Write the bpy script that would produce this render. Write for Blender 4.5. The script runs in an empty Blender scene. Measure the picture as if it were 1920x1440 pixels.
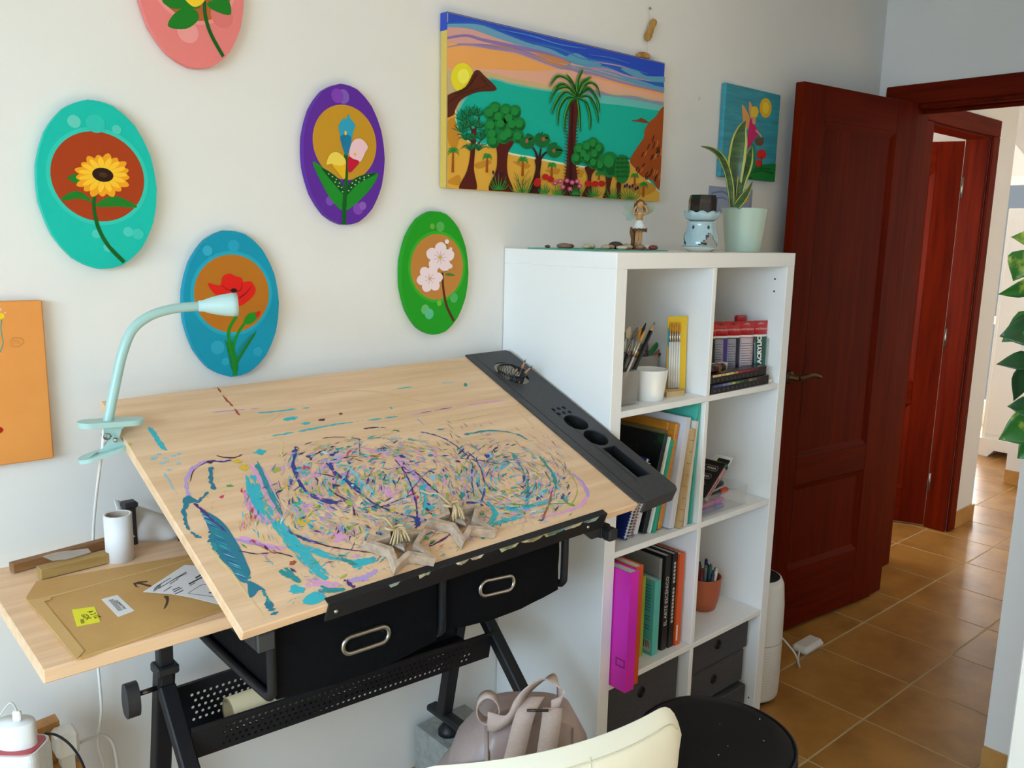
import bpy, bmesh, math, random
from mathutils import Vector, Matrix
from mathutils.geometry import tessellate_polygon

random.seed(7)
SC = bpy.context.scene
COL = SC.collection
# ------------------------------------------------------------------ camera
CAM = Vector((-1.4593, -1.6749, 1.4998))
YAW, PITCH, ROLL, FPX = 0.72933, -0.17526, 0.02152, 1581.65
_f = Vector((math.sin(YAW)*math.cos(PITCH), math.cos(YAW)*math.cos(PITCH), math.sin(PITCH)))
_r0 = Vector((math.cos(YAW), -math.sin(YAW), 0)); _u0 = _r0.cross(_f)
_r = math.cos(ROLL)*_r0 + math.sin(ROLL)*_u0; _u = -math.sin(ROLL)*_r0 + math.cos(ROLL)*_u0
cd = bpy.data.cameras.new('camera'); cd.sensor_width = 36.0; cd.lens = 36.0*FPX/1920; cd.clip_start = 0.02; cd.clip_end = 100
cam = bpy.data.objects.new('camera', cd); COL.objects.link(cam)
cam.matrix_world = Matrix(((_r.x, _u.x, -_f.x, CAM.x), (_r.y, _u.y, -_f.y, CAM.y), (_r.z, _u.z, -_f.z, CAM.z), (0, 0, 0, 1)))
SC.camera = cam
# ------------------------------------------------------------------ world, lights, exposure
w = bpy.data.worlds.new('sky'); SC.world = w; w.use_nodes = True
wn = w.node_tree.nodes; bg = wn['Background']
bg.inputs[0].default_value = (0.80, 0.90, 1.0, 1); bg.inputs[1].default_value = 0.4
def area(name, loc, rot, sx, sy, power, col):
    l = bpy.data.lights.new(name, 'AREA'); l.shape = 'RECTANGLE'; l.size = sx; l.size_y = sy; l.energy = power; l.color = col
    o = bpy.data.objects.new(name, l); COL.objects.link(o); o.location = loc; o.rotation_euler = rot
    return o
H = math.pi/2
# daylight of the window in the left wall (faces +X) and of the far room's window (faces -X)
area('window_daylight', (-3.40, -1.75, 1.62), (0, -H+0.95, 0), 1.30, 2.0, 134, (0.56, 0.79, 1.0))
area('rear_fill', (-0.2, -3.36, 1.25), (H, 0, 0), 1.7, 1.9, 1.0, (0.95, 0.97, 1.0))  # weak fill lamp added behind the camera for surfaces facing the rear
area('far_window_daylight', (6.12, 1.15, 1.1), (0, H, 0), 1.9, 1.3, 80, (0.97, 0.99, 1.0))
area('door_leaf_fill', (2.06, 1.1, 1.4), (0, -H, 0), 1.2, 1.2, 30, (1.0, 0.96, 0.9))  # unseen lamp added to brighten the second door leaf and its jamb
sun = bpy.data.lights.new('sun', 'SUN'); sun.energy = 26.0; sun.angle = 0.009; sun.color = (1.0, 0.93, 0.82)
so = bpy.data.objects.new('sun', sun); COL.objects.link(so); so.rotation_euler = Vector((0.15, -0.50, 0.85)).to_track_quat('Z', 'Y').to_euler()
area('hall_fill', (3.4, -2.55, 1.4), (H, 0, 0), 1.2, 1.4, 12, (0.72, 0.90, 1.0))  # bluish lamp added out of view to brighten the hall wall
SC.view_settings.view_transform = 'Standard'; SC.view_settings.look = 'None'
SC.view_settings.exposure = -0.08; SC.view_settings.gamma = 1.0; SC.view_settings.use_curve_mapping = False
SC.cycles.max_bounces = 8; SC.cycles.diffuse_bounces = 5; SC.cycles.use_denoising = True

# ------------------------------------------------------------------ surveying helpers: a photo point -> the place on a known plane
def ray(u, v):
    return _f + _r*((u-960)/FPX) - _u*((v-720)/FPX)
def onY(u, v, Y):
    d = ray(u, v); return CAM + d*((Y-CAM.y)/d.y)
def onX(u, v, X):
    d = ray(u, v); return CAM + d*((X-CAM.x)/d.x)
def onZ(u, v, Z):
    d = ray(u, v); return CAM + d*((Z-CAM.z)/d.z)
def atD(u, v, D):
    return CAM + ray(u, v)*D
def zc(pts, ox, oy, s):
    return [(ox+x/s, oy+y/s) for x, y in pts]
# drawing-table frame: origin rear left corner, a to the right, b towards the front, h out of the board
TO = Vector((-1.0171, -0.06, 1.1871)); TA = Vector((0.9998, 0.0151, 0.0120)); TB = -Vector((-0.0186, 0.9189, 0.3941)); TN = Vector((-0.0051, -0.3943, 0.9190))
TW, TD = 0.8613, 0.606
def T(a, b, h=0.0):
    return TO + TA*a + TB*b + TN*h
def onT(u, v, h=0.0):
    d = ray(u, v); t = ((TO+TN*h-CAM).dot(TN))/d.dot(TN); L = CAM+d*t-TO
    return L.dot(TA), L.dot(TB)

# ------------------------------------------------------------------ materials
def lin(h):
    if isinstance(h, str):
        h = h.lstrip('#'); h = [int(h[i:i+2], 16) for i in (0, 2, 4)]
    r = []
    for c in h:
        c = c/255.0; r.append(c/12.92 if c <= 0.04045 else ((c+0.055)/1.055)**2.4)
    return (r[0], r[1], r[2], 1)
MATS = {}
def mat(name, col, rough=0.5, metal=0.0, col2=None, nscale=8.0, stretch=(1, 1, 1), bump=0.0, bscale=None, coat=0.0, trans=0.0, alpha=1.0, emit=None, estr=0.0, spec=0.5, contrast=(0.35, 0.65), rnd=0.0, sheen=0.0, wave=None):
    if name in MATS: return MATS[name]
    m = bpy.data.materials.new(name); m.use_nodes = True; MATS[name] = m
    nt = m.node_tree; n = nt.nodes; L = nt.links; b = n['Principled BSDF']
    c = lin(col); b.inputs['Base Color'].default_value = c
    b.inputs['Roughness'].default_value = rough; b.inputs['Metallic'].default_value = metal
    b.inputs['Specular IOR Level'].default_value = spec
    if coat: b.inputs['Coat Weight'].default_value = coat; b.inputs['Coat Roughness'].default_value = 0.08
    if trans: b.inputs['Transmission Weight'].default_value = trans; b.inputs['IOR'].default_value = 1.25
    if alpha < 1: b.inputs['Alpha'].default_value = alpha
    if sheen: b.inputs['Sheen Weight'].default_value = sheen
    if emit: b.inputs['Emission Color'].default_value = lin(emit); b.inputs['Emission Strength'].default_value = estr
    if col2 or bump:
        tc = n.new('ShaderNodeTexCoord'); mp = n.new('ShaderNodeMapping'); mp.inputs['Scale'].default_value = stretch
        src = tc.outputs['Object']
        if rnd:
            oi = n.new('ShaderNodeObjectInfo'); vm = n.new('ShaderNodeVectorMath'); vm.operation = 'MULTIPLY_ADD'
            cb = n.new('ShaderNodeCombineXYZ')
            for i in range(3): L.new(oi.outputs['Random'], cb.inputs[i])
            vm.inputs[1].default_value = (rnd*7, rnd*13, rnd*5); L.new(cb.outputs[0], vm.inputs[0]); L.new(src, vm.inputs[2]); src = vm.outputs[0]
        L.new(src, mp.inputs[0])
        nz = n.new('ShaderNodeTexNoise'); nz.inputs['Scale'].default_value = nscale; nz.inputs['Detail'].default_value = 6; nz.inputs['Roughness'].default_value = 0.6
        L.new(mp.outputs[0], nz.inputs['Vector'])
        if col2:
            rp = n.new('ShaderNodeValToRGB'); rp.color_ramp.elements[0].position = contrast[0]; rp.color_ramp.elements[1].position = contrast[1]
            rp.color_ramp.elements[0].color = c; rp.color_ramp.elements[1].color = lin(col2)
            L.new(nz.outputs['Fac'], rp.inputs[0])
            if wave:
                wv = n.new('ShaderNodeTexWave'); wv.inputs['Scale'].default_value = wave[0]; wv.inputs['Distortion'].default_value = wave[1]; wv.inputs['Detail'].default_value = 3; wv.bands_direction = wave[2]
                L.new(mp.outputs[0], wv.inputs['Vector']); mx = n.new('ShaderNodeMath'); mx.operation = 'MULTIPLY_ADD'
                mx.inputs[1].default_value = wave[3]; L.new(wv.outputs['Fac'], mx.inputs[0]); L.new(nz.outputs['Fac'], mx.inputs[2]); L.new(mx.outputs[0], rp.inputs[0])
            L.new(rp.outputs[0], b.inputs['Base Color'])
        if bump:
            nb = nz
            if bscale:
                nb = n.new('ShaderNodeTexNoise'); nb.inputs['Scale'].default_value = bscale; nb.inputs['Detail'].default_value = 4; L.new(mp.outputs[0], nb.inputs['Vector'])
            bp = n.new('ShaderNodeBump'); bp.inputs['Strength'].default_value = bump; bp.inputs['Distance'].default_value = 0.01
            L.new(nb.outputs['Fac'], bp.inputs['Height']); L.new(bp.outputs[0], b.inputs['Normal'])
    return m
def flat(col, rough=0.6, **k):
    key = 'colour_%s_%d' % (col if isinstance(col, str) else '%02x%02x%02x' % tuple(col), int(rough*100))
    return mat(key, col, rough, **k)

# ------------------------------------------------------------------ mesh helpers
def V(*a): return Vector(a)
def smooth(pts, n=6, closed=True):
    P = [Vector(p) if len(p) == 3 else Vector((p[0], p[1], 0)) for p in pts]; out = []; N = len(P)
    for i in range(N if closed else N-1):
        if closed: a, b, c, d = P[i-1], P[i], P[(i+1) % N], P[(i+2) % N]
        else: a, b, c, d = P[max(i-1, 0)], P[i], P[i+1], P[min(i+2, N-1)]
        for k in range(n):
            t = k/n
            out.append(0.5*((2*b)+(c-a)*t+(2*a-5*b+4*c-d)*t*t+(3*b-a-3*c+d)*t*t*t))
    if not closed: out.append(P[-1])
    return [tuple(q) if len(pts[0]) == 3 else (q.x, q.y) for q in out]
class MB:
    def __init__(s): s.v = []; s.f = []; s.m = []; s.s = []
    def add(s, vs, fs, mi=0, sm=False):
        o = len(s.v); s.v += [Vector(q) for q in vs]
        for q in fs: s.f.append([o+i for i in q]); s.m.append(mi); s.s.append(sm)
        return s
    def box(s, lo, hi, mi=0, M=None, ch=0.0):
        x0, y0, z0 = lo; x1, y1, z1 = hi
        if ch <= 0:
            vs = [(x, y, z) for x in (x0, x1) for y in (y0, y1) for z in (z0, z1)]
            fs = [(0, 1, 3, 2), (4, 6, 7, 5), (0, 4, 5, 1), (2, 3, 7, 6), (0, 2, 6, 4), (1, 5, 7, 3)]
        else:
            c = min(ch, (x1-x0)*.49, (y1-y0)*.49, (z1-z0)*.49); vs = []; ids = {}
            X = (x0, x1); Y = (y0, y1); Z = (z0, z1); sg = (1, -1)
            for i in (0, 1):
                for j in (0, 1):
                    for k in (0, 1):
                        dx, dy, dz = sg[i]*c, sg[j]*c, sg[k]*c
                        ids[i, j, k, 0] = len(vs); vs.append((X[i], Y[j]+dy, Z[k]+dz))
                        ids[i, j, k, 1] = len(vs); vs.append((X[i]+dx, Y[j], Z[k]+dz))
                        ids[i, j, k, 2] = len(vs); vs.append((X[i]+dx, Y[j]+dy, Z[k]))
            g = lambda i, j, k, a: ids[i, j, k, a]
            fs = []
            q4 = ((0, 0), (1, 0), (1, 1), (0, 1))
            for t in (0, 1):
                a = [g(t, j, k, 0) for j, k in q4]; fs.append(a if t else a[::-1])
                a = [g(i, t, k, 1) for i, k in q4]; fs.append(a[::-1] if t else a)
                a = [g(i, j, t, 2) for i, j in q4]; fs.append(a if t else a[::-1])
            for j in (0, 1):
                for k in (0, 1):
                    a = [g(0, j, k, 1), g(1, j, k, 1), g(1, j, k, 2), g(0, j, k, 2)]; fs.append(a if j == k else a[::-1])
                    a = [g(j, 0, k, 0), g(j, 1, k, 0), g(j, 1, k, 2), g(j, 0, k, 2)]; fs.append(a[::-1] if j == k else a)
                    a = [g(j, k, 0, 0), g(j, k, 1, 0), g(j, k, 1, 1), g(j, k, 0, 1)]; fs.append(a if j == k else a[::-1])
            for i in (0, 1):
                for j in (0, 1):
                    for k in (0, 1):
                        a = [g(i, j, k, 0), g(i, j, k, 1), g(i, j, k, 2)]; fs.append(a if (i+j+k) % 2 else a[::-1])
        if M is not None: vs = [M(*q) if callable(M) else M @ Vector(q) for q in vs]
        return s.add(vs, fs, mi)
    def prism(s, poly, vec, mi=0, holes=(), side=None, sm=False):
        vec = Vector(vec); loops = [[Vector(q) for q in poly]]+[[Vector(q) for q in h] for h in holes]
        flat_ = [q for l in loops for q in l]; tri = tessellate_polygon(loops); n = len(flat_)
        nrm = Vector((0, 0, 0))
        for i, q in enumerate(loops[0]): nrm += q.cross(loops[0][(i+1) % len(loops[0])])
        up = 1 if nrm.dot(vec) > 0 else -1
        fs = []
        for t in tri:
            a, b, c = t; cr = (flat_[b]-flat_[a]).cross(flat_[c]-flat_[a])
            t = (a, b, c) if cr.dot(vec) > 0 else (a, c, b)
            fs.append(tuple(i+n for i in t)); fs.append(t[::-1])
        s.add(flat_+[q+vec for q in flat_], fs, mi)
        o = 0; base = len(s.v)-2*n
        for li, l in enumerate(loops):
            k = len(l)
            nr = Vector((0, 0, 0))
            for i, q in enumerate(l): nr += (q-l[0]).cross(l[(i+1) % k]-l[0])
            ccw = nr.dot(vec) > 0
            if li: ccw = not ccw
            for i in range(k):
                a, b = base+o+i, base+o+(i+1) % k
                s.f.append([a, b, b+n, a+n] if ccw else [b, a, a+n, b+n]); s.m.append(mi if side is None else side); s.s.append(sm)
            o += k
        return s
    def poly(s, pts, mi=0):
        P = [Vector(q) for q in pts]; tri = tessellate_polygon([P]); return s.add(P, [tuple(t) for t in tri], mi)
    def lathe(s, prof, c=(0, 0, 0), seg=24, mi=0, M=None, sm=True, sx=1, sy=1):
        vs = []; fs = []; n = len(prof); c = Vector(c)
        for r, z in prof:
            for k in range(seg):
                t = 2*math.pi*k/seg; q = Vector((r*math.cos(t)*sx, r*math.sin(t)*sy, z))
                vs.append((M @ q if M is not None else q)+c)
        for i in range(n-1):
            for k in range(seg):
                k2 = (k+1) % seg; fs.append((i*seg+k, i*seg+k2, (i+1)*seg+k2, (i+1)*seg+k))
        return s.add(vs, fs, mi, sm)
    def disc(s, c, r, axis=(0, 0, 1), seg=24, mi=0):
        M = align(axis); return s.add([Vector(c)+M @ Vector((r*math.cos(2*math.pi*k/seg), r*math.sin(2*math.pi*k/seg), 0)) for k in range(seg)], [tuple(range(seg))], mi)
    def tube(s, path, r, seg=10, mi=0, caps=True, closed=False, flat_=1.0, up=None):
        P = [Vector(q) for q in path]; n = len(P); vs = []; fs = []; R = r if isinstance(r, (list, tuple)) else [r]*n
        prev = None
        for i in range(n):
            if closed: t = P[(i+1) % n]-P[i-1]
            else: t = P[min(i+1, n-1)]-P[max(i-1, 0)]
            t = t.normalized() if t.length > 1e-9 else V(0, 0, 1)
            if prev is None:
                a = Vector(up) if up else (V(0, 0, 1) if abs(t.z) < 0.9 else V(1, 0, 0))
                x = (a-t*a.dot(t)).normalized()
            else: x = (prev-t*prev.dot(t)).normalized()
            prev = x; y = t.cross(x)
            for k in range(seg):
                th = 2*math.pi*k/seg; vs.append(P[i]+x*(R[i]*math.cos(th)*flat_)+y*(R[i]*math.sin(th)))
        for i in range(n if closed else n-1):
            j = (i+1) % n
            for k in range(seg):
                k2 = (k+1) % seg; fs.append((i*seg+k, i*seg+k2, j*seg+k2, j*seg+k))
        s.add(vs, fs, mi, True)
        if caps and not closed:
            o = len(s.v)-n*seg; s.f += [[o+k for k in range(seg)][::-1], [o+(n-1)*seg+k for k in range(seg)]]; s.m += [mi, mi]; s.s += [False, False]
        return s
    def bar(s, p, q, w, h, up=(0, 0, 1), mi=0, ch=0.0):
        p = Vector(p); q = Vector(q); t = q-p; L = t.length; t.normalize(); a = Vector(up); x = a.cross(t)
        if x.length < 1e-6: x = V(1, 0, 0)
        x.normalize(); y = t.cross(x)
        M = Matrix(((x.x, y.x, t.x, p.x), (x.y, y.y, t.y, p.y), (x.z, y.z, t.z, p.z), (0, 0, 0, 1)))
        return s.box((-w/2, -h/2, 0), (w/2, h/2, L), mi, M, ch)
    def grid(s, P, mi=0, sm=True, thick=None, nrm=None):
        nu = len(P); nv = len(P[0]); vs = [Vector(q) for row in P for q in row]
        fs = [(i*nv+j, (i+1)*nv+j, (i+1)*nv+j+1, i*nv+j+1) for i in range(nu-1) for j in range(nv-1)]
        s.add(vs, fs, mi, sm)
        if thick:
            # back side offset by vertex normals
            N = []
            for i in range(nu):
                for j in range(nv):
                    a = Vector(P[min(i+1, nu-1)][j])-Vector(P[max(i-1, 0)][j]); b = Vector(P[i][min(j+1, nv-1)])-Vector(P[i][max(j-1, 0)])
                    q = a.cross(b); N.append(q.normalized() if q.length > 1e-12 else V(0, 0, 1))
            bs = [v-n*thick for v, n in zip(vs, N)]
            o = len(s.v)-len(vs); ob = len(s.v)
            s.add(bs, [f[::-1] for f in fs], mi, sm)
            ed = [i*nv for i in range(nu)]+[(nu-1)*nv+j for j in range(1, nv)]+[i*nv+nv-1 for i in range(nu-2, -1, -1)]+[j for j in range(nv-2, 0, -1)]
            for i in range(len(ed)):
                a, b = ed[i], ed[(i+1) % len(ed)]; s.f.append([o+b, o+a, ob+a, ob+b]); s.m.append(mi); s.s.append(False)
        return s
    def sphere(s, c, r, seg=16, rings=10, mi=0, sc=(1, 1, 1), M=None):
        c = Vector(c); prof = [(max(1e-5, math.sin(math.pi*i/rings))*r, -math.cos(math.pi*i/rings)*r) for i in range(rings+1)]
        Ms = Matrix.Diagonal(Vector((sc[0], sc[1], sc[2])))
        return s.lathe(prof, c, seg, mi, (M @ Ms) if M is not None else Ms)
def align(axis):
    z = Vector(axis).normalized(); a = V(0, 0, 1) if abs(z.z) < 0.9 else V(1, 0, 0); x = a.cross(z).normalized(); y = z.cross(x)
    return Matrix(((x.x, y.x, z.x), (x.y, y.y, z.y), (x.z, y.z, z.z)))
def frame(o, x, y, z=None):
    x = Vector(x).normalized(); y = Vector(y); y = (y-x*y.dot(x)).normalized(); z = x.cross(y); o = Vector(o)
    return Matrix(((x.x, y.x, z.x, o.x), (x.y, y.y, z.y, o.y), (x.z, y.z, z.z, o.z), (0, 0, 0, 1)))
def origin(o):
    q = Vector((0, 0, 0))
    while o: q += o.location; o = o.parent
    return q
def mesh(name, mb, mats, off):
    me = bpy.data.meshes.new(name); me.from_pydata([tuple(v-off) for v in mb.v], [], mb.f)
    for m in (mats if isinstance(mats, (list, tuple)) else [mats]): me.materials.append(m)
    me.polygons.foreach_set('material_index', mb.m); me.polygons.foreach_set('use_smooth', mb.s); me.update()
    return me
def part(name, mb, mats, parent, label=None, kind=None):
    o = bpy.data.objects.new(name, mesh(name, mb, mats, origin(parent))); COL.objects.link(o); o.parent = parent
    if label: o['label'] = label
    if kind: o['kind'] = kind
    return o
def tag(o, label, cat, group=None, kind=None):
    if label: o['label'] = label
    if cat: o['category'] = cat
    if group: o['group'] = group
    if kind: o['kind'] = kind
    return o
def thing(name, label, cat, loc=(0, 0, 0), group=None, kind=None):
    o = bpy.data.objects.new(name, None); COL.objects.link(o); o.location = loc; o.empty_display_size = 0.05
    return tag(o, label, cat, group, kind)
def single(name, mb, mats, label=None, cat=None, group=None, kind=None):
    lo = Vector((min(v[i] for v in mb.v) for i in range(3))); hi = Vector((max(v[i] for v in mb.v) for i in range(3)))
    c = Vector(((lo.x+hi.x)/2, (lo.y+hi.y)/2, lo.z))
    o = bpy.data.objects.new(name, mesh(name, mb, mats, c)); COL.objects.link(o); o.location = c
    return tag(o, label, cat, group, kind)
def struct(name, mb, mats, label=None):
    o = bpy.data.objects.new(name, mesh(name, mb, mats, Vector((0, 0, 0)))); COL.objects.link(o); o['kind'] = 'structure'
    if label: o['label'] = label
    return o
def text(name, s, size, M, m, parent, depth=0.0004, align_='CENTER', shear=0, bold=0.0):
    c = bpy.data.curves.new(name, 'FONT'); c.body = s; c.size = size; c.align_x = align_; c.align_y = 'CENTER'; c.extrude = depth/2; c.offset = bold; c.resolution_u = 2
    t = bpy.data.objects.new(name, c); COL.objects.link(t)
    me = bpy.data.meshes.new_from_object(t.evaluated_get(bpy.context.evaluated_depsgraph_get())); bpy.data.objects.remove(t)
    off = origin(parent); me.transform(Matrix.Translation(-off) @ M); me.materials.clear(); me.materials.append(m)
    o = bpy.data.objects.new(name, me); COL.objects.link(o); o.parent = parent
    return o
# ================================================================== SETTING
M_WALL = mat('painted_plaster', '#e5e2dd', 0.85, col2='#e8e5e1', nscale=3, bump=0.03, bscale=60)
M_CEIL = mat('ceiling_plaster', '#ece9e4', 0.9)
M_TILE = mat('floor_tile_glaze', '#b88543', 0.30, col2='#8e5f2a', nscale=5.5, bump=0.05, rnd=1.0, contrast=(0.38, 0.78))
M_GROUT = mat('grout', '#c2ab7e', 0.9)
M_SKIRT = mat('skirting_tile', '#c3924f', 0.4, col2='#b07f40', nscale=9)
M_WOOD = mat('mahogany', '#6f1b02', 0.5, spec=.06, col2='#4c0d01', nscale=4, stretch=(9, 9, 0.6), contrast=(0.3, 0.75))
M_WOODH = mat('mahogany_cross_grain', '#6f1b02', 0.5, spec=.06, col2='#4c0d01', nscale=4, stretch=(0.6, 0.6, 9), contrast=(0.3, 0.75))
M_BRONZE = mat('aged_bronze', '#5a4634', 0.35, metal=0.9)
M_WHITE = mat('white_laminate', '#f3f2f1', 0.42)
CH = 2.62
# floor: grout bed with single tiles laid on it
fl = struct('floor', MB().box((-3.6, -3.5, -0.06), (6.4, 3.0, -0.0012)), M_GROUT, 'beige tiled floor with pale joints')
PIT = 0.3365; TOX, TOY, TROT = 1.381, -0.263, -0.0125
tm = mesh('tile', MB().box((0.0030, 0.0030, -0.006), (PIT-0.0030, PIT-0.0030, 0.0), 0, None, 0.0010), M_TILE, Vector((0, 0, 0)))
def put_tile(i, j):
    c, s = math.cos(TROT), math.sin(TROT); x = TOX+(i*PIT)*c-(j*PIT)*s; y = TOY+(i*PIT)*s+(j*PIT)*c
    o = bpy.data.objects.new('tile', tm); COL.objects.link(o); o.parent = fl; o.location = (x, y, 0); o.rotation_euler = (0, 0, TROT)
for i in range(-9, 13):
    for j in range(-5, 4):
        x = TOX+(i+.5)*PIT; y = TOY+(j+.5)*PIT
        if y > 0.05 and x < 2.2: continue
        if x < -0.4 and y < -1.3: continue
        if y < -1.15 and x > 1.2 and x < 1.9: continue
        put_tile(i, j)
struct('ceiling', MB().box((-3.6, -3.5, CH), (6.4, 3.0, CH+0.1)), M_CEIL)
struct('wall_back', MB().box((-3.6, 0, 0), (2.08, 0.12, CH)), M_WALL, 'cream plaster wall hung with paintings')
# right wall with the doorway
DY0, DY1, DH = -0.135, -0.885, 2.045
mb = MB().box((1.98, DY0, 0), (2.08, 0.0, CH)).box((1.98, DY1, DH), (2.08, DY0, CH)).box((1.98, -0.945, 0), (2.08, DY1, CH))
struct('wall_right', mb, M_WALL)
struct('wall_niche', MB().box((1.04, -3.5, 0), (1.14, -0.945, CH)).box((1.14, -1.045, 0), (2.08, -0.945, CH)), M_WALL, 'white wall corner at the right edge')
# left wall with a window opening, rear wall with an unseen opening added to let light in
struct('wall_left', MB().box((-3.6, -0.75, 0), (-3.5, 0.12, CH)).box((-3.6, -3.5, 0), (-3.5, -2.75, CH)).box((-3.6, -2.75, 0), (-3.5, -0.75, 0.7)).box((-3.6, -2.75, 2.2), (-3.5, -0.75, CH)), M_WALL)
struct('wall_front', MB().box((-3.6, -3.5, 0), (-1.1, -3.4, CH)).box((0.7, -3.5, 0), (1.14, -3.4, CH)).box((-1.1, -3.5, 2.25), (0.7, -3.4, CH)), M_WALL)
mb = MB()
for a, b in (((-3.60, -2.75, 0.70), (-3.54, -2.68, 2.2)), ((-3.60, -0.82, 0.70), (-3.54, -0.75, 2.2)), ((-3.60, -2.68, 0.70), (-3.54, -0.82, 0.77)), ((-3.60, -2.68, 2.13), (-3.54, -0.82, 2.2)), ((-3.60, -1.78, 0.77), (-3.54, -1.72, 2.13))):
    mb.box(a, b)
struct('window_1', mb, M_WHITE)
# hall: wall that continues beyond the doorway, with a second door in it
HY = -0.03
D2A, D2B, D2H = 2.415, 3.115, 2.03
mb = MB().box((2.08, HY, 0), (D2A, HY+0.11, CH)).box((D2B, HY, 0), (3.445, HY+0.11, CH)).box((D2A, HY, D2H), (D2B, HY+0.11, CH))
struct('wall_hall', mb, M_WALL)
struct('wall_hall_far_side', MB().box((2.08, -3.4, 0), (2.18, -1.045, CH)).box((2.08, -3.5, 0), (2.75, -3.4, CH)).box((4.05, -3.5, 0), (6.4, -3.4, CH)).box((4.6, -3.4, 0), (4.7, -1.1, CH)), M_WALL)
# room behind the second door, far room
struct('wall_bedroom', MB().box((1.9, 2.0, 0), (3.5, 2.1, CH)).box((1.9, 0.12, 0), (2.0, 0.5, CH)).box((1.9, 1.7, 0), (2.0, 2.0, CH)).box((1.9, 0.5, 0), (2.0, 1.7, 0.8)).box((1.9, 0.5, 2.0), (2.0, 1.7, CH)).box((3.345, 0.08, 0), (3.445, 2.0, CH)), M_WALL)  # side window opening added for the lamp on the second door
# far room: pillar with arch, end wall with window
mb = MB()
arch = [(-0.05, 1.55)]+[(-0.05+1.5*(1-math.cos(math.pi*k/24))/2, 1.55+0.62*math.sin(math.pi*k/24)) for k in range(1, 24)]+[(1.45, 1.55)]
ox = 4.39
mb.box((ox, -0.35, 0), (ox+0.12, 0.115, CH))
struct('wall_pillar', mb, M_WALL)
mb = MB()
pts = [(0.115, CH), (0.115, 1.72)]+[(0.115+1.55*(1-math.cos(math.pi*k/24))/2, 1.72+0.62*math.sin(math.pi*k/24)) for k in range(1, 24)]+[(1.665, 1.72), (1.665, 0), (2.6, 0), (2.6, CH)]
mb.prism([(ox, y, z) for y, z in pts], (0.12, 0, 0))
struct('wall_arch', mb, M_WALL)
WA, WB, WZ = 0.55, 1.9, 2.05
struct('wall_far', MB().box((6.2, -3.5, 0), (6.3, WA, CH)).box((6.2, WB, 0), (6.3, 3.0, CH)).box((6.2, WA, WZ), (6.3, WB, CH)).box((6.2, WA, 0), (6.3, WB, 0.1)), M_WALL)
struct('wall_far_side', MB().box((3.445, 2.5, 0), (6.3, 2.6, CH)), M_WALL)
mb = MB()
for a, b in (((6.2, WA, 0.1), (6.26, WA+0.07, WZ)), ((6.2, WB-0.07, 0.1), (6.26, WB, WZ)), ((6.2, 1.19, 0.1), (6.26, 1.26, WZ)), ((6.2, WA, WZ-0.07), (6.26, WB, WZ)), ((6.2, WA, 0.1), (6.26, WB, 0.2)), ((6.2, WA, 0.85), (6.26, WB, 0.91))):
    mb.box(a, b)
struct('window_2', mb, M_WHITE, 'white glazed balcony door glaring with daylight in the far room')
# skirtings, tile by tile
def skirt(name, p, q, n, hgt=0.088, t=0.012):
    p = Vector(p); q = Vector(q); d = (q-p); L = d.length; d.normalize(); nr = Vector(n)
    root = struct(name, MB().prism([p, q, q+nr*(t-0.003), p+nr*(t-0.003)], (0, 0, hgt-0.002)), M_GROUT)
    k = max(1, round(L/PIT)); s = L/k
    for i in range(k):
        a = p+d*(i*s+0.0015); b = p+d*((i+1)*s-0.0015)
        part('skirting_tile', MB().prism([a, b, b+nr*t, a+nr*t], (0, 0, hgt)), M_SKIRT, root)
skirt('baseboard_back', (-1.3, 0, 0), (1.0, 0, 0), (0, -1, 0), 0.10)
skirt('baseboard_right', (1.04, -0.945, 0), (1.04, -1.7, 0), (-1, 0, 0), 0.085)
skirt('baseboard_hall', (2.09, HY, 0), (2.335, HY, 0), (0, -1, 0))
skirt('baseboard_hall_end', (3.195, HY, 0), (3.445, HY, 0), (0, -1, 0))
skirt('baseboard_hall_return', (3.445, HY-0.012, 0), (3.445, 0.5, 0), (1, 0, 0))
skirt('baseboard_pillar', (ox, 0.115, 0), (ox, -0.35, 0), (-1, 0, 0))
# door casings
def casing(name, boxes, m, label):
    root = thing(name, label, None, boxes[0][1], kind='structure')
    for nm, a, b in boxes: part(nm, MB().box(a, b, 0, None, 0.004), m if nm != 'head_casing' else (M_WOODH if m == M_WOOD else m), root)
    return root
casing('trim_1', [('side_casing', (1.962, -0.12, 0), (1.98, -0.035, 2.03)), ('head_casing', (1.962, -0.944, 2.03), (1.98, -0.035, 2.106)),
                  ('jamb', (1.975, DY0-0.025, 0), (2.085, DY0, DH)), ('head_jamb', (1.975, DY1, DH-0.03), (2.085, DY0-0.025, DH)),
                  ('door_stop', (2.03, DY1, DH-0.045), (2.05, DY0-0.025, DH-0.03))], M_WOOD, 'red-brown wooden casing around the room doorway')
casing('trim_2', [('side_casing', (2.34, HY-0.016, 0), (2.42, HY, 2.02)), ('side_casing', (3.11, HY-0.016, 0), (3.19, HY, 2.02)), ('head_casing', (2.34, HY-0.016, 2.02), (3.19, HY, 2.10)),
                  ('jamb', (D2A, HY, 0), (D2A+0.02, HY+0.11, D2H)), ('jamb', (D2B-0.02, HY, 0), (D2B, HY+0.11, D2H)), ('head_jamb', (D2A+0.02, HY, D2H-0.02), (D2B-0.02, HY+0.11, D2H))], M_WOOD, 'brown wooden casing around the doorway across the hall')
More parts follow.
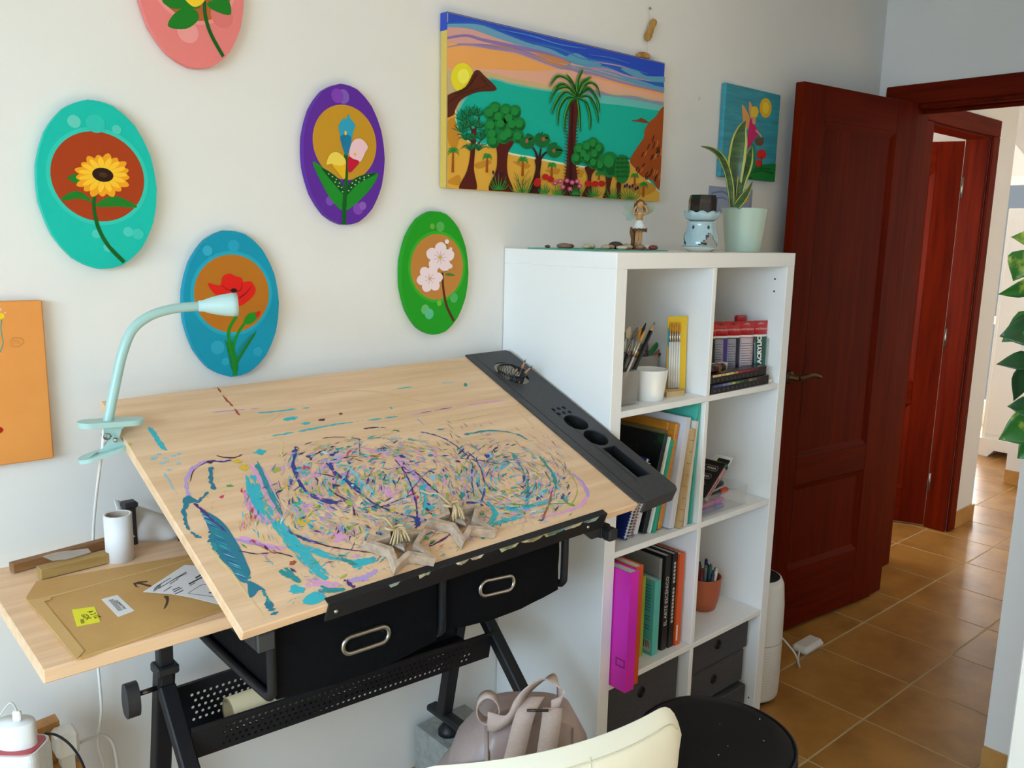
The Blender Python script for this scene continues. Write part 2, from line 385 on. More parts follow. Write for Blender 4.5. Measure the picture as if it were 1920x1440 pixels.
# panelled doors
def door(name, label, hinge, free, th, side, panels, top, handle_s=None, group=None):
    h = Vector(hinge); f = Vector(free); D = (f-h); L = D.length; D.normalize(); N = Vector((D.y, -D.x, 0))*side   # N: into the leaf, away from the shown face
    root = thing(name, label, None, (h.x, h.y, 0), kind='structure')
    z0 = 0.012
    P = lambda s, t, z: h+D*s+N*t+Vector((0, 0, z))
    sl = panels[0][0]; sr = panels[0][1]
    def slab(nm, s0, s1, za, zb, t0=0.0, t1=th, m=M_WOOD, ch=0.002, par=root): return part(nm, MB().box((s0, t0, za), (s1, t1, zb), 0, P, ch), m, par)
    slab('stile', 0, sl, z0, top); slab('stile', sr, L, z0, top)
    zs = [z0]+[z for q in panels for z in (q[2], q[3])]+[top]
    for i in range(0, len(zs), 2): slab('rail', sl, sr, zs[i], zs[i+1], m=M_WOODH)
    for q in panels:
        pn = slab('door_panel', q[0], q[1], q[2], q[3], 0.012, th-0.012)
        w = 0.022
        o_ = [(q[0], q[2]), (q[1], q[2]), (q[1], q[3]), (q[0], q[3])]; i_ = [(q[0]+w, q[2]+w), (q[1]-w, q[2]+w), (q[1]-w, q[3]-w), (q[0]+w, q[3]-w)]
        for k in range(4):
            (a0, a1), (b0, b1), (c0, c1), (d0, d1) = o_[k], o_[(k+1) % 4], i_[(k+1) % 4], i_[k]
            vs = [P(a0, 0.0, a1), P(b0, 0.0, b1), P(c0, 0.0115, c1), P(d0, 0.0115, d1), P(a0, 0.012, a1), P(b0, 0.012, b1)]
            part('moulding', MB().add(vs, [(0, 1, 2, 3), (3, 2, 5, 4), (1, 0, 4, 5), (0, 3, 4), (1, 5, 2)]), M_WOOD if k % 2 else M_WOODH, pn)
    if handle_s:
        hz = 1.015
        hd = part('handle', MB().lathe([(0.001, 0), (0.024, 0), (0.024, 0.006), (0.018, 0.010), (0.010, 0.012), (0.009, 0.045), (0.001, 0.045)], P(handle_s, 0, hz), 20, M=align(-N)), M_BRONZE, root, 'bronze lever handle')
        path = smooth([tuple(P(handle_s, -0.042, hz)), tuple(P(handle_s-0.03, -0.046, hz+0.004)), tuple(P(handle_s-0.08, -0.046, hz+0.008)), tuple(P(handle_s-0.125, -0.044, hz-0.004))], 5, False)
        part('lever', MB().tube(path, [0.010]*4+[0.008]*(len(path)-4), 10), M_BRONZE, hd)
        part('latch_plate', MB().box((L, 0.010, hz-0.06), (L+0.0015, 0.030, hz+0.06), 0, P), M_BRONZE, root)
    return root, P, L
d1, P1, L1 = door('door_1', 'open red-brown panelled wooden door behind the white shelf', (1.95, -0.176, 0), (1.245, -0.096, 0), 0.036, 1, [(0.135, 0.585, 0.255, 0.592), (0.135, 0.585, 0.70, 1.911)], 2.03, 0.668)
part('bolt_cap', MB().lathe([(0.0005, 0.002), (0.006, 0.002), (0.007, 0)], P1(L1, 0.018, 1.70), 12, M=align((P1(L1+.1, 0, 0)-P1(L1, 0, 0)))), M_WOODH, d1)
d2, P2, L2 = door('door_2', 'half open panelled wooden door across the hall', (3.0945, 0.0805, 0), (2.80, 0.72, 0), 0.036, 1, [(0.12, 0.58, 0.20, 0.66), (0.12, 0.58, 0.78, 1.86)], 2.005)
for z in (0.25, 1.02, 1.78):
    part('hinge', MB().lathe([(0.0005, -0.05), (0.007, -0.05), (0.007, 0.05), (0.0005, 0.05)], (3.10, 0.072, z), 10), mat('steel_hinge', '#8f8a82', 0.35, metal=1.0), d2)
# ================================================================== PICTURES ON THE WALL
def clip(poly, x0, x1, z0, z1):
    def cut(P, f, g):
        out = []
        for i in range(len(P)):
            a, b = P[i-1], P[i]; fa, fb = f(a), f(b)
            if (fa >= 0) != (fb >= 0): t = fa/(fa-fb); out.append((a[0]+(b[0]-a[0])*t, a[1]+(b[1]-a[1])*t))
            if fb >= 0: out.append(b)
        return out
    for f in (lambda q: q[0]-x0, lambda q: x1-q[0], lambda q: q[1]-z0, lambda q: z1-q[1]):
        if len(poly) < 3: return []
        poly = cut(poly, f, None)
    return poly
class Art:
    """flat painted areas on the face of one canvas; shapes are given in photo points of a zoomed view"""
    def __init__(s, root, Y, zoom, rect=None, gloss=0.62):
        s.root, s.Y, s.z, s.rect, s.k, s.g, s.j = root, Y, zoom, rect, 0, gloss, 0
    def wall(s, pts):
        out = []
        for u, v in zc(pts, *s.z):
            q = onY(u, v, s.Y); out.append((q.x, q.z))
        return out
    def paint(s, name, polys, col, lift=1, wall=False, each=False):
        if each:
            for P in polys: s.paint(name, [P], col, lift, wall); lift = 0
            return
        s.k += lift; mb = MB(); y = s.Y-0.00016*s.k
        for i, P in enumerate(polys):
            Q = P if wall else s.wall(P)
            if s.rect: Q = clip(Q, *s.rect)
            s.j = (s.j+1) % 9; yy = y-1.5e-5*s.j
            if len(Q) >= 3: mb.poly([(x, yy, z) for x, z in Q])
        if not mb.v: return None
        for i, f in enumerate(mb.f):
            a, b, c = (mb.v[k] for k in f[:3])
            if (b-a).cross(c-a).y > 0: mb.f[i] = f[::-1]
        return part(name, mb, flat(col, s.g, spec=.2), s.root)
def ell(cx, cy, rx, ry, n=24, rot=0):
    c, s = math.cos(rot), math.sin(rot)
    return [(cx+rx*math.cos(t)*c-ry*math.sin(t)*s, cy+rx*math.cos(t)*s+ry*math.sin(t)*c) for t in (2*math.pi*k/n for k in range(n))]
def stroke(pts, w0, w1=None, n=5, wm=None):
    w1 = w0 if w1 is None else w1
    P = smooth(pts, n, False) if len(pts) > 2 else pts; N = len(P); Lp = []; Rp = []
    for i in range(N):
        a = P[max(i-1, 0)]; b = P[min(i+1, N-1)]; dx, dy = b[0]-a[0], b[1]-a[1]; l = math.hypot(dx, dy) or 1; t = i/(N-1)
        w_ = (w0*(1-t)+w1*t)/2
        if wm is not None: w_ = (w0*(1-t)**2+2*wm*t*(1-t)+w1*t*t)/2
        Lp.append((P[i][0]-dy/l*w_, P[i][1]+dx/l*w_)); Rp.append((P[i][0]+dy/l*w_, P[i][1]-dx/l*w_))
    return Lp+Rp[::-1]
def petal(cx, cy, ang, r0, r1, w_, sy=1.0):
    d = (math.cos(ang), math.sin(ang)); n = (-d[1], d[0]); out = []
    for t, k in ((r0, .35), (r0+(r1-r0)*.45, 1.0), (r0+(r1-r0)*.8, .85), (r1, .0), (r0+(r1-r0)*.8, -.85), (r0+(r1-r0)*.45, -1.0), (r0, -.35)):
        out.append((cx+d[0]*t+n[0]*w_*k, cy+(d[1]*t+n[1]*w_*k)*sy))
    return smooth(out, 3)
def canvas_rect(name, label, x0, x1, z0, z1, th, face, edge=None):
    root = thing(name, label, 'painting', ((x0+x1)/2, -0.004, z0))
    mb = MB().box((x0, -th, z0), (x1, -0.004, z1), 0, None, 0.002)
    if edge is not None: mb.m = [0 if abs(sum((mb.v[i].y for i in f))/len(f)+th) < 1e-6 else 1 for f in mb.f]
    part('canvas', mb, [face, edge or face], root)
    return root
ZA = (40, 0, 2.77); ZB = (320, 140, 2.4828); ZL = (820, 0, 3.6); ZF = (960, 140, 3.5556)
OT = 0.020
def oval(name, label, cx, cz, col, disc, ring, bub, dx=0.0, dz=0.016):
    rx, rz = 0.100, 0.1475; root = thing(name, label, 'painting', (cx, -0.004, cz-rz), 'oval flower paintings on the wall')
    n = 60; P = []
    for k in range(n):
        t = 2*math.pi*k/n; j = 1+(0.006 if k % 4 == 0 else 0)
        P.append((cx+rx*math.cos(t)*j, -0.004, cz+rz*math.sin(t)*j))
    part('canvas', MB().prism(P, (0, -OT+0.004, 0)), mat('oil_'+name+'_'+col, col, 0.6, bump=0.05, bscale=90, spec=.2), root)
    A = Art(root, -OT, ZA)
    if ring: A.paint('painted_glow', [ell(cx+dx, cz+dz, 0.0855, 0.0855, 48)], ring, wall=True)
    A.paint('painted_disc', [ell(cx+dx, cz+dz, 0.0785, 0.0785, 48)], disc, wall=True)
    for k, (bx, bz, br, bc) in enumerate(bub): A.paint('painted_bubble', [ell(cx+bx, cz+bz, br, br, 20)], bc, wall=True, lift=1 if k == 0 else 0)
    return root, A
G1, G2, G3 = '#1c7a22', '#0f5c1c', '#3b9a2e'
# --- sunflower on turquoise
r_, A = oval('oval_painting', 'turquoise oval painting of a sunflower on a rust disc', -0.984, 1.570, '#14bcaa', '#a83c12', '#30c5b2',
             [(-0.035, 0.108, 0.011, '#63cbbb'), (0.0, 0.108, 0.016, '#2dc0b0'), (0.035, 0.101, 0.008, '#4fc6b8'), (0.045, -0.080, 0.009, '#4ac8bb'), (-0.01, -0.085, 0.008, '#4ac8bb'), (0.008, -0.109, 0.008, '#4ac8bb'), (0.062, -0.084, 0.010, '#3cc4b5')])
A.z = ZA
A.paint('painted_leaf', [smooth([(238, 925), (295, 905), (350, 945), (392, 995), (330, 975)], 4), smooth([(205, 1043), (250, 1000), (310, 998), (372, 1050), (300, 1032)], 4), smooth([(388, 1072), (425, 1035), (500, 1020), (602, 1075), (500, 1074)], 4)], G1)
A.paint('painted_stem', [stroke([(388, 980), (376, 1070), (398, 1180), (450, 1275), (533, 1362)], 18, 20)], G2)
A.paint('painted_flower', [petal(422, 912, 2*math.pi*k/17+.1, 40, 152 if k % 2 else 140, 24, 0.78) for k in range(17)], '#f2a01c')
A.paint('painted_flower', [petal(422, 908, 2*math.pi*k/15, 36, 128, 15, 0.72) for k in range(15)], '#fbc22e')
A.paint('painted_seed_head', [ell(422, 908, 56, 36, 22, .2)], '#2b1509')
A.paint('painted_seed_head', [ell(424, 908, 24, 13, 14, .2)], '#4a2a12')
# --- coral, cut by the frame
r_, A = oval('oval_painting', 'coral pink oval painting with green leaves at the top edge', -0.800, 1.945, '#e8807c', '#b4602e', '#ee948e',
             [(-0.012, -0.085, 0.020, '#ee9a96'), (0.055, -0.045, 0.022, '#dd7671')])
A.paint('painted_leaf', [smooth([(762, 138), (790, 75), (850, 40), (910, 58), (917, 105), (855, 150)], 4), smooth([(735, -5), (775, 42), (850, 45), (925, 40), (900, -20)], 4), smooth([(965, 15), (1000, 55), (1086, 77), (1065, -10)], 4)], G1)
A.paint('painted_stem', [stroke([(950, 5), (955, 85), (985, 180), (1048, 294)], 18, 18)], G2)
A.paint('painted_flower', [smooth([(845, -20), (870, 20), (905, 37), (945, 12), (955, -30), (900, -60)], 4)], '#f6c82c')
# --- lilies on purple
r_, A = oval('oval_painting', 'purple oval painting of calla lilies on a gold disc', -0.479, 1.661, '#5f2a9a', '#c79224', None,
             [(-0.004, 0.122, 0.015, '#7d5cb6'), (-0.018, 0.122, 0.015, '#8140b4'), (-0.040, -0.098, 0.010, '#7c4fb0'), (0.030, -0.112, 0.013, '#8047b2'), (0.042, -0.105, 0.009, '#8c5cb8')], dz=0.027)
A.z = ZB
A.paint('painted_leaf', [smooth([(660, 406), (725, 445), (785, 490), (808, 545), (806, 632), (760, 598), (715, 530)], 4), smooth([(962, 459), (945, 510), (895, 570), (835, 622), (800, 632), (812, 560), (835, 500), (890, 468)], 4)], '#1c8a26')
A.paint('painted_leaf', [smooth([(700, 432), (785, 488), (808, 560), (765, 515)], 4), smooth([(958, 460), (885, 470), (830, 505), (815, 565), (870, 510)], 4)], '#0d4d1c')
A.paint('painted_speckle', [ell(x, y, 4, 3.4, 7) for x, y in [(735, 462), (752, 475), (770, 488), (785, 505), (795, 525), (765, 500), (780, 520), (845, 505), (862, 492), (880, 482), (900, 477), (920, 470), (840, 525), (858, 512), (828, 540), (800, 545), (875, 500), (900, 488)]], '#9fcf9a')
A.paint('painted_stem', [stroke([(815, 370), (815, 480), (808, 600), (806, 697)], 17, 20)], '#0e5a1e')
A.paint('painted_lily', [smooth([(826, 183), (838, 208), (858, 235), (848, 268), (836, 330), (816, 377), (796, 330), (786, 275), (781, 238), (800, 208), (820, 203)], 4)], '#2f9fc0')
A.paint('painted_lily', [smooth([(790, 285), (835, 285), (836, 330), (816, 377), (796, 330)], 4)], '#1b77a0')
A.paint('painted_lily', [smooth([(830, 372), (838, 325), (860, 300), (890, 302), (916, 335), (905, 360), (880, 406), (845, 390)], 4)], '#eec4cc')
A.paint('painted_lily', [smooth([(826, 382), (848, 392), (876, 404), (858, 432), (832, 456), (820, 430)], 4)], '#c41634')
A.paint('painted_lily', [smooth([(723, 418), (738, 374), (765, 360), (792, 372), (812, 398), (812, 440), (806, 486), (770, 445), (750, 416)], 4)], '#f0d254')
A.paint('painted_lily', [smooth([(752, 420), (790, 425), (811, 415), (812, 450), (806, 486), (770, 447)], 4)], '#eab81e')
A.paint('painted_stem', [ell(812, 272, 6, 11, 10), ell(856, 370, 6, 7, 10)], '#e8b93a')
# --- poppy on blue
r_, A = oval('oval_painting', 'blue oval painting of a red poppy behind the lamp', -0.744, 1.348, '#0f93b0', '#b8701c', '#22a4be',
             [(-0.048, 0.108, 0.010, '#35aac6'), (0.006, 0.118, 0.012, '#249fbf'), (-0.035, -0.085, 0.014, '#2ba2bd'), (-0.02, -0.115, 0.008, '#2ba2bd'), (0.05, -0.1, 0.010, '#249fbb')], dz=0.022)
A.z = ZB
A.paint('painted_stem', [stroke([(306, 1125), (272, 1185), (274, 1255), (298, 1335), (297, 1400)], 13, 20), stroke([(348, 1152), (312, 1205), (292, 1270), (298, 1350)], 12, 12), stroke([(392, 1208), (352, 1265), (305, 1345)], 5, 12)], '#178a1c')
hs = []
for k in range(26):
    t = k/25; x, y = 390-85*t, 1212+135*t; L = 22+18*math.sin(math.pi*t)
    hs += [stroke([(x, y), (x+L*.4, y-L)], 4, 1), stroke([(x, y), (x-L*.85, y-L*.2)], 4, 1)]
for k in range(18):
    t = k/17; x, y = 268+28*t, 1255+130*t; hs += [stroke([(x, y), (x-18, y-24)], 4, 1), stroke([(x+8, y), (x+20, y-28)], 4, 1)]
A.paint('painted_foliage', hs, '#1a7d1e')
A.paint('painted_bud', [smooth([(338, 1156), (358, 1116), (398, 1106), (408, 1125), (372, 1158)], 4)], '#1e8c22')
A.paint('painted_bud', [smooth([(393, 1112), (417, 1100), (406, 1132)], 4)], '#d02a1c')
A.paint('painted_poppy', [smooth([(173, 970), (228, 982), (240, 942), (272, 926), (300, 938), (328, 946), (338, 966), (372, 963), (394, 1002), (372, 1042), (318, 1078), (285, 1060), (225, 1032), (195, 1012)], 4)], '#dc1d14')
A.paint('painted_poppy', [stroke([(238, 980), (262, 1000), (300, 1008)], 3, 6), stroke([(330, 968), (326, 1000), (300, 1010)], 3, 7), stroke([(374, 985), (350, 1015), (318, 1040)], 3, 8)], '#9c0f0c')
A.paint('painted_poppy', [ell(293, 1004, 15, 10, 14)], '#2a1010')
# --- blossom on green
r_, A = oval('oval_painting', 'green oval painting of white blossom beside the shelf', -0.234, 1.403, '#1f9a1c', '#c0803a', '#37aa26',
             [(0.012, 0.112, 0.012, '#57b052'), (-0.012, 0.112, 0.007, '#6aac3c'), (-0.032, -0.085, 0.012, '#6ab86a'), (-0.020, -0.096, 0.013, '#5aba8c'), (0.055, -0.060, 0.012, '#4fae5c'), (0.01, -0.071, 0.007, '#74bb3a')], dx=0.004, dz=0.016)
A.z = ZB
A.paint('painted_branch', [stroke([(1265, 920), (1268, 990), (1284, 1075), (1318, 1147)], 9, 12)], '#5a2c14')
A.paint('painted_leaf', [smooth([(1228, 912), (1245, 918), (1262, 938), (1240, 932)], 3), smooth([(1275, 930), (1295, 922), (1324, 934), (1298, 938)], 3), smooth([(1276, 800), (1290, 812), (1284, 828)], 3), stroke([(1285, 785), (1284, 815)], 4, 4), stroke([(1302, 815), (1288, 830)], 4, 4), stroke([(1298, 898), (1275, 920)], 5, 4)], '#56792a')
bl = []
for k in range(5): bl.append(petal(1253, 850, -1.5+2*math.pi*k/5, 6, 68, 26, 1.05))
for k in range(6): bl.append(petal(1205, 950, -1.2+2*math.pi*k/6, 6, 62, 22, 1.05))
bl += [ell(1285, 777, 10, 11, 12), ell(1303, 811, 7, 8, 12), ell(1300, 891, 11, 12, 12)]
A.paint('painted_blossom', bl, '#f0d9dc')
A.paint('painted_stamen', [stroke([(1253, 850), (1253+30*math.cos(t), 850+32*math.sin(t))], 3, 2) for t in (2*math.pi*k/9 for k in range(9))]+[stroke([(1205, 950), (1205+24*math.cos(t), 950+26*math.sin(t))], 3, 2) for t in (2*math.pi*k/7 for k in range(7))], '#c99aa0')
A.paint('painted_stamen', [ell(1253, 850, 8, 8, 10), ell(1205, 949, 6, 6, 10)], '#d3b13a')
# --- orange canvas at the left edge
r_ = canvas_rect('canvas_painting', 'orange canvas painting at the left edge of the photo', -1.385, -1.090, 1.083, 1.369, 0.020, mat('orange_paint', '#e89a48', 0.6, col2='#e29042', nscale=5))
A = Art(r_, -0.020, (0, 550, 4.3636), (-1.384, -1.091, 1.084, 1.368))
A.paint('painted_vase', [stroke([(14, 215), (8, 300), (26, 400), (0, 480), (-40, 520)], 8, 8)], '#2a9488')
A.paint('painted_flower', [ell(5, 185, 32, 26, 14)], '#ecd022')
A.paint('painted_flower', [ell(2, 132, 12, 14, 10), ell(42, 160, 9, 9, 8), ell(-12, 160, 14, 10, 8)], '#f0b49a', each=True)
A.paint('painted_petal', [smooth([(-20, 1085), (28, 1118), (-20, 1150)], 4)], '#a81814')
A.paint('painted_signature', [stroke([(80, 400), (100, 370), (140, 362), (180, 375), (190, 400), (160, 430), (120, 438), (90, 425), (105, 395), (140, 388), (150, 405), (125, 410)], 4, 3)], '#c98a44')
# --- big seaside landscape
LX0, LX1, LZ0, LZ1 = -0.213, 0.583, 1.606, 2.001
r_ = canvas_rect('landscape_painting', 'large seaside landscape painting with palms and a sunset sky', LX0, LX1, LZ0, LZ1, 0.030, flat('#1a46c0', 0.5), mat('landscape_edge', '#d8bc58', 0.6))
part('blue_edge', MB().box((LX0-0.0006, -0.030, 1.962), (LX0, -0.004, LZ1)).box((LX0, -0.030, LZ1), (LX1, -0.004, LZ1+0.0006)), flat('#1a46c0', 0.5), r_)
A = Art(r_, -0.030, ZL, (LX0, LX1, LZ0, LZ1), 0.6)
def below(curve): return smooth(curve, 5, False)+[(1700, 1500), (-60, 1500)]
A.paint('painted_sky', [below([(-20, 152), (120, 148), (280, 150), (420, 200), (600, 270), (760, 300), (900, 345), (1050, 395), (1200, 420), (1400, 510), (1600, 600)])], '#2c63bd')
A.paint('painted_sky', [below([(-20, 165), (150, 160), (290, 168), (430, 220), (600, 285), (760, 330), (850, 372), (1000, 430), (1150, 455), (1300, 520), (1420, 560), (1600, 625)])], '#6c9fc2')
A.paint('painted_sky', [below([(-20, 180), (200, 192), (330, 232), (470, 280), (640, 330), (790, 370), (900, 425), (1050, 462), (1200, 505), (1350, 560), (1600, 640)])], '#d9a298')
A.paint('painted_cloud', [stroke([(40, 262), (190, 240), (300, 268), (450, 300), (640, 340), (800, 385), (900, 430)], 16, 26, wm=26), stroke([(40, 300), (180, 300), (380, 310), (560, 345), (700, 395), (820, 445), (980, 482)], 6, 16, wm=30)], '#8f76b0')
A.paint('painted_sky', [below([(-20, 300), (100, 290), (190, 312), (380, 335), (560, 375), (700, 430), (800, 462), (980, 500), (1200, 555), (1600, 650)])], '#f0a860')
A.paint('painted_cloud', [stroke([(60, 320), (200, 300), (360, 325), (520, 345), (640, 385), (760, 430), (880, 470), (1060, 500), (1260, 560), (1540, 625)], 6, 12, wm=34)], '#9c86ae')
A.paint('painted_cloud', [smooth([(300, 300), (560, 345), (760, 430), (900, 455), (700, 390), (480, 320)], 4), smooth([(640, 350), (820, 392), (900, 432), (800, 420)], 4)], '#c4885c')
A.paint('painted_sky', [below([(-20, 470), (200, 462), (420, 470), (640, 480), (860, 470), (1060, 530), (1300, 595), (1600, 662)])], '#e6ac94')
A.paint('painted_cloud', [smooth([(860, 400), (930, 358), (1020, 402), (1110, 440), (1000, 440)], 4), smooth([(1235, 462), (1330, 468), (1410, 512), (1535, 520), (1535, 556), (1400, 545), (1300, 505)], 4), stroke([(860, 440), (1020, 470), (1200, 520), (1380, 570), (1540, 605)], 8, 24)], '#5f9dba')
A.paint('painted_cloud', [stroke([(640, 300), (820, 330), (960, 392), (1110, 420), (1260, 452), (1420, 500)], 3, 4, wm=14), stroke([(420, 200), (620, 240), (820, 300), (1000, 330)], 3, 3, wm=18), stroke([(1020, 370), (1160, 390), (1300, 430)], 3, 3, wm=10)], '#4a80cc')
A.paint('painted_cloud', [stroke([(980, 455), (1140, 472), (1300, 520), (1440, 548)], 4, 3, wm=26), stroke([(1060, 420), (1200, 440), (1300, 470)], 3, 3, wm=14)], '#b98cb8')
A.paint('painted_horizon', [below([(-20, 470), (250, 480), (340, 490), (500, 530), (680, 565), (820, 590), (960, 605), (1080, 612), (1220, 628), (1380, 650), (1600, 700)])], '#cdb584')
A.paint('painted_horizon', [below([(900, 612), (1060, 608), (1180, 640), (1320, 648), (1430, 675), (1600, 710), (1600, 800), (900, 720)])[:30]], '#8f92a8')
A.paint('painted_sun', [ell(165, 525, 76, 100, 30)], '#ecdc2c')
A.paint('painted_sun', [ell(172, 515, 40, 50, 24)], '#f6ec58')
A.paint('painted_sea', [below([(120, 770), (200, 620), (330, 528), (500, 562), (700, 600), (860, 615), (1060, 640), (1240, 660), (1400, 690), (1600, 735)])], '#66bdb6')
A.paint('painted_sea', [below([(120, 785), (210, 640), (340, 540), (500, 575), (700, 612), (860, 632), (1060, 690), (1240, 712), (1400, 735), (1600, 765)])], '#0fb09c')
A.paint('painted_foam', [below([(20, 760), (115, 735), (128, 840), (190, 940), (320, 972), (410, 980), (460, 1020), (530, 1040), (620, 1055), (850, 1100), (1000, 1122), (1180, 1128), (1288, 1080)])], '#dfe6c8')
A.paint('painted_beach', [below([(20, 765), (108, 740), (122, 848), (186, 948), (318, 984), (405, 992), (456, 1032), (526, 1053), (620, 1068), (850, 1113), (1000, 1134), (1180, 1140), (1280, 1092)])], '#e0a83e')
A.paint('painted_sand_shade', [smooth([(60, 830), (110, 800), (140, 920), (120, 1010), (70, 960)], 4), smooth([(240, 1110), (330, 1080), (360, 1100), (280, 1140)], 4), smooth([(500, 1090), (620, 1110), (590, 1140)], 4), smooth([(900, 1160), (985, 1150), (960, 1200)], 4), smooth([(1290, 1260), (1420, 1230), (1470, 1280), (1380, 1320)], 4), smooth([(60, 1230), (140, 1180), (150, 1250)], 4), smooth([(720, 1150), (820, 1140), (800, 1180)], 4)], '#c98a2a', each=True)
A.paint('painted_headland', [smooth([(15, 710), (70, 640), (180, 590), (238, 492), (270, 474), (312, 512), (396, 606), (262, 624), (160, 672), (118, 735), (100, 780), (15, 800)], 4)], '#5a2614')
A.paint('painted_headland', [stroke([(110, 640), (200, 590), (260, 500)], 6, 14), stroke([(60, 700), (150, 640), (330, 580)], 8, 4), stroke([(290, 520), (320, 560), (350, 590)], 8, 4)], '#3a160c')
A.paint('painted_islet', [smooth([(1300, 815), (1345, 808), (1372, 796), (1422, 832)], 3)], '#75421f')
A.paint('painted_rock', [smooth([(1530, 745), (1465, 790), (1420, 830), (1392, 880), (1386, 930), (1345, 990), (1292, 1085), (1330, 1140), (1372, 1190), (1440, 1215), (1500, 1250)], 4)], '#a14a18')
rk = []
random.seed(3)
for k in range(34):
    x = random.uniform(1350, 1500); y = random.uniform(840, 1180)
    if y < 840+(1500-x)*1.2: continue
    l = random.uniform(25, 60); rk.append(stroke([(x, y), (x-10+random.uniform(-8, 8), y+l*.5), (x-16, y+l)], 5, 3, wm=14))
A.paint('painted_rock', rk, '#4c1d0c')
A.paint('painted_rock', [[(x+22, y-6) for x, y in q] for q in rk[::2]], '#c9702c')
GR = '#157a36'; GD = '#0c5a26'; TR = '#561a12'
def trunk(*p): return smooth(list(p), 4)
def strands(cx, cy, n, r0, r1, a0, a1, droop, w_):
    out = []
    for k in range(n):
        a = a0+(a1-a0)*k/(n-1); r = random.uniform(r0, r1)
        out.append(stroke([(cx, cy), (cx+math.cos(a)*r*.6, cy+math.sin(a)*r*.6-droop*.3), (cx+math.cos(a)*r, cy+math.sin(a)*r+droop)], w_*.6, 1, wm=w_*1.6))
    return out
# small palms
sp = [(100, 1025, 1165, 46), (330, 1062, 1165, 38), (570, 1085, 1190, 42), (766, 1120, 1190, 36), (1085, 1178, 1215, 30), (1326, 1190, 1255, 30), (1385, 1250, 1330, 32)]
A.paint('painted_small_trunk', [stroke([(x, y), (x-3, yb)], 12, 18) for x, y, yb, s in sp], '#a2541c', each=True)
for x, y, yb, s in sp: A.paint('painted_small_palm', strands(x, y, 11, s*.8, s*1.05, -math.pi*1.12, math.pi*.12, s*.25, 6), '#1f8c34', lift=0)
# tufted tree
A.paint('painted_trunk', [trunk((225, 880), (256, 885), (244, 1050), (240, 1150), (256, 1285), (138, 1280), (190, 1160), (212, 1060), (218, 960)), stroke([(235, 900), (205, 840), (165, 790)], 14, 6), stroke([(240, 900), (262, 840), (280, 790)], 14, 6), stroke([(225, 960), (185, 920)], 10, 5), stroke([(250, 990), (295, 940)], 10, 5)], TR)
tf = []
for x, y in [(165, 800), (200, 770), (235, 760), (270, 770), (180, 850), (225, 830), (280, 850), (185, 930), (230, 930), (290, 930), (215, 1000), (270, 1000), (310, 900), (160, 880)]:
    tf += strands(x, y+18, 8, 58, 84, -math.pi*.86, -math.pi*.14, 0 if y < 900 else 22, 7)
A.paint('painted_crown', tf, '#137a44')
A.paint('painted_crown', tf[::3], '#0b5230')
# round-leaved tree
c2 = [(345, 765), (382, 735), (455, 748), (516, 757), (352, 850), (420, 838), (497, 842), (546, 840), (362, 905), (440, 925), (536, 922), (368, 955), (470, 905), (405, 790), (475, 800)]
A.paint('painted_trunk', [trunk((395, 955), (505, 955), (470, 1030), (462, 1120), (470, 1190), (500, 1305), (340, 1290), (388, 1150), (396, 1050))], TR)
A.paint('painted_crown', [ell(x, y, 42, 48, 18) for x, y in c2], GR)
A.paint('painted_crown', [ell(x+6, y+12, 28, 30, 16) for x, y in c2], GD)
A.paint('painted_crown', [ell(x-4, y-4, 26, 27, 16) for x, y in c2], '#1b8a3c')
# three-headed tree
A.paint('painted_trunk', [trunk((650, 1078), (692, 1078), (684, 1170), (682, 1315), (602, 1310), (640, 1200), (655, 1130)), stroke([(668, 1085), (655, 1030), (630, 990)], 18, 9), stroke([(674, 1085), (684, 1040), (690, 1000)], 16, 9), stroke([(684, 1080), (712, 1040), (745, 1020)], 16, 9)], '#3c1610')
hd = []
for x, y, a in [(598, 955, -2.2), (698, 945, -1.5), (782, 1015, -.7)]:
    hd.append(smooth([(x+52*math.cos(a+t), y+52*math.sin(a+t)) for t in (-1.2, -.6)]+[(x+30*math.cos(a), y+30*math.sin(a))]+[(x+52*math.cos(a+t), y+52*math.sin(a+t)) for t in (.6, 1.2, 1.9, 2.6, 3.3, 4.0, 4.6)], 3))
A.paint('painted_crown', hd+[q for x, y in [(598, 950), (698, 935), (782, 1005)] for q in strands(x, y+10, 9, 45, 66, -math.pi, 0, 10, 8)], '#176a30')
A.paint('painted_fruit', [ell(594, 952, 11, 15, 12), ell(706, 940, 13, 15, 12), ell(776, 1018, 11, 13, 12)], '#a85a4a')
# tall palm
A.paint('painted_trunk', [trunk((888, 700), (938, 690), (925, 900), (920, 1050), (930, 1170), (950, 1340), (825, 1335), (855, 1180), (866, 1050), (874, 900))]+[stroke([(868+4*math.sin(k), 760+k*22), (850-k*.6, 748+k*22)], 8, 2) for k in range(23)]+[stroke([(922, 760+k*22), (938+k*.6, 748+k*22)], 8, 2) for k in range(20)], TR)
A.paint('painted_trunk', [stroke([(905, 700), (895, 900), (890, 1100), (885, 1320)], 14, 30)], '#3a100c')
fr = [[(928, 645), (880, 545), (800, 515), (744, 590)], [(928, 650), (850, 570), (790, 590), (745, 700)], [(925, 655), (850, 620), (790, 690), (760, 775)], [(925, 660), (860, 660), (810, 740), (802, 852)], [(928, 665), (885, 690), (850, 790), (845, 895)], [(930, 640), (900, 560), (860, 500)], [(930, 640), (938, 540), (972, 466)], [(932, 645), (960, 560), (1030, 520)], [(934, 648), (1000, 560), (1062, 580), (1086, 660)], [(934, 652), (1010, 600), (1070, 680), (1082, 760)], [(936, 658), (1010, 650), (1060, 740), (1076, 830)], [(936, 662), (990, 690), (1020, 790), (1018, 882)], [(934, 668), (945, 740), (950, 820), (955, 892)], [(930, 650), (870, 590), (800, 600), (770, 640)], [(934, 650), (990, 590), (1040, 610)]]
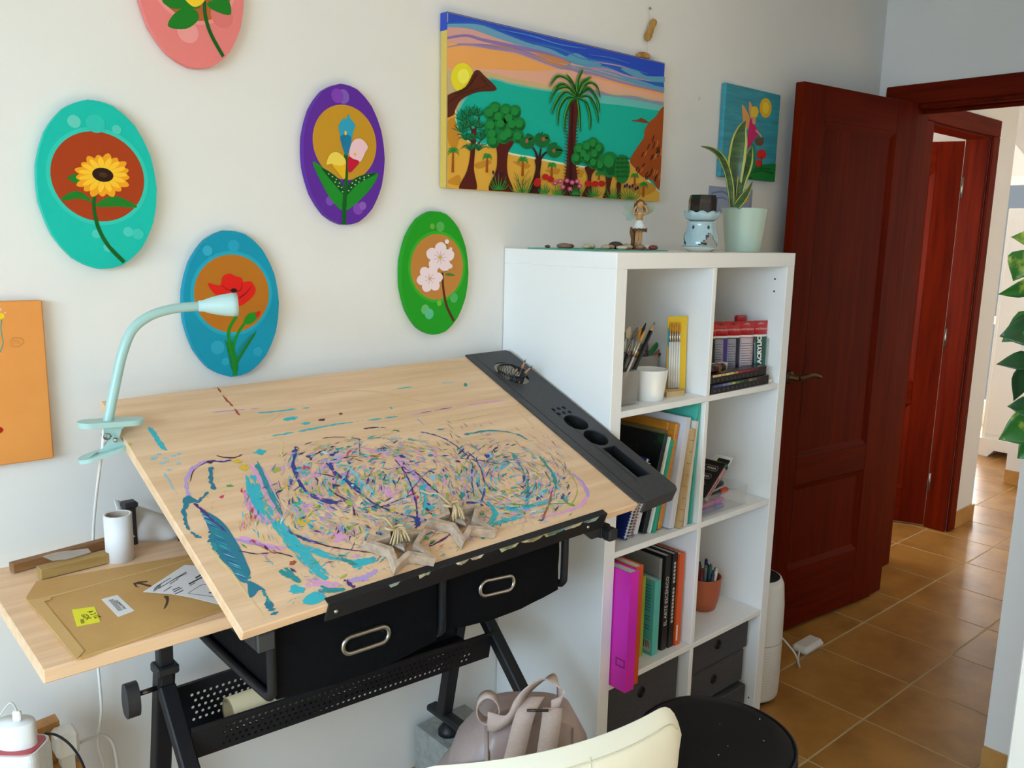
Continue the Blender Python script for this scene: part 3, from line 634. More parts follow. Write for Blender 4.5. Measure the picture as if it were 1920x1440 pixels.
A.paint('painted_fronds', [stroke(f, 10, 2, wm=30) for f in fr], '#1d6a26')
A.paint('painted_fronds', [stroke([(x-4, y-6) for x, y in f], 3, 1, wm=10) for f in fr], '#57a336')
A.paint('painted_fronds', [stroke([(x+5, y+7) for x, y in f], 4, 1, wm=9) for f in fr], '#0c4018')
# leafy trees on the right
A.paint('painted_trunk', [trunk((985, 1128), (1062, 1128), (1032, 1180), (1026, 1240), (1036, 1345), (962, 1338), (992, 1260), (1002, 1190)), trunk((1126, 1180), (1168, 1185), (1155, 1260), (1152, 1355), (1102, 1352), (1128, 1270)), trunk((1198, 1235), (1228, 1235), (1224, 1300), (1228, 1365), (1194, 1362), (1202, 1300))], TR)
c4 = [(945, 1010), (928, 1072), (1000, 992), (1040, 972), (1078, 1005), (1050, 1042), (1000, 1070), (1042, 1100), (1088, 1118), (975, 1040)]
A.paint('painted_crown', [ell(x, y, 38, 44, 16) for x, y in c4]+[ell(1152, 1112, 66, 88, 24), ell(1090, 1100, 42, 52, 18)], GR)
A.paint('painted_crown', [ell(x+5, y+10, 25, 29, 14) for x, y in c4]+[ell(1160, 1125, 42, 58, 20)], GD)
A.paint('painted_crown', [ell(x-4, y-5, 20, 24, 14) for x, y in c4]+[ell(1145, 1090, 34, 42, 18)], '#1d8c3c')
A.paint('painted_crown', [ell(1235, 1142, 52, 98, 24)], '#1a7a30')
A.paint('painted_crown', [q for y in (1080, 1110, 1140, 1170, 1200) for x in (1205, 1235, 1262) for q in strands(x, y, 5, 22, 34, -2.6, -.5, 3, 6)], '#0f5a22')
# flowers and tufts
A.paint('painted_tuft', [q for x, y, s in [(400, 1280, 90), (560, 1300, 110), (708, 1305, 60), (800, 1315, 60), (922, 1315, 60), (1040, 1325, 70), (1170, 1340, 80), (1285, 1345, 90)] for q in strands(x, y, 9, s*.6, s, -math.pi*.92, -math.pi*.08, -s*.25, 6)], '#2c8a36')
A.paint('painted_tuft', [stroke([(560, 1300), (530, 1220), (505, 1160)], 5, 2), stroke([(560, 1300), (565, 1220), (610, 1150)], 5, 2), stroke([(565, 1250), (600, 1215), (620, 1190)], 4, 2), stroke([(548, 1250), (520, 1215), (500, 1200)], 4, 2)], '#1f5a2a')
A.paint('painted_flower', [ell(x, y, 23, 21, 14) for x, y in [(715, 1195), (750, 1211), (664, 1222), (658, 1240), (1004, 1240), (1050, 1242), (1095, 1240)]], '#c4201a', each=True)
pk = [(780, 1236), (815, 1224), (860, 1220), (895, 1232), (930, 1224), (946, 1256), (880, 1276), (832, 1262)]
A.paint('painted_flower', [ell(x, y, 17, 16, 12) for x, y in pk], '#c8456c', each=True)
A.paint('painted_flower', [ell(x, y, 9, 8, 10) for x, y in pk], '#e08aa0')
A.paint('painted_flower', [ell(x, y, 7, 13, 8) for x, y in [(362, 1165), (385, 1160), (425, 1180), (1250, 1258), (1265, 1250), (1282, 1262), (1302, 1255), (1322, 1275), (1338, 1268)]], '#3c1848')
# --- small canvas with a winged girl
r_ = canvas_rect('fairy_painting', 'small turquoise canvas of a winged gardener beside the open door', 0.905, 1.228, 1.700, 1.990, 0.020, mat('turquoise_oil', '#3a9dac', 0.5, col2='#2b8597', nscale=7, stretch=(1, 1, 9)))
A = Art(r_, -0.020, ZF, (0.905, 1.228, 1.700, 1.990))
A.paint('painted_grass', [smooth([(1380, 690), (1450, 668), (1560, 655), (1620, 605), (1680, 600), (1770, 602), (1770, 730), (1380, 730)], 3)], '#1a7a34')
A.paint('painted_grass', [stroke([(1420, 700), (1520, 680), (1600, 690)], 6, 10), stroke([(1580, 660), (1660, 640), (1740, 660)], 6, 10), stroke([(1600, 640), (1650, 625), (1720, 630)], 5, 8)], '#0e5523')
A.paint('painted_sun', [ell(1690, 222, 40, 66, 22)], '#e6b428')
A.paint('painted_sun', [ell(1690, 222, 22, 38, 18)], '#f3cd44')
A.paint('painted_wing', [smooth([(1532, 200), (1562, 238), (1584, 300), (1570, 362), (1545, 350), (1536, 280)], 4), smooth([(1580, 180), (1600, 215), (1598, 290), (1582, 270)], 4)], '#e6a25a')
A.paint('painted_dress', [smooth([(1586, 300), (1612, 320), (1638, 390), (1612, 430), (1592, 470), (1558, 492), (1572, 400)], 4)], '#d0286c')
A.paint('painted_skirt', [smooth([(1590, 470), (1618, 478), (1622, 600), (1588, 612)], 4)], '#1f8a6a')
A.paint('painted_hair', [smooth([(1596, 220), (1628, 214), (1642, 246), (1626, 284), (1594, 282)], 4)], '#e8c040')
A.paint('painted_face', [smooth([(1602, 284), (1622, 288), (1618, 330), (1600, 322)], 4), stroke([(1622, 370), (1650, 400), (1662, 420)], 12, 9)], '#d9a070')
A.paint('painted_basket', [smooth([(1618, 430), (1672, 420), (1668, 468), (1626, 468)], 3)], '#6a5038')
A.paint('painted_flower', [petal(1660, 532, 2*math.pi*k/8, 4, 34, 13) for k in range(8)]+[petal(1642, 590, 2*math.pi*k/7, 3, 24, 10) for k in range(7)], '#d42a26')
A.paint('painted_stalk', [stroke([(1658, 640), (1660, 580), (1655, 540)], 5, 4)], '#2c3a20')
# --- pale blue card on the wall behind the plant
r_ = thing('postcard', 'pale blue card on the wall behind the sansevieria', 'card', (0.995, -0.001, 1.585))
part('card', MB().box((0.872, -0.003, 1.585), (1.122, -0.001, 1.669)), mat('pale_blue_card', '#9aa4b8', 0.6, col2='#8793b0', nscale=9), r_)
A = Art(r_, -0.003, ZF, (0.872, 1.122, 1.585, 1.669))
A.paint('painted_wave', [stroke([(1330, 790), (1400, 780), (1440, 800)], 10, 14), stroke([(1340, 830), (1400, 820), (1430, 835)], 12, 10)], '#6a80ac')
A.paint('painted_spot', [ell(1562, 832, 16, 22, 14)], '#d0a23c')
# --- hanging driftwood
r_ = thing('driftwood_hanging', 'two driftwood pieces hanging on a thread above the landscape', 'wall hanging', (0.51, -0.012, 2.0))
W_ = lambda u, v: tuple(onY(u, v, -0.012))
part('thread', MB().tube([W_(1218, 18), W_(1216, 60), W_(1214, 100), W_(1212, 112)], 0.0006, 5), flat('#c8c0b0'), r_)
M_DRIFT = mat('driftwood', '#9a6a2c', 0.8, col2='#c99a52', nscale=20, stretch=(3, 3, 1), bump=0.4)
pp = [W_(1227, 37), W_(1224, 45), W_(1220, 56), W_(1216, 66), W_(1213, 76)]
part('driftwood_piece', MB().tube(smooth(pp, 3, False), [0.005, 0.009, 0.0105, 0.011, 0.010, 0.0095, 0.0095, 0.011, 0.0105, 0.0115, 0.011, 0.009, 0.005], 9), M_DRIFT, r_)
pp = [W_(1193, 106), W_(1205, 105), W_(1217, 107)]
part('driftwood_piece', MB().tube(smooth(pp, 4, False), [0.004, 0.008, 0.010, 0.011, 0.011, 0.011, 0.010, 0.009, 0.005], 9), M_DRIFT, r_)
part('nail', MB().sphere(onY(1219, 16, -0.006), 0.004, 8, 6), flat('#8d857a'), r_)
single('wall_plug', MB().sphere(onY(1310, 184, -0.001), 0.006, 10, 6, sc=(1, .4, 1)), flat('#d8d0c2'), 'small filled screw hole between landscape and small canvas', 'wall plug')
# ================================================================== WHITE CUBE SHELF AND WHAT STANDS ON AND IN IT
SW, SD, SH = 0.765, 0.39, 1.465
S1, S2, S3, S4 = 1.092, 0.741, 0.390, 0.038
shelf = thing('cube_shelf', 'tall white cube shelf unit with eight compartments', 'shelf', (SW/2, -SD/2, 0))
def sb(nm, a, b, ch=0.0012): return part(nm, MB().box(a, b, 0, None, ch), M_WHITE, shelf)
sb('top_panel', (0, -SD, SH-0.038), (SW, -0.002, SH)); sb('bottom_panel', (0, -SD, 0.0), (SW, -0.002, 0.038))
sb('side_panel', (0, -SD, 0.038), (0.038, -0.002, SH-0.038)); sb('side_panel', (SW-0.038, -SD, 0.038), (SW, -0.002, SH-0.038))
CX = SW/2
for z in (S1, S2, S3): sb('shelf_board', (0.038, -SD+0.001, z-0.016), (SW-0.038, -0.002, z))
for za, zb in ((S1, SH-0.038), (S2, S1-0.016), (S3, S2-0.016), (S4, S3-0.016)): sb('divider', (CX-0.008, -SD+0.0005, za), (CX+0.008, -0.002, zb))
for z in (1.39, 1.355): part('peg_hole', MB().disc((SW-0.0383, -SD+0.037, z), 0.003, (-1, 0, 0), 10), flat('#2a2622'), shelf)
part('peg_hole', MB().disc((SW-0.0383, -SD+0.02, 0.09), 0.003, (-1, 0, 0), 10), flat('#2a2622'), shelf)
L0, L1x = 0.038, CX-0.008; R0, R1x = CX+0.008, SW-0.038
# ---- fabric drawers in the bottom row
M_FELT = mat('dark_grey_fabric', '#4a494d', 0.9, col2='#424146', nscale=120, bump=0.15)
M_FELTD = mat('drawer_shadow_gap', '#2b2c30', 0.95)
M_EYE = mat('eyelet_metal', '#2c2a2a', 0.3, metal=0.8)
def fabric_drawer(x0, x1, z0, z1, yf, label):
    r = thing('fabric_drawer', label, 'drawer', ((x0+x1)/2, -0.2, z0), 'dark grey fabric drawers in the bottom row')
    part('body', MB().box((x0, yf, z0), (x1, -0.03, z1), 0, None, 0.004), M_FELT, r)
    c = Vector(((x0+x1)/2, yf-0.0005, (z0+z1)/2+0.006)); M = align((0, -1, 0))
    part('eyelet', MB().lathe([(0.0085, -0.002), (0.0085, 0.003), (0.011, 0.0045), (0.014, 0.003), (0.0155, 0.0)], c, 24, M=M).lathe([(0.0001, 0.0006), (0.0088, 0.0006)], c, 24, 1, M=M), [M_EYE, flat('#0c0b0b')], r, 'round dark metal pull eyelet')
    return r
fabric_drawer(L0+0.004, L1x-0.012, 0.218, 0.368, -0.362, 'wide dark grey fabric drawer under the magenta binder, upper one')
fabric_drawer(L0+0.004, L1x-0.012, 0.042, 0.213, -0.362, 'dark grey fabric drawer at floor level below the binders')
fabric_drawer(R0+0.003, R1x-0.014, 0.262, 0.368, -0.360, 'dark grey fabric drawer under the terracotta pen pot, topmost of three')
fabric_drawer(R0+0.003, R1x-0.022, 0.153, 0.257, -0.356, 'dark grey fabric drawer, middle of the three on the right')
fabric_drawer(R0+0.003, R1x-0.014, 0.042, 0.140, -0.366, 'dark grey fabric drawer, lowest of the three on the right')
# ---- on top of the shelf
mb = MB().box((0.035, -0.272, SH), (0.335, -0.05, SH+0.003), 0, None, 0.001)
tmx = thing('place_mat', 'thin teal mat with pebbles on top of the shelf', 'mat', (0.185, -0.16, SH))
part('mat_sheet', mb, flat('#5fae9c', 0.7), tmx); part('red_stripe', MB().box((0.215, -0.2725, SH+0.0032), (0.262, -0.20, SH+0.0036)), flat('#a8443a', 0.7), tmx)
random.seed(11)
pcol = ['#b09a80', '#c2b49c', '#8a6a58', '#a8806c', '#6e5a4c', '#cfc4ae', '#9a8874', '#b47f74', '#d8d0c0', '#7a5148']
pl = [(0.06, -0.10, .009, 5, 'small dark pebble at the left end of the mat', '#4c3a34'), (0.095, -0.125, .022, 9, 'long flat brown pebble on the mat', '#8a6858'), (0.13, -0.11, .013, 8, 'reddish brown pebble behind the long flat one', '#7c4a3c'), (0.135, -0.165, .014, 8, 'beige pebble beside the long flat one', '#c0b090'), (0.165, -0.15, .016, 10, 'cream pebble left of the pink one', '#cfc6ac'), (0.17, -0.20, .014, 8, 'pale tan pebble near the front of the mat', '#b8a088'), (0.195, -0.195, .014, 8, 'pink pebble beside the large dark one', '#c08a80'), (0.225, -0.185, .022, 15, 'large dark brown pebble in the middle of the mat', '#3c2c26'), (0.222, -0.21, .017, 6, 'yellowish white pebble under the dark one', '#dcd2b0'), (0.25, -0.205, .014, 9, 'light grey pebble right of the dark one', '#b8ac98'), (0.262, -0.19, .014, 11, 'tan pebble left of the red stripe', '#a8907c'), (0.275, -0.225, .016, 10, 'brown pebble in front of the figurine', '#94785f'), (0.305, -0.245, .016, 9, 'dark red pebble at the foot of the figurine', '#7c322c'), (0.318, -0.225, .017, 9, 'white pebble at the foot of the figurine', '#e4ded2')]
for x, y, r, hh, lb, c in pl:
    single('pebble', MB().sphere((x, y, SH+0.003+hh*0.0005+0.0015), r, 12, 8, sc=(1, .75, hh*0.0006/r+.1), M=Matrix.Rotation(random.uniform(0, 3), 3, 'Z')), mat('stone_'+c, c, 0.55, col2='#8d7a68', nscale=40, contrast=(.5, .9)), lb, 'pebble', 'pebbles on the mat')
# fairy figurine
FX, FY, FZ = 0.292, -0.200, SH+0.012
M_RES = mat('painted_resin_skin', '#c99a62', 0.6, col2='#b5834e', nscale=60); M_BARK = mat('painted_resin_bark', '#5c3418', 0.7, col2='#8a5a2c', nscale=50, bump=0.3)
fg = thing('fairy_figurine', 'small winged fairy figurine standing among pebbles on the shelf', 'figurine', (FX, FY, SH+0.003))
cr = Vector((_r.x, _r.y, 0)).normalized(); cf = Vector((cr.y, -cr.x, 0))   # figurine faces the room: right and front directions
cf = cf if cf.dot(CAM-Vector((FX, FY, 1.5))) > 0 else -cf
FP = lambda x, y, z: Vector((FX, FY, FZ))+cr*x+cf*y+Vector((0, 0, z))
part('base', MB().lathe([(0.0005, -0.009), (0.020, -0.009), (0.019, -0.004), (0.013, 0.0), (0.0005, 0.001)], FP(0, 0, 0), 14, sx=1.1), M_BARK, fg)
part('tree_stump', MB().tube([FP(-0.010, -0.008, 0), FP(-0.010, -0.009, 0.018), FP(-0.012, -0.009, 0.035), FP(-0.008, -0.008, 0.046)], [0.006, 0.005, 0.008, 0.011], 9), M_BARK, fg)
mb = MB()
mb.tube([FP(-0.004, 0.002, 0.0), FP(-0.001, 0.003, 0.02), FP(0.001, 0.002, 0.042)], [0.0035, 0.0048, 0.0062], 9).tube([FP(0.007, 0.001, 0.0), FP(0.008, 0.003, 0.02), FP(0.007, 0.001, 0.042)], [0.0035, 0.0048, 0.0062], 9)
mb.tube([FP(0.004, 0, 0.062), FP(0.004, 0, 0.080), FP(0.004, 0, 0.092), FP(0.004, 0, 0.097)], [0.008, 0.0095, 0.005, 0.004], 10)
mb.sphere(FP(0.004, 0.002, 0.106), 0.0105, 14, 10, sc=(.95, .95, 1.12))
mb.tube(smooth([tuple(FP(-0.003, 0.002, 0.086)), tuple(FP(-0.012, 0.006, 0.083)), tuple(FP(-0.013, 0.009, 0.093)), tuple(FP(-0.006, 0.010, 0.103))], 3, False), 0.0032, 8)
mb.tube(smooth([tuple(FP(0.011, 0.002, 0.086)), tuple(FP(0.021, 0.005, 0.084)), tuple(FP(0.021, 0.008, 0.096)), tuple(FP(0.013, 0.009, 0.106))], 3, False), 0.0032, 8)
mb.sphere(FP(0.004, 0.0128, 0.104), 0.0018, 8, 6)
part('body', mb, M_RES, fg)
part('hair', MB().sphere(FP(0.004, -0.002, 0.109), 0.0122, 14, 9, sc=(1, .95, 1)).tube([FP(-0.007, 0.002, 0.110), FP(-0.009, 0.003, 0.100), FP(-0.007, 0.004, 0.090)], [0.005, 0.0045, 0.002], 8).tube([FP(0.015, 0.002, 0.110), FP(0.016, 0.003, 0.100), FP(0.013, 0.005, 0.092)], [0.005, 0.0045, 0.002], 8), flat('#6a4420', 0.6), fg)
n = 20
part('dress', MB().lathe([(0.0075, 0.086), (0.0085, 0.075), (0.0075, 0.068), (0.013, 0.058), (0.0195, 0.045), (0.017, 0.044), (0.004, 0.060)], FP(0.004, 0, 0), 22), mat('pale_blue_resin', '#c3ccd0', 0.55, col2='#e8e4d8', nscale=90), fg)
mb = MB()
for k in range(11):
    t = 2*math.pi*k/11; mb.tube([FP(0.004+.018*math.cos(t), .018*math.sin(t), 0.046), FP(0.004+.020*math.cos(t), .020*math.sin(t), 0.036)], [0.004, 0.0008], 6)
part('skirt_hem', mb, M_BARK, fg)
def wing(sx, k0):
    mb = MB()
    for k, (ax, az, l, wd) in enumerate(((-.80, .62, .050, .012), (-.95, .12, .042, .010), (-.9, -.35, .034, .009))):
        if sx > 0 and k: continue
        p0 = FP(0.004+sx*0.004, -0.010, 0.080); d = (cr*(-ax*sx)+Vector((0, 0, az))-cf*.15).normalized(); nn = d.cross(cf).normalized()
        pts = []
        for t, w_ in ((0, .2), (.3, .75), (.6, 1), (.85, .7), (1, 0), (.82, -.55), (.6, -.75), (.3, -.6)): pts.append(p0+d*l*t+nn*wd*w_)
        mb.prism(pts, cf*0.0012)
    return mb
M_WING = mat('translucent_wing', '#a9a582', 0.3, col2='#8fa59a', nscale=60, alpha=0.85)
part('wing', wing(-1, 0), M_WING, fg); part('wing', wing(1, 0), M_WING, fg)
# oil burner with a dark glass on it, on a saucer
BX, BY = 0.440, -0.295
M_CER = mat('pale_blue_ceramic', '#9db9c2', 0.18, coat=0.4, col2='#a9c2c8', nscale=12)
sa = single('saucer', MB().lathe([(0.0005, 0.0), (0.030, 0.0), (0.036, 0.005), (0.050, 0.011), (0.051, 0.0125), (0.035, 0.008), (0.0005, 0.006)], (BX, BY, SH), 32), mat('cream_glaze', '#e0dccc', 0.25, coat=0.3), 'small cream saucer under the blue oil burner', 'saucer')
ob = thing('oil_burner', 'pale blue ceramic oil burner on a cream saucer', 'oil burner', (BX, BY, SH+0.009))
z0 = SH+0.0085
prof = [(0.036, 0.002), (0.046, 0.006), (0.0475, 0.018), (0.044, 0.036), (0.039, 0.052), (0.0375, 0.064), (0.0385, 0.070)]
mb = MB(); seg = 48; vs = []
pr = smooth(prof, 3, False)
for r, z in pr:
    for k in range(seg): t = 2*math.pi*k/seg; vs.append(Vector((BX+r*math.cos(t), BY+r*math.sin(t), z0+z)))
fs = []
camang = math.atan2(CAM.y-BY, CAM.x-BX)
def inhole(t, z):
    for c in (camang-1.45, camang+0.55, camang+2.5):
        d = (t-c+math.pi) % (2*math.pi)-math.pi
        if 0.010 < z < 0.040 and abs(d) < 0.62*(1-(z-0.010)/0.034): return True
    return False
for i in range(len(pr)-1):
    for k in range(seg):
        t = 2*math.pi*(k+.5)/seg
        if inhole(t, (pr[i][1]+pr[i+1][1])/2): continue
        k2 = (k+1) % seg; fs.append((i*seg+k, i*seg+k2, (i+1)*seg+k2, (i+1)*seg+k))
mb.add(vs, fs, 0, True)
inn = [Vector((BX+(v.x-BX)*.93, BY+(v.y-BY)*.93, v.z)) for v in vs]; mb.add(inn, [f[::-1] for f in fs], 0, True)
mb.lathe([(0.0005, 0.003), (0.040, 0.003)], (BX, BY, z0), 32, 0)
part('burner_body', mb, M_CER, ob)
mb = MB()
for c in (-0.55, 0.45): mb.sphere((BX+0.0385*math.cos(camang+c), BY+0.0385*math.sin(camang+c), z0+0.056), 0.0035, 8, 6, sc=(1, 1, 1.5))
part('vent_hole', MB().sphere((BX+0.0388*math.cos(camang-.55), BY+0.0388*math.sin(camang-.55), z0+0.056), 0.0032, 8, 6, sc=(1, 1, 1.6)), flat('#27343a'), ob)
part('vent_hole', MB().sphere((BX+0.0388*math.cos(camang+.5), BY+0.0388*math.sin(camang+.5), z0+0.056), 0.0032, 8, 6, sc=(1, 1, 1.6)), flat('#27343a'), ob)
mb = MB(); seg = 48; vs = []; pr = [(0.0005, 0.072), (0.030, 0.072), (0.040, 0.077), (0.045, 0.086), (0.047, 0.096), (0.0445, 0.096), (0.041, 0.086), (0.030, 0.078), (0.0005, 0.077)]
for i, (r, z) in enumerate(pr):
    for k in range(seg):
        t = 2*math.pi*k/seg; ww = (1+.05*abs(math.cos(t*5))) if r > .04 else 1; dz = (-0.004+0.007*abs(math.cos(t*5))) if z > .09 else 0
        vs.append(Vector((BX+r*ww*math.cos(t), BY+r*ww*math.sin(t), z0+z+dz)))
fs = [(i*seg+k, i*seg+(k+1) % seg, (i+1)*seg+(k+1) % seg, (i+1)*seg+k) for i in range(len(pr)-1) for k in range(seg)]
mb.add(vs, fs, 0, True); part('scalloped_bowl', mb, M_CER, ob)
part('tea_light', MB().lathe([(0.0005, 0.004), (0.018, 0.004), (0.018, 0.016), (0.0005, 0.014)], (BX, BY, z0), 20), mat('tin', '#b8b2a8', 0.3, metal=0.9), ob)
gl = thing('dark_glass', 'dark brown octagonal glass standing in the oil burner bowl', 'candle glass', (BX, BY, z0+0.0785))
mb = MB().lathe([(0.0005, 0.079), (0.036, 0.079), (0.0375, 0.085), (0.0375, 0.128), (0.034, 0.140), (0.031, 0.140), (0.034, 0.127), (0.034, 0.086), (0.0005, 0.083)], (BX, BY, z0), 8, M=Matrix.Rotation(camang+.39+.2, 3, 'Z'), sm=False)
part('glass_body', mb, mat('dark_brown_glass', '#1c120e', 0.15, coat=0.3), gl)
pz = Matrix.Rotation(camang+.2, 3, 'Z')
part('label_panel', MB().box((0.0345, -0.010, z0+0.083), (0.0358, 0.011, z0+0.118), 0, lambda x, y, z: Vector((BX, BY, 0))+pz @ Vector((x, y, z)), 0.001), mat('brown_label', '#2a1a14', 0.4), gl)
# sansevieria in a pale green pot
PX, PY = 0.660, -0.282
pp = thing('plant_pot', 'pale mint green flower pot on the right end of the shelf top', 'pot', (PX, PY, SH))
prof = [(0.0005, 0), (0.048, 0), (0.0495, 0.003), (0.052, 0.03), (0.0635, 0.118), (0.0645, 0.122), (0.0615, 0.122), (0.058, 0.112), (0.0005, 0.108)]
part('pot_shell', MB().lathe(prof, (PX, PY, SH), 40), mat('mint_ceramic', '#b3c6b8', 0.28, coat=0.25), pp)
part('soil', MB().lathe([(0.0005, 0.111), (0.030, 0.112), (0.0585, 0.109)], (PX, PY, SH), 24), mat('potting_soil', '#33261c', 0.95, bump=0.5, col2='#4a3828', nscale=90), pp)
pt = thing('sansevieria', 'sansevieria with yellow-edged upright leaves in the mint pot', 'plant', (PX, PY, SH+0.11))
M_SL = mat('sansevieria_leaf', '#1f4020', 0.38, col2='#3c5c2c', nscale=14, stretch=(1, 1, 6), contrast=(.4, .6)); M_SE = mat('sansevieria_margin', '#a8a850', 0.42)
def px_leaf(pts, wid, depth_y, nm='leaf', twist=0.0):
    """leaf along surveyed points, standing in the plane Y=depth_y"""
    C = [onY(u, v, depth_y) for u, v in pts]; C = [Vector(q) for q in smooth([tuple(c) for c in C], 5, False)]; N = len(C); G = []; W0 = wid
    for i in range(N):
        t = i/(N-1); d = (C[min(i+1, N-1)]-C[max(i-1, 0)]).normalized(); s_ = d.cross(cf).normalized(); s_ = (s_*math.cos(twist)+cf*math.sin(twist))
        if isinstance(wid, (list, tuple)):
            k = t*(len(wid)-1); a = int(k); b = min(a+1, len(wid)-1); w_ = wid[a]*(1-(k-a))+wid[b]*(k-a)
        else: w_ = wid*min(1, .45+1.2*t)*max(0.02, 1-t**6)
        row = []
        for j, q in enumerate((-1, -.74, -.35, 0, .35, .74, 1)): row.append(C[i]+s_*w_*q+cf*(abs(q)**2*w_*.35))
        G.append(row)
    mb = MB().grid(G, 0, True, 0.0016)
    nvv = 7; nf = (N-1)*6
    for i in range(N-1):
        for j in range(6):
            if j in (0, 5): mb.m[i*6+j] = 1; mb.m[nf+i*6+j] = 1
    return part(nm, mb, [M_SL, M_SE], pt)
px_leaf([(1377, 388), (1378, 345), (1380, 300), (1388, 250), (1398, 226)], [.010, .013, .021, .026, .024, .012, .001], PY+.012)
px_leaf([(1372, 388), (1369, 350), (1362, 318), (1350, 293), (1334, 280), (1314, 274)], [.007, .010, .010, .0105, .008, .005, .0006], PY-.004)
px_leaf([(1383, 388), (1388, 350), (1395, 320), (1403, 296), (1410, 274)], [.009, .011, .014, .018, .017, .010, .001], PY-.002, twist=.35)
px_leaf([(1374, 388), (1371, 350), (1370, 325), (1371, 308)], [.006, .006, .005, .003, .0006], PY+.004)
px_leaf([(1380, 388), (1390, 375), (1402, 358), (1411, 340)], [.010, .012, .011, .006, .0006], PY-.02, twist=.3)
px_leaf([(1382, 388), (1384, 350), (1386, 320), (1387, 304)], [.006, .006, .005, .003, .0006], PY+.006)

# ================================================================== ROW 1 LEFT: brushes
M_GLASS = mat('frosted_plastic', '#b9b4b0', 0.35, alpha=0.42)
M_CLEAR = mat('clear_plastic', '#d8d8d6', 0.2, alpha=0.13)
cu = thing('brush_cup', 'frosted square plastic cup holding brushes and a pencil', 'cup', (0.108, -0.315, S1))
x0, x1, y0, y1, hc = 0.074, 0.142, -0.349, -0.281, 0.085
mb = MB()
def shellbox(mb, x0, x1, y0, y1, z0, z1, t, flare=0.0):
    o = [(x0, y0), (x1, y0), (x1, y1), (x0, y1)]; cx, cy = (x0+x1)/2, (y0+y1)/2
    f = lambda q, k, s: (cx+(q[0]-cx)*s, cy+(q[1]-cy)*s, k)
    si = 1-2*t/(x1-x0)
    r0 = [f(q, z0, 1) for q in o]; r1 = [f(q, z1, 1+flare) for q in o]; r2 = [f(q, z1, si+flare) for q in o]; r3 = [f(q, z0+t*1.5, si) for q in o]
    vs = r0+r1+r2+r3; fs = [(3, 2, 1, 0), (12, 13, 14, 15)]
    for L in (0, 4, 8):
        for k in range(4): a, b = L+k, L+(k+1) % 4; fs.append((a, b, b+4, a+4))
    return mb.add(vs, fs)
part('cup_wall', shellbox(MB(), x0, x1, y0, y1, S1, S1+hc, 0.003, 0.04), M_GLASS, cu)
def brush(name, label, base, tip, rh, hcol, ferr, bcol, flatb=1.0, cat='paintbrush'):
    b = Vector(base); t = Vector(tip); d = t-b; L = d.length; d.normalize()
    r = thing(name, label, cat, base, 'brushes in the cup')
    part('brush_handle', MB().tube([b, b+d*L*.35, b+d*L*.62], [rh*.7, rh*1.25, rh], 9), flat(hcol, 0.3), r)
    part('ferrule', MB().tube([b+d*L*.62, b+d*L*.84], [rh, rh*1.05], 9, flat_=flatb), mat('ferrule_'+ferr, ferr, 0.25, metal=0.85), r)
    part('bristles', MB().tube([b+d*L*.84, b+d*L*.92, b+d*L], [rh*1.05, rh*1.3, rh*.35], 9, flat_=flatb), flat(bcol, 0.8), r)
    return r
def inner(u, v): return (u, v)
CB = lambda fx, fy: (x0+.008+(x1-x0-.016)*fx, y0+.008+(y1-y0-.016)*fy, S1+0.006)
def tipat(u, v, Y): q = onY(u, v, Y); return (q.x, q.y, q.z)
brush('paintbrush', 'paintbrush with golden bristles and brown handle in the cup', CB(.15, .15), tipat(1203, 612, -.32), .0030, '#5a2a20', '#d8cfc4', '#c98a3c')
brush('paintbrush', 'paintbrush with black bristles beside the golden one', CB(.25, .45), tipat(1211, 606, -.31), .0034, '#3a1a14', '#cdb890', '#201c20')
brush('paintbrush', 'thin white-handled paintbrush with golden bristles in the cup', CB(.05, .3), tipat(1210, 618, -.335), .0026, '#dedad4', '#d9d0c0', '#d49a44')
brush('paintbrush', 'paintbrush with broad beige bristles at the back of the cup', CB(.1, .85), tipat(1181, 612, -.285), .0050, '#2a2422', '#c8c4bc', '#cfc0a6', 2.0)
brush('paintbrush', 'paintbrush with grey bristles behind the black pencil', CB(.3, .8), tipat(1196, 614, -.285), .0042, '#2a2422', '#b4aca4', '#8a8078', 1.8)
brush('paintbrush', 'dark green handled paintbrush at the left of the cup', CB(.02, .6), tipat(1173, 622, -.30), .0030, '#1c3028', '#a8a49c', '#5c6a4c')
def pencil(name, label, base, tip, r, col, lead='#2a2624', wood='#c08a5c', group=None, cat='pencil'):
    b = Vector(base); t = Vector(tip); d = (t-b); L = d.length; d.normalize(); k = min(.028, L*.3)
    o = thing(name, label, cat, base, group)
    part('shaft', MB().tube([b, t-d*k], r, 6), flat(col, 0.35), o); part('sharpened_wood', MB().tube([t-d*k, t-d*k*.32], [r*.98, r*.36], 8), flat(wood, 0.7), o)
    part('lead', MB().tube([t-d*k*.32, t], [r*.36, r*.05], 8), flat(lead, 0.5), o)
    return o
pencil('charcoal_pencil', 'thick black pencil leaning in the brush cup', CB(.35, .2), tipat(1228, 603, -.325), .0055, '#171516')
single('milk_carton', MB().box((0.050, -0.225, S1), (0.115, -0.165, S1+0.175), 0, None, 0.002).prism([(0.050, -0.225, S1+0.175), (0.115, -0.225, S1+0.175), (0.115, -0.195, S1+0.205)], (0, 0.06, 0)) if False else MB().prism([(0.055, -0.215, S1), (0.125, -0.215, S1), (0.125, -0.215, S1+0.165), (0.110, -0.215, S1+0.195), (0.070, -0.215, S1+0.195), (0.055, -0.215, S1+0.165)], (0, 0.06, 0)), mat('worn_carton', '#b8a090', 0.7, col2='#d8cfc2', nscale=30), 'worn beige carton behind the brush cup', 'carton')
wp = thing('white_planter', 'small empty white ceramic pot beside the brush cup', 'pot', (0.215, -0.325, S1))
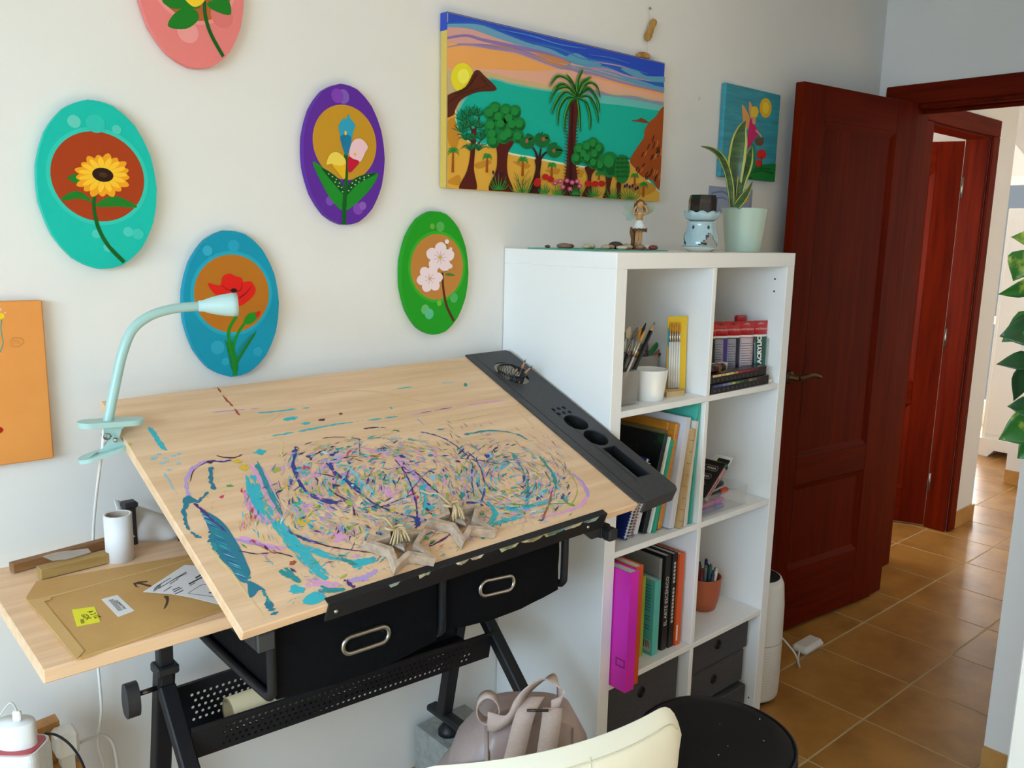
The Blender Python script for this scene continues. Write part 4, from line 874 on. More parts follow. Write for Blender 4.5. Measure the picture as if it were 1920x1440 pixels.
part('pot_shell', MB().lathe([(0.0005, 0), (0.0355, 0), (0.0365, 0.003), (0.0455, 0.076), (0.0455, 0.079), (0.043, 0.079), (0.0345, 0.006), (0.0005, 0.005)], (0.217, -0.326, S1), 40), mat('white_ceramic', '#ece9e4', 0.2, coat=0.3), wp)
tb = thing('plastic_tub', 'clear grey plastic tub with craft bits behind the white pot', 'tub', (0.255, -0.215, S1))
part('tub_wall', shellbox(MB(), 0.195, 0.322, -0.262, -0.170, S1, S1+0.098, 0.002, 0.05), mat('grey_clear_plastic', '#a8a6a4', 0.3, alpha=0.5), tb)
def stick(name, label, a, b, r, col, cat, seg=8, rough=.5): return single(name, MB().tube([a, b], r, seg), flat(col, rough), label, cat, 'craft bits in the plastic tub')
stick('pencil_stub', 'orange pencil leaning out of the plastic tub', (0.215, -0.24, S1+0.01), tipat(1259, 632, -.222), .0036, '#c4703c', 'pencil')
stick('marker_pen', 'green marker leaning out of the plastic tub', (0.225, -0.225, S1+0.008), tipat(1251, 622, -.215), .0065, '#2c8a4c', 'marker')
g = thing('green_scissors', 'green plastic scissors handle above the plastic tub', 'scissors', (0.27, -0.2, S1+.1), 'craft bits in the plastic tub')
ctr = onY(1254, 620, -.215); ring = [(ctr.x+.012*math.cos(t), ctr.y, ctr.z+.009*math.sin(t)) for t in (2*math.pi*k/14 for k in range(14))]
part('grip_ring', MB().tube(ring, 0.0032, 8, closed=True), flat('#2c9a58', .4), g)
part('blade', MB().bar((ctr.x-.008, ctr.y, ctr.z-.008), (0.225, -.215, S1+.015), .002, .010), mat('steel_blade', '#9a9a9a', .3, metal=.9), g)
stick('dark_brush', 'dark red brush handle leaning out of the plastic tub', (0.235, -0.245, S1+0.01), tipat(1258, 640, -.226), .003, '#4a1a18', 'paintbrush')
single('snack_packet', MB().box((0.272, -0.238, S1+0.004), (0.318, -0.228, S1+0.128), 0, None, 0.003), mat('packet_print', '#c9a21e', 0.4, col2='#3a3c4c', nscale=28, contrast=(.46, .5)), 'yellow and dark printed packet in the plastic tub', 'packet', 'craft bits in the plastic tub')
single('round_sticker_box', MB().lathe([(.0005, 0), (.013, 0), (.013, .006), (.0005, .006)], onY(1256, 668, -.240), 20, M=align((0, -1, 0))), flat('#d8622a', .4), 'orange round lid in the plastic tub', 'lid', 'craft bits in the plastic tub')
single('glue_stick', MB().lathe([(.0005, 0), (.012, 0), (.012, .05), (.010, .052), (.010, .07), (.0005, .07)], (0.212, -.205, S1+.095), 16), flat('#c8bfae', .4), 'pale glue stick above the plastic tub', 'glue stick', 'craft bits in the plastic tub')
# yellow brush packet
bp = thing('brush_packet', 'yellow card of white-handled brushes leaning on the divider', 'brush set', (0.335, -0.27, S1))
def BPm(x, y, z):  # leaning card, local x across, y out of the face, z up
    q = Vector((x, z*1.16, y)); return frame((0.312, -0.306, S1+0.001), (0.86, -0.42, 0), (0.03, 0.05, 1)).to_4x4() @ q
part('backing_card', MB().box((0, -0.002, 0), (0.056, 0, 0.176), 0, BPm), flat('#dcb51e', .55), bp)
part('hang_tab', MB().box((0.030, -0.0025, 0.158), (0.060, -0.0021, 0.178), 0, BPm), flat('#b8b48a', .5), bp)
part('plastic_sleeve', MB().box((0.001, 0.0001, 0.012), (0.036, 0.008, 0.120), 0, BPm, 0.001), M_CLEAR, bp)
part('blue_logo_strip', MB().box((0.0005, 0.0001, 0.108), (0.006, 0.0006, 0.150), 0, BPm), flat('#3c9ab0', .5), bp)
for k in range(5):
    x = 0.006+k*0.0068
    bb = part('brush', MB().tube([BPm(x, .0045, .014), BPm(x, .0045, .118)], .0030, 8), flat('#e9e5de', .35), bp)
    part('brush_end', MB().tube([BPm(x, .0045, .002), BPm(x, .0045, .014)], [.0018, .0030], 8), flat('#a4772c', .5), bb)
    part('ferrule', MB().tube([BPm(x, .0045, .118), BPm(x, .0045, .140)], .0026, 8), mat('silver', '#cfcac0', .25, metal=.9), bb)
    part('bristles', MB().tube([BPm(x, .0045, .140), BPm(x, .0045, .150), BPm(x, .0045, .164)], [.0026, .0034, .0006], 8), flat('#c98a2c', .8), bb)
single('wood_offcut', MB().prism([(0.272, -0.340, S1), (0.330, -0.350, S1), (0.352, -0.335, S1), (0.330, -0.310, S1), (0.285, -0.315, S1)], (0, 0, 0.014)), mat('pale_wood', '#d8bb8c', .6, col2='#caa670', nscale=20, stretch=(1, 6, 1)), 'small pale wooden offcut at the shelf front', 'wood piece')
single('white_cable_tie', MB().tube(smooth([(0.356, -0.30, S1+.003), (0.362, -0.27, S1+.03), (0.3655, -0.262, S1+.09), (0.366, -0.262, S1+.14)], 4, False), .0025, 8), flat('#d9cdbb', .5), 'beige cord end against the divider behind the brush card', 'cord')
# ================================================================== ROW 1 RIGHT: paint tubes and boxed sets
def tube_paint(x, y, col, label, front=False, lab='#d9d2cc', tilt=0.0, w_=0.050, back=False):
    h = 0.178; r = thing('paint_tube', label, 'paint tube', (x, y, S1), 'acrylic paint tubes on the shelf')
    rot = Matrix.Rotation(tilt, 4, 'Z'); Mx = Matrix.Translation((x, y, S1)) @ rot
    def sec(z, wx, ty): return [(wx*math.cos(t), ty*math.sin(t), z) for t in (2*math.pi*k/16 for k in range(16))]
    def loft(zs):
        mb = MB(); vs = [Mx @ Vector(q) for z, wx, ty in zs for q in sec(z, wx, ty)]; fs = []
        for i in range(len(zs)-1):
            for k in range(16): k2 = (k+1) % 16; fs.append((i*16+k, i*16+k2, (i+1)*16+k2, (i+1)*16+k))
        fs.append(tuple(range(16))[::-1]); fs.append(tuple(len(vs)-16+k for k in range(16)))
        return mb.add(vs, fs, 0, True)
    part('screw_cap', MB().lathe([(.0005, 0), (.018, 0), (.018, .016), (.0005, .016)], (x, y, S1), 20), flat('#d9d4cc' if not back else '#333', .4), r)
    part('tube_body', loft([(.016, w_*.38, .018), (.022, w_*.48, .020), (.06, w_*.5, .018), (.11, w_*.5, .012), (.138, w_*.5, .0075)]), mat('tube_'+col, col, .28, coat=.3), r)
    part('white_band', loft([(.132, w_*.502, .0092), (.138, w_*.502, .0078)]), flat('#e6e2da', .35), r)
    hd = part('red_header', loft([(.138, w_*.5, .0075), (.16, w_*.5, .003), (h, w_*.5, .0016)]), mat('header_red', '#b8141c', .3, coat=.3), r)
    F = Mx @ Matrix.Translation((0, -.0020, .170)) @ Matrix.Rotation(H, 4, 'X')
    part('hang_slot', MB().prism([F @ Vector((q[0]*.010, q[1]*.0035, 0)) for q in ((-1, -.6), (1, -.6), (1, .2), (.45, .3), (.3, 1), (-.3, 1), (-.45, .3), (-1, .2))], (F.to_3x3() @ Vector((0, 0, 1)))*.0008), flat('#9a8a80' if front else '#6a1014', .5), hd)
    text('brand_lettering', 'AMSTERDAM', .0072, Mx @ Matrix.Translation((0, -.0058, .1545)) @ Matrix.Rotation(H-.16, 4, 'X'), flat('#e6c4c0', .4), hd)
    return r, Mx
tubes = [(0.520, -0.280, '#2c2622', 'dark paint tube with red header, leftmost in the row', .45), (0.562, -0.292, '#4a2a86', 'violet acrylic paint tube with red header', .45), (0.606, -0.304, '#1e1c30', 'black acrylic paint tube with red header between violet and pink', .45),
         (0.653, -0.318, '#d0508c', 'pink acrylic paint tube with red header', .42), (0.702, -0.332, '#0f4a40', 'dark green paint tube lettered ACRYLIC, rightmost in the row', .35)]
for k, (x, y, c, lb, tl) in enumerate(tubes):
    r, Mx = tube_paint(x, y, c, lb, k >= 3, tilt=-tl, w_=.050)
    if k in (1, 2, 3):
        xa, xb = (-.024, .004) if k < 3 else (-.026, .016)
        lp = part('text_label', MB().grid([[Mx @ Vector((xa+(xb-xa)*i/4, -.0215+abs(xa+(xb-xa)*i/4)**2*12+(z-.03)*.075, z)) for z in (.032, .06, .09, .13)] for i in range(5)], 0, True, .0004), flat('#c9b8bc' if k == 3 else '#9c98a4', .45), r)
        for j in range(11):
            z = .045+j*.007; part('print_line', MB().bar(Mx @ Vector((xa+.003, -.0218+(z-.03)*.075+.0004, z)), Mx @ Vector((xb-.003-(j % 3)*.003, -.0218+(z-.03)*.075+.0004, z)), .0006, .0016), flat('#6a4a58' if k == 3 else '#56525e', .5), lp)
    if k == 4:
        text('acrylic_lettering', 'ACRYLIC', .0195, Mx @ Matrix.Translation((-.010, -.0170, .0945)) @ Matrix.Rotation(H-.09, 4, 'X') @ Matrix.Rotation(H, 4, 'Z'), flat('#f0eee8', .4), r, bold=.0009)
        part('gloss_streak', MB().prism([Mx @ Vector(q) for q in ((.012, -.0195, .030), (.014, -.0195, .030), (.022, -.0125, .128), (.016, -.0125, .128))], Mx.to_3x3() @ Vector((0, -.0004, 0))), flat('#8ca8a0', .3), r)
single('hidden_tube', MB().box((0.660, -0.285, S1), (0.705, -0.268, S1+.190), 0, None, .004), mat('header_red', '#b8141c', .3), 'red topped packet standing behind the pink tube', 'packet')
def pastel_box(x0, x1, ya, yb, z, label, cols, tilt):
    r = thing('pastel_box', label, 'art box', ((x0+x1)/2, (ya+yb)/2, z), 'black boxed colour sets')
    Mx = Matrix.Translation((x0, ya, z)) @ Matrix.Rotation(tilt, 4, 'Z')
    L = x1-x0; Dp = yb-ya; hh = .026
    part('box_body', MB().box((0, 0, 0), (L, Dp, hh), 0, Mx, .001), mat('black_print_card', '#17151a', .35, coat=.2), r)
    n = len(cols)
    for k, c in enumerate(cols):
        xx = .006+(L-.05)*k/n
        part('colour_swatch', MB().box((xx, -.0004, hh-.008), (xx+(L-.05)/n-.002, .0, hh-.002), 0, Mx), flat(c, .4), r)
        part('caption', MB().box((xx+.003, -.0003, .005), (xx+(L-.05)/n*.45, 0, .006), 0, Mx).box((xx+.003, -.0003, .008), (xx+(L-.05)/n*.6, 0, .009), 0, Mx).box((xx+.003, -.0003, .011), (xx+(L-.05)/n*.4, 0, .012), 0, Mx), flat('#6c6c70', .5), r)
    return r
pastel_box(0.402, 0.690, -0.388, -0.350, S1+.0005, 'black boxed colour set with blue to green swatches, lower one', ['#3c4c86', '#4a5c90', '#6a86b4', '#7f9cc4', '#b4b86c', '#5c8450', '#3c5c40', '#2c3c34', '#8c8058', '#6c6050', '#3c3838'], .03)
pastel_box(0.402, 0.680, -0.384, -0.350, S1+.0275, 'black boxed colour set with yellow to red swatches, upper one', ['#d8b878', '#dcc084', '#d8ac70', '#e0cc8c', '#d8bc70', '#c08a4c', '#a83c40', '#a0343c', '#98303c', '#8c2834', '#702430'], .03)
single('white_paint_box', MB().box((0.402, -0.335, S1), (0.54, -0.318, S1+.070), 0, lambda x, y, z: Vector((x, y-(z-S1)*.05, z))), flat('#e2dcd4', .5), 'white carton behind the boxed colour sets', 'carton')
bt = thing('ink_bottle', 'dark ink bottle with an orange ring lying on the boxed sets', 'bottle', (0.44, -.368, S1+.054))
bx = Matrix.Rotation(H, 3, 'Y'); bc = Vector((0.400, -0.368, S1+.0665))
part('bottle_body', MB().lathe([(.0005, 0), (.0115, 0), (.0125, .003), (.0125, .050), (.009, .056), (.0005, .056)], bc, 18, M=bx), mat('dark_ink_glass', '#2c0f0c', .2, coat=.3), bt)
part('orange_ring', MB().lathe([(.0128, .040), (.0128, .044), (.0120, .044), (.0120, .040)], bc, 18, M=bx).lathe([(.0128, .047), (.0128, .050), (.0120, .050), (.0120, .047)], bc, 18, M=bx), flat('#c46a2c', .4), bt)
part('bottle_cap', MB().lathe([(.0095, .054), (.0105, .056), (.0105, .075), (.0095, .077), (.0005, .077)], bc, 18, M=bx), flat('#141214', .4), bt)
single('eraser', MB().box((0.698, -0.378, S1), (0.716, -0.366, S1+.010), 0, None, .003), flat('#e8e2d6', .6), 'small white eraser at the right end of the boxed sets', 'eraser')
# ================================================================== ROW 2 LEFT: leaning pads and folders
def leaning(name, label, cat, bx, lean, th, yf, dep, hgt, mats, extra=None, group='pads and folders leaning in the shelf'):
    a = math.radians(lean); ux = Vector((math.cos(a), 0, -math.sin(a))); uz = Vector((math.sin(a), 0, math.cos(a))); o = Vector((bx, yf, S2+th*math.sin(a)+.0005))
    P = lambda x, y, z: o+ux*x+Vector((0, y, 0))+uz*z
    r = thing(name, label, cat, (bx, yf, S2), group)
    return r, P
def sheet_item(name, label, cat, bx, lean, th, yf, dep, hgt, cover, pages=None, **k):
    r, P = leaning(name, label, cat, bx, lean, th, yf, dep, hgt, None, **k)
    if pages:
        part('cover', MB().box((0, 0, 0), (th*.14, dep, hgt), 0, P).box((th*.86, 0, 0), (th, dep, hgt), 0, P), cover, r)
        part('page_block', MB().box((th*.14, .002, .002), (th*.86, dep-.002, hgt-.002), 0, P), pages, r)
    else: part('board', MB().box((0, 0, 0), (th, dep, hgt), 0, P, .0006), cover, r)
    return r, P
PAGE = mat('paper_edge', '#dcd9d4', .8, col2='#c9c5be', nscale=300, stretch=(8, 1, .2))
sheet_item('dark_book', 'dark teal book, leftmost leaning under the drawing table tray', 'book', .062, 24, .018, -.335, .22, .200, flat('#16222a', .5), PAGE)
r, P = sheet_item('spiral_notebook', 'blue spiral notebook leaning at the left of the row', 'notebook', .112, 21, .014, -.352, .16, .215, mat('navy_cover', '#1c2c74', .4), PAGE)
for k in range(26): part('spiral_coil', MB().tube([P(.007+.0105*math.cos(t), -.002+.004*math.sin(t), .008+k*.0078) for t in (2*math.pi*q/8 for q in range(8))], .0009, 5, closed=True), flat('#e4e4e6', .3), r)
r, P = sheet_item('spiral_notebook', 'red and white spiral pad beside the blue notebook', 'notebook', .137, 19.5, .010, -.348, .16, .160, flat('#b8a4a4', .5), PAGE)
for k in range(18): part('spiral_coil', MB().tube([P(.005+.008*math.cos(t), -.002+.0035*math.sin(t), .006+k*.0080) for t in (2*math.pi*q/8 for q in range(8))], .0009, 5, closed=True), flat('#8c4444', .3), r)
sheet_item('paper_pad', 'white paper pad leaning beside the black notebook', 'pad', .160, 17.5, .018, -.343, .20, .150, flat('#d8d6dc', .6))
r, P = sheet_item('black_notebook', 'black notebook with a green galaxy cover', 'notebook', .188, 15.5, .016, -.352, .19, .262, mat('galaxy_cover', '#0c0e14', .35, col2='#1c5a34', nscale=9, contrast=(.55, .75)), None)
part('title_print', MB().box((-.0004, .03, .16), (0, .14, .175), 0, P), flat('#2a2236', .4), r)
sheet_item('white_booklet', 'white booklet between the black notebook and green folder', 'booklet', .207, 14.5, .007, -.358, .19, .256, flat('#dfe4dc', .6))
sheet_item('green_folder', 'green folder leaning against the orange frame', 'folder', .217, 13.5, .012, -.362, .20, .246, mat('green_card', '#1c9c7c', .45))
r, P = leaning('picture_frame', 'orange wooden picture frame leaning between folders', 'picture frame', .243, 11, .016, -.358, .22, .285, None)
M_FR = mat('orange_frame_wood', '#c98528', .4, col2='#b4701c', nscale=14, stretch=(1, 1, 5))
FD, FHh, FW = .225, .285, .026
for nm, a, b in (('frame_side', (0, 0, 0), (.016, FW, FHh)), ('frame_side', (0, FD-FW, 0), (.016, FD, FHh)), ('frame_rail', (0, FW, 0), (.016, FD-FW, FW)), ('frame_rail', (0, FW, FHh-FW), (.016, FD-FW, FHh))): part(nm, MB().box(a, b, 0, P, .003), M_FR, r)
part('backing', MB().box((.006, FW, FW), (.009, FD-FW, FHh-FW), 0, P), flat('#8c7a50', .7), r)
sheet_item('white_canvas_board', 'large white board leaning behind the orange frame', 'canvas board', .272, 9.2, .022, -.371, .27, .298, flat('#cfd0da', .6))
r, P = sheet_item('wooden_lath', 'pale marked wooden ruler lath leaning in front of white sheets', 'lath', .299, 8.2, .009, -.386, .030, .268, mat('lath_wood', '#c9a878', .55, col2='#b8935f', nscale=18, stretch=(3, 3, .5)), None)
for k in range(8): part('ruler_mark', MB().box((-.0003, .0, .02+k*.031), (0, .006+.004*(k % 2), .0212+k*.031), 0, P).box((0, -.0003, .02+k*.031), (.005, 0, .0212+k*.031), 0, P), flat('#5c452c', .6), r)
sheet_item('paper_sheaf', 'sheaf of white drawing sheets beside the teal folder', 'paper', .322, 5.5, .014, -.380, .26, .285, PAGE)
sheet_item('white_sheets', 'loose white sheets sticking out of the teal folder', 'paper', .347, 3.0, .004, -.372, .26, .322, flat('#d9dcdc', .7))
r, P = sheet_item('teal_folder', 'tall teal translucent folder standing against the divider', 'folder', .353, 2.0, .008, -.378, .27, .331, mat('teal_plastic', '#2ea692', .35, coat=.2), None)
part('folder_flap', MB().prism([P(-.0022, .02, .24), P(-.0022, .24, .20), P(-.0022, .27, .329), P(-.0022, .0, .329), P(-.0022, 0, .30)], (P(-.0008, 0, 0)-P(0, 0, 0))), mat('teal_plastic_pale', '#4fb8a6', .35), r)
# ================================================================== ROW 2 RIGHT: marker box and tray
tr = thing('marker_tray', 'clear plastic tray holding felt pens', 'tray', (.52, -.30, S2))
part('tray_wall', shellbox(MB(), .402, .628, -.372, -.215, S2, S2+.060, .002, .02), M_CLEAR, tr)
def marker(label, a, b, r, col, cap=None, capf=.3):
    a = Vector(a); b = Vector(b); d = b-a; o = thing('felt_pen', label, 'pen', tuple(a), 'felt pens in the clear tray')
    part('barrel', MB().tube([a, a+d*(1-capf)], r, 10), flat(col, .35), o)
    part('pen_cap', MB().tube([a+d*(1-capf), b-d*.02, b], [r*1.12, r*1.1, r*.8], 10), flat(cap or col, .35), o)
def tp_(u, v, y): q = onY(u, v, y); return (q.x, q.y, q.z)
z_ = S2
marker('purple felt pen at the bottom front of the tray', (.410, -.355, z_+.010), (.540, -.352, z_+.011), .0065, '#5a4c9c', '#6a5cae')
marker('blue-violet felt pen at the bottom of the tray', (.415, -.341, z_+.010), (.548, -.338, z_+.011), .0065, '#4c4a94', '#5850a0')
marker('magenta felt pen above the purple one', (.408, -.350, z_+.0235), (.548, -.347, z_+.026), .0065, '#c03a8c', '#b83c98')
marker('pink felt pen beside the magenta one', (.412, -.335, z_+.0235), (.552, -.333, z_+.027), .0065, '#c4588c', '#c86a9c')
marker('black felt pen with a red cap', (.402, -.350, z_+.038), (.575, -.340, z_+.048), .0075, '#383434', '#c8402c', .22)
marker('orange felt pen with a black cap', (.404, -.330, z_+.046), (.572, -.325, z_+.064), .0075, '#d08a2c', '#262222', .45)
marker('dark violet felt pen across the tray', (.460, -.300, z_+.050), (.545, -.33, z_+.074), .006, '#3c2c7c', '#42308a')
marker('green felt pen under the marker box', (.440, -.305, z_+.066), (.510, -.315, z_+.078), .006, '#1c7a44', '#207c48')
marker('salmon felt pen sticking up in the tray', (.555, -.320, z_+.062), (.485, -.300, z_+.094), .006, '#dc8a74', '#e09a84')
marker('white felt pen with blunt end in the tray', (.462, -.265, z_+.085), (.545, -.29, z_+.090), .006, '#b89088', '#e4e2de')
marker('grey capped felt pen beside the white one', (.49, -.285, z_+.072), (.565, -.30, z_+.076), .0055, '#d89080', '#d8d6d0')
bxm = thing('marker_box', 'black marker carton with rainbow edge tilted over the tray', 'box', (.45, -.33, z_+.05))
A_ = onY(1320, 936, -.362); B_ = onY(1361, 869, -.362); hd0 = (B_-A_); hd0.y = 0; Lb = hd0.length; hd0.normalize(); td0 = Vector((hd0.z, 0, -hd0.x)); Db, Tb = .105, .019
BXP = lambda y, h, t: A_+Vector((0, y, 0))+hd0*h+td0*t
part('carton_body', MB().box((0, 0, 0), (Db, Lb, Tb), 0, BXP, .0008), flat('#15100e', .35), bxm)
part('side_print', MB().box((-.0005, .004, .003), (0, Lb-.012, Tb-.003), 0, BXP), flat('#c08f90', .4), bxm)
part('side_print', MB().box((-.0008, .010, .008), (-.0005, Lb*.62, .011), 0, BXP), flat('#5c3234', .4), bxm)
for k, (y0_, y1_, c) in enumerate(((0, .014, '#2a7a40'), (.014, .040, '#d8cc2c'), (.040, .068, '#e0842c'), (.068, .105, '#cc2c22'))):
    part('rainbow_stripe', MB().box((y0_, Lb, 0), (y1_, Lb+.0005, Tb*.6), 0, BXP), flat(c, .4), bxm)
part('rainbow_stripe', MB().box((-.0006, Lb-.010, .001), (0, Lb, Tb*.55), 0, BXP), flat('#246c3a', .4), bxm)
part('rainbow_stripe', MB().box((-.0006, Lb-.010, Tb*.55), (0, Lb, Tb), 0, BXP), flat('#2a2a72', .4), bxm)
for k, hh in enumerate((.80, .57, .36)):
    y0_, y1_ = .012+.006*k, .058+.012*k; h0_ = Lb*hh; P_ = [(y0_, h0_), (y0_+.004, h0_+.008), (y1_-.004, h0_+.008), (y1_, h0_), (y1_-.004, h0_-.008), (y0_+.004, h0_-.008)]
    part('label_outline', MB().tube([BXP(y, h, -.0004) for y, h in P_], .0006, 5, closed=True), flat('#b8a49c', .4), bxm)
    for q in range(5): part('label_print', MB().box((y0_+.008+q*.006, h0_-.003, -.0006), (y0_+.0115+q*.006, h0_+.003, 0), 0, BXP), flat('#d0b8b0', .4), bxm)
part('open_lid', MB().box((.0, Lb+.0004, Tb-.001), (.060, Lb+.034, Tb), 0, BXP), flat('#dcd8d2', .5), bxm)
part('inner_sleeve', MB().box((.004, Lb+.0006, Tb*.62), (.040, Lb+.020, Tb-.002), 0, BXP), flat('#0c0a0a', .4), bxm)
# ================================================================== ROW 3 LEFT: books
def book(label, x0, x1, yf, dep, z1, cover, pages=PAGE, name='book', title=None, tcol='#cfcac2', tsize=.011, barcode=False):
    r = thing(name, label, 'book' if name == 'book' else name.replace('_', ' '), ((x0+x1)/2, yf+dep/2, S3), 'books and binders in the shelf')
    t = min(.0022, (x1-x0)*.18); h = z1-S3
    part('cover', MB().box((x0, yf, S3), (x0+t, yf+dep, z1)).box((x1-t, yf, S3), (x1, yf+dep, z1)).box((x0+t, yf, S3), (x1-t, yf+t, z1)), cover, r)
    part('page_block', MB().box((x0+t, yf+t, S3+.002), (x1-t, yf+dep-.003, z1-.003)), pages, r)
    if title: text('spine_title', title, tsize, Matrix.Translation(((x0+x1)/2, yf-.0004, S3+h*.52)) @ Matrix.Rotation(H, 4, 'X') @ Matrix.Rotation(H, 4, 'Z'), flat(tcol, .5), r)
    return r
r = book('magenta ring binder sticking out at the left of the books', .0405, .072, -.440, .30, .703, mat('magenta_plastic', '#d81fb4', .38, coat=.15), name='binder')
part('label_holder', MB().box((.0400, -.435, .452), (.0405, -.405, .456)).box((.0400, -.435, .470), (.0405, -.405, .474)).box((.0400, -.435, .456), (.0405, -.431, .470)).box((.0400, -.409, .456), (.0405, -.405, .470)), flat('#8c1474', .4), r)
book('orange ring binder with white pages beside the magenta one', .075, .103, -.428, .29, .705, mat('orange_plastic', '#d4501c', .35, coat=.2), name='binder')
book('thin black book behind the orange binder', .107, .117, -.37, .22, .69, flat('#2a1c18', .5))
book('thin red-brown booklet in the shadow of the orange binder', .120, .128, -.352, .22, .685, flat('#7c3420', .5))
book('olive yellow booklet set back between binder and turquoise book', .176, .190, -.340, .18, .625, flat('#a08c34', .5))
book('lime green thin book beside the turquoise one', .208, .220, -.345, .17, .620, flat('#9cae3c', .45))
r = book('turquoise paperback with printed back cover', .238, .262, -.362, .135, .603, mat('turquoise_cover', '#5cbcb0', .45))
for k in range(15):
    z = .585-k*.0088
    if k in (9, 12): continue
    part('print_line', MB().box((.2376, -.350, z), (.2380, -.350+.095-.012*(k % 4), z+.0022)), flat('#2c6a66', .5), r)
part('barcode_patch', MB().box((.2376, -.356, .400), (.2380, -.300, .432)), flat('#b8c4c0', .5), r)
for k in range(9): part('barcode_bar', MB().box((.2373, -.353+k*.0058, .410), (.2376, -.353+k*.0058+.0018+.001*(k % 2), .430)), flat('#1c2422', .5), r)
book('silver grey hardback beside the turquoise paperback', .265, .277, -.352, .19, .655, flat('#8d8a86', .4))
book('black paperback with its title on the spine', .282, .304, -.360, .20, .662, flat('#1c1a1a', .4), title='EL ARTE ESCÉNICO', tsize=.0165)
bk2 = book('second black paperback with a longer spine title', .309, .330, -.362, .20, .662, flat('#1a1818', .4), title=None)
for q in range(17):
    if q != 10: part('spine_print', MB().box((.3155, -.3624, .462+q*.0105), (.3235, -.3620, .4695+q*.0105)), flat('#bdb8b0', .5), bk2)
r = book('orange paperback, rightmost of the books', .334, .356, -.366, .19, .656, mat('orange_cover', '#dc5418', .4), title=None)
text('spine_title', 'MANUAL', .010, Matrix.Translation((.345, -.3664, .60)) @ Matrix.Rotation(H, 4, 'X') @ Matrix.Rotation(H, 4, 'Z'), flat('#7c2c10', .5), r) if False else None
part('spine_sticker', MB().box((.337, -.3664, .405), (.343, -.366, .45)), flat('#e8dcd0', .5), r)
# ================================================================== ROW 3 RIGHT: pen pot
PXX, PYY = .600, -.262
pp = thing('pen_pot', 'terracotta coloured plastic pot full of pens', 'pot', (PXX, PYY, S3))
part('pot_shell', MB().lathe([(.0005, 0), (.036, 0), (.042, .004), (.049, .030), (.054, .066), (.0545, .098), (.0545, .104), (.0515, .104), (.051, .066), (.038, .006), (.0005, .006)], (PXX, PYY, S3), 36), mat('terracotta_plastic', '#b05a38', .5), pp)
random.seed(5)
pc = [('black', '#1c1a1e'), ('dark blue', '#1c2c6c'), ('red', '#b8202c'), ('dark green', '#1c4a34'), ('violet', '#4a3c8c'), ('light blue', '#6aa4c4'), ('crimson', '#a01c3c'), ('peach', '#d8a48c'), ('dark red', '#6c1c20'), ('grey', '#6c6c70'), ('navy', '#20285c'), ('white', '#d8d4cc'), ('teal', '#1c6a64'), ('brown', '#6c4428')]
for k, (nm, c) in enumerate(pc):
    t = 2*math.pi*k/len(pc)*1.0; rr = .036 if k % 3 else .018; a = Vector((PXX+rr*.75*math.cos(t), PYY+rr*.75*math.sin(t), S3+.009)); b = Vector((PXX+rr*1.12*math.cos(t), PYY+rr*1.12*math.sin(t), S3+.128+.010*math.sin(k*2.3)))
    o = thing('felt_pen', nm+' pen standing in the terracotta pot', 'pen', tuple(a), 'pens in the terracotta pot')
    part('barrel', MB().tube([a, b], .0052, 9), flat(c, .4), o); part('pen_end', MB().tube([b, b+(b-a).normalized()*.006], [.0052, .003], 9), flat(c, .4), o)
# ================================================================== BESIDE THE SHELF: air purifier and adapter
M_PUR = mat('white_plastic', '#e6e3de', .4)
ax_, ay_ = .895, -.268
pu = thing('air_purifier', 'white cylindrical air purifier standing between shelf and door', 'air purifier', (ax_, ay_, 0))
part('housing', MB().lathe([(.0005, .012), (.088, .012), (.092, .02), (.094, .05), (.094, .20), (.092, .33), (.086, .40), (.078, .418), (.072, .42)], (ax_, ay_, 0), 48), M_PUR, pu)
part('base_ring', MB().lathe([(.0005, 0), (.078, 0), (.080, .012), (.0005, .012)], (ax_, ay_, 0), 36), flat('#2c2622', .5), pu)
part('top_grille', MB().lathe([(.072, .42), (.066, .405), (.0005, .398)], (ax_, ay_, 0), 36), flat('#151314', .5), pu)
part('seam', MB().lathe([(.0944, .208), (.0946, .2095), (.0944, .211)], (ax_, ay_, 0), 48), flat('#b0aca6', .5), pu)
mb = MB(); ca = math.atan2(CAM.y-ay_, CAM.x-ax_)
for i in range(16):
    for j in range(26):
        t = ca+.1+1.6*(j-6)/26; z = .045+i*.0095
        mb.add([Vector((ax_+.0942*math.cos(t+a), ay_+.0942*math.sin(t+a), z+b)) for a, b in ((-.011, 0), (0, -.002), (.011, 0), (0, .002))], [(0, 1, 2, 3)])
part('perforation', mb, flat('#b4b0aa', .6), pu, kind='stuff')
ad = thing('power_adapter', 'white power adapter lying on the tiles by the door', 'adapter', (1.335, -.235, 0))
part('adapter_body', MB().box((1.265, -.272, .002), (1.395, -.205, .034), 0, None, .012), M_PUR, ad)
part('cord', MB().tube(smooth([(1.268, -.24, .018), (1.20, -.275, .006), (1.10, -.335, .05), (1.035, -.345, .13), (.99, -.30, .20)], 6, False), .003, 8), flat('#e8e4de', .5), ad)
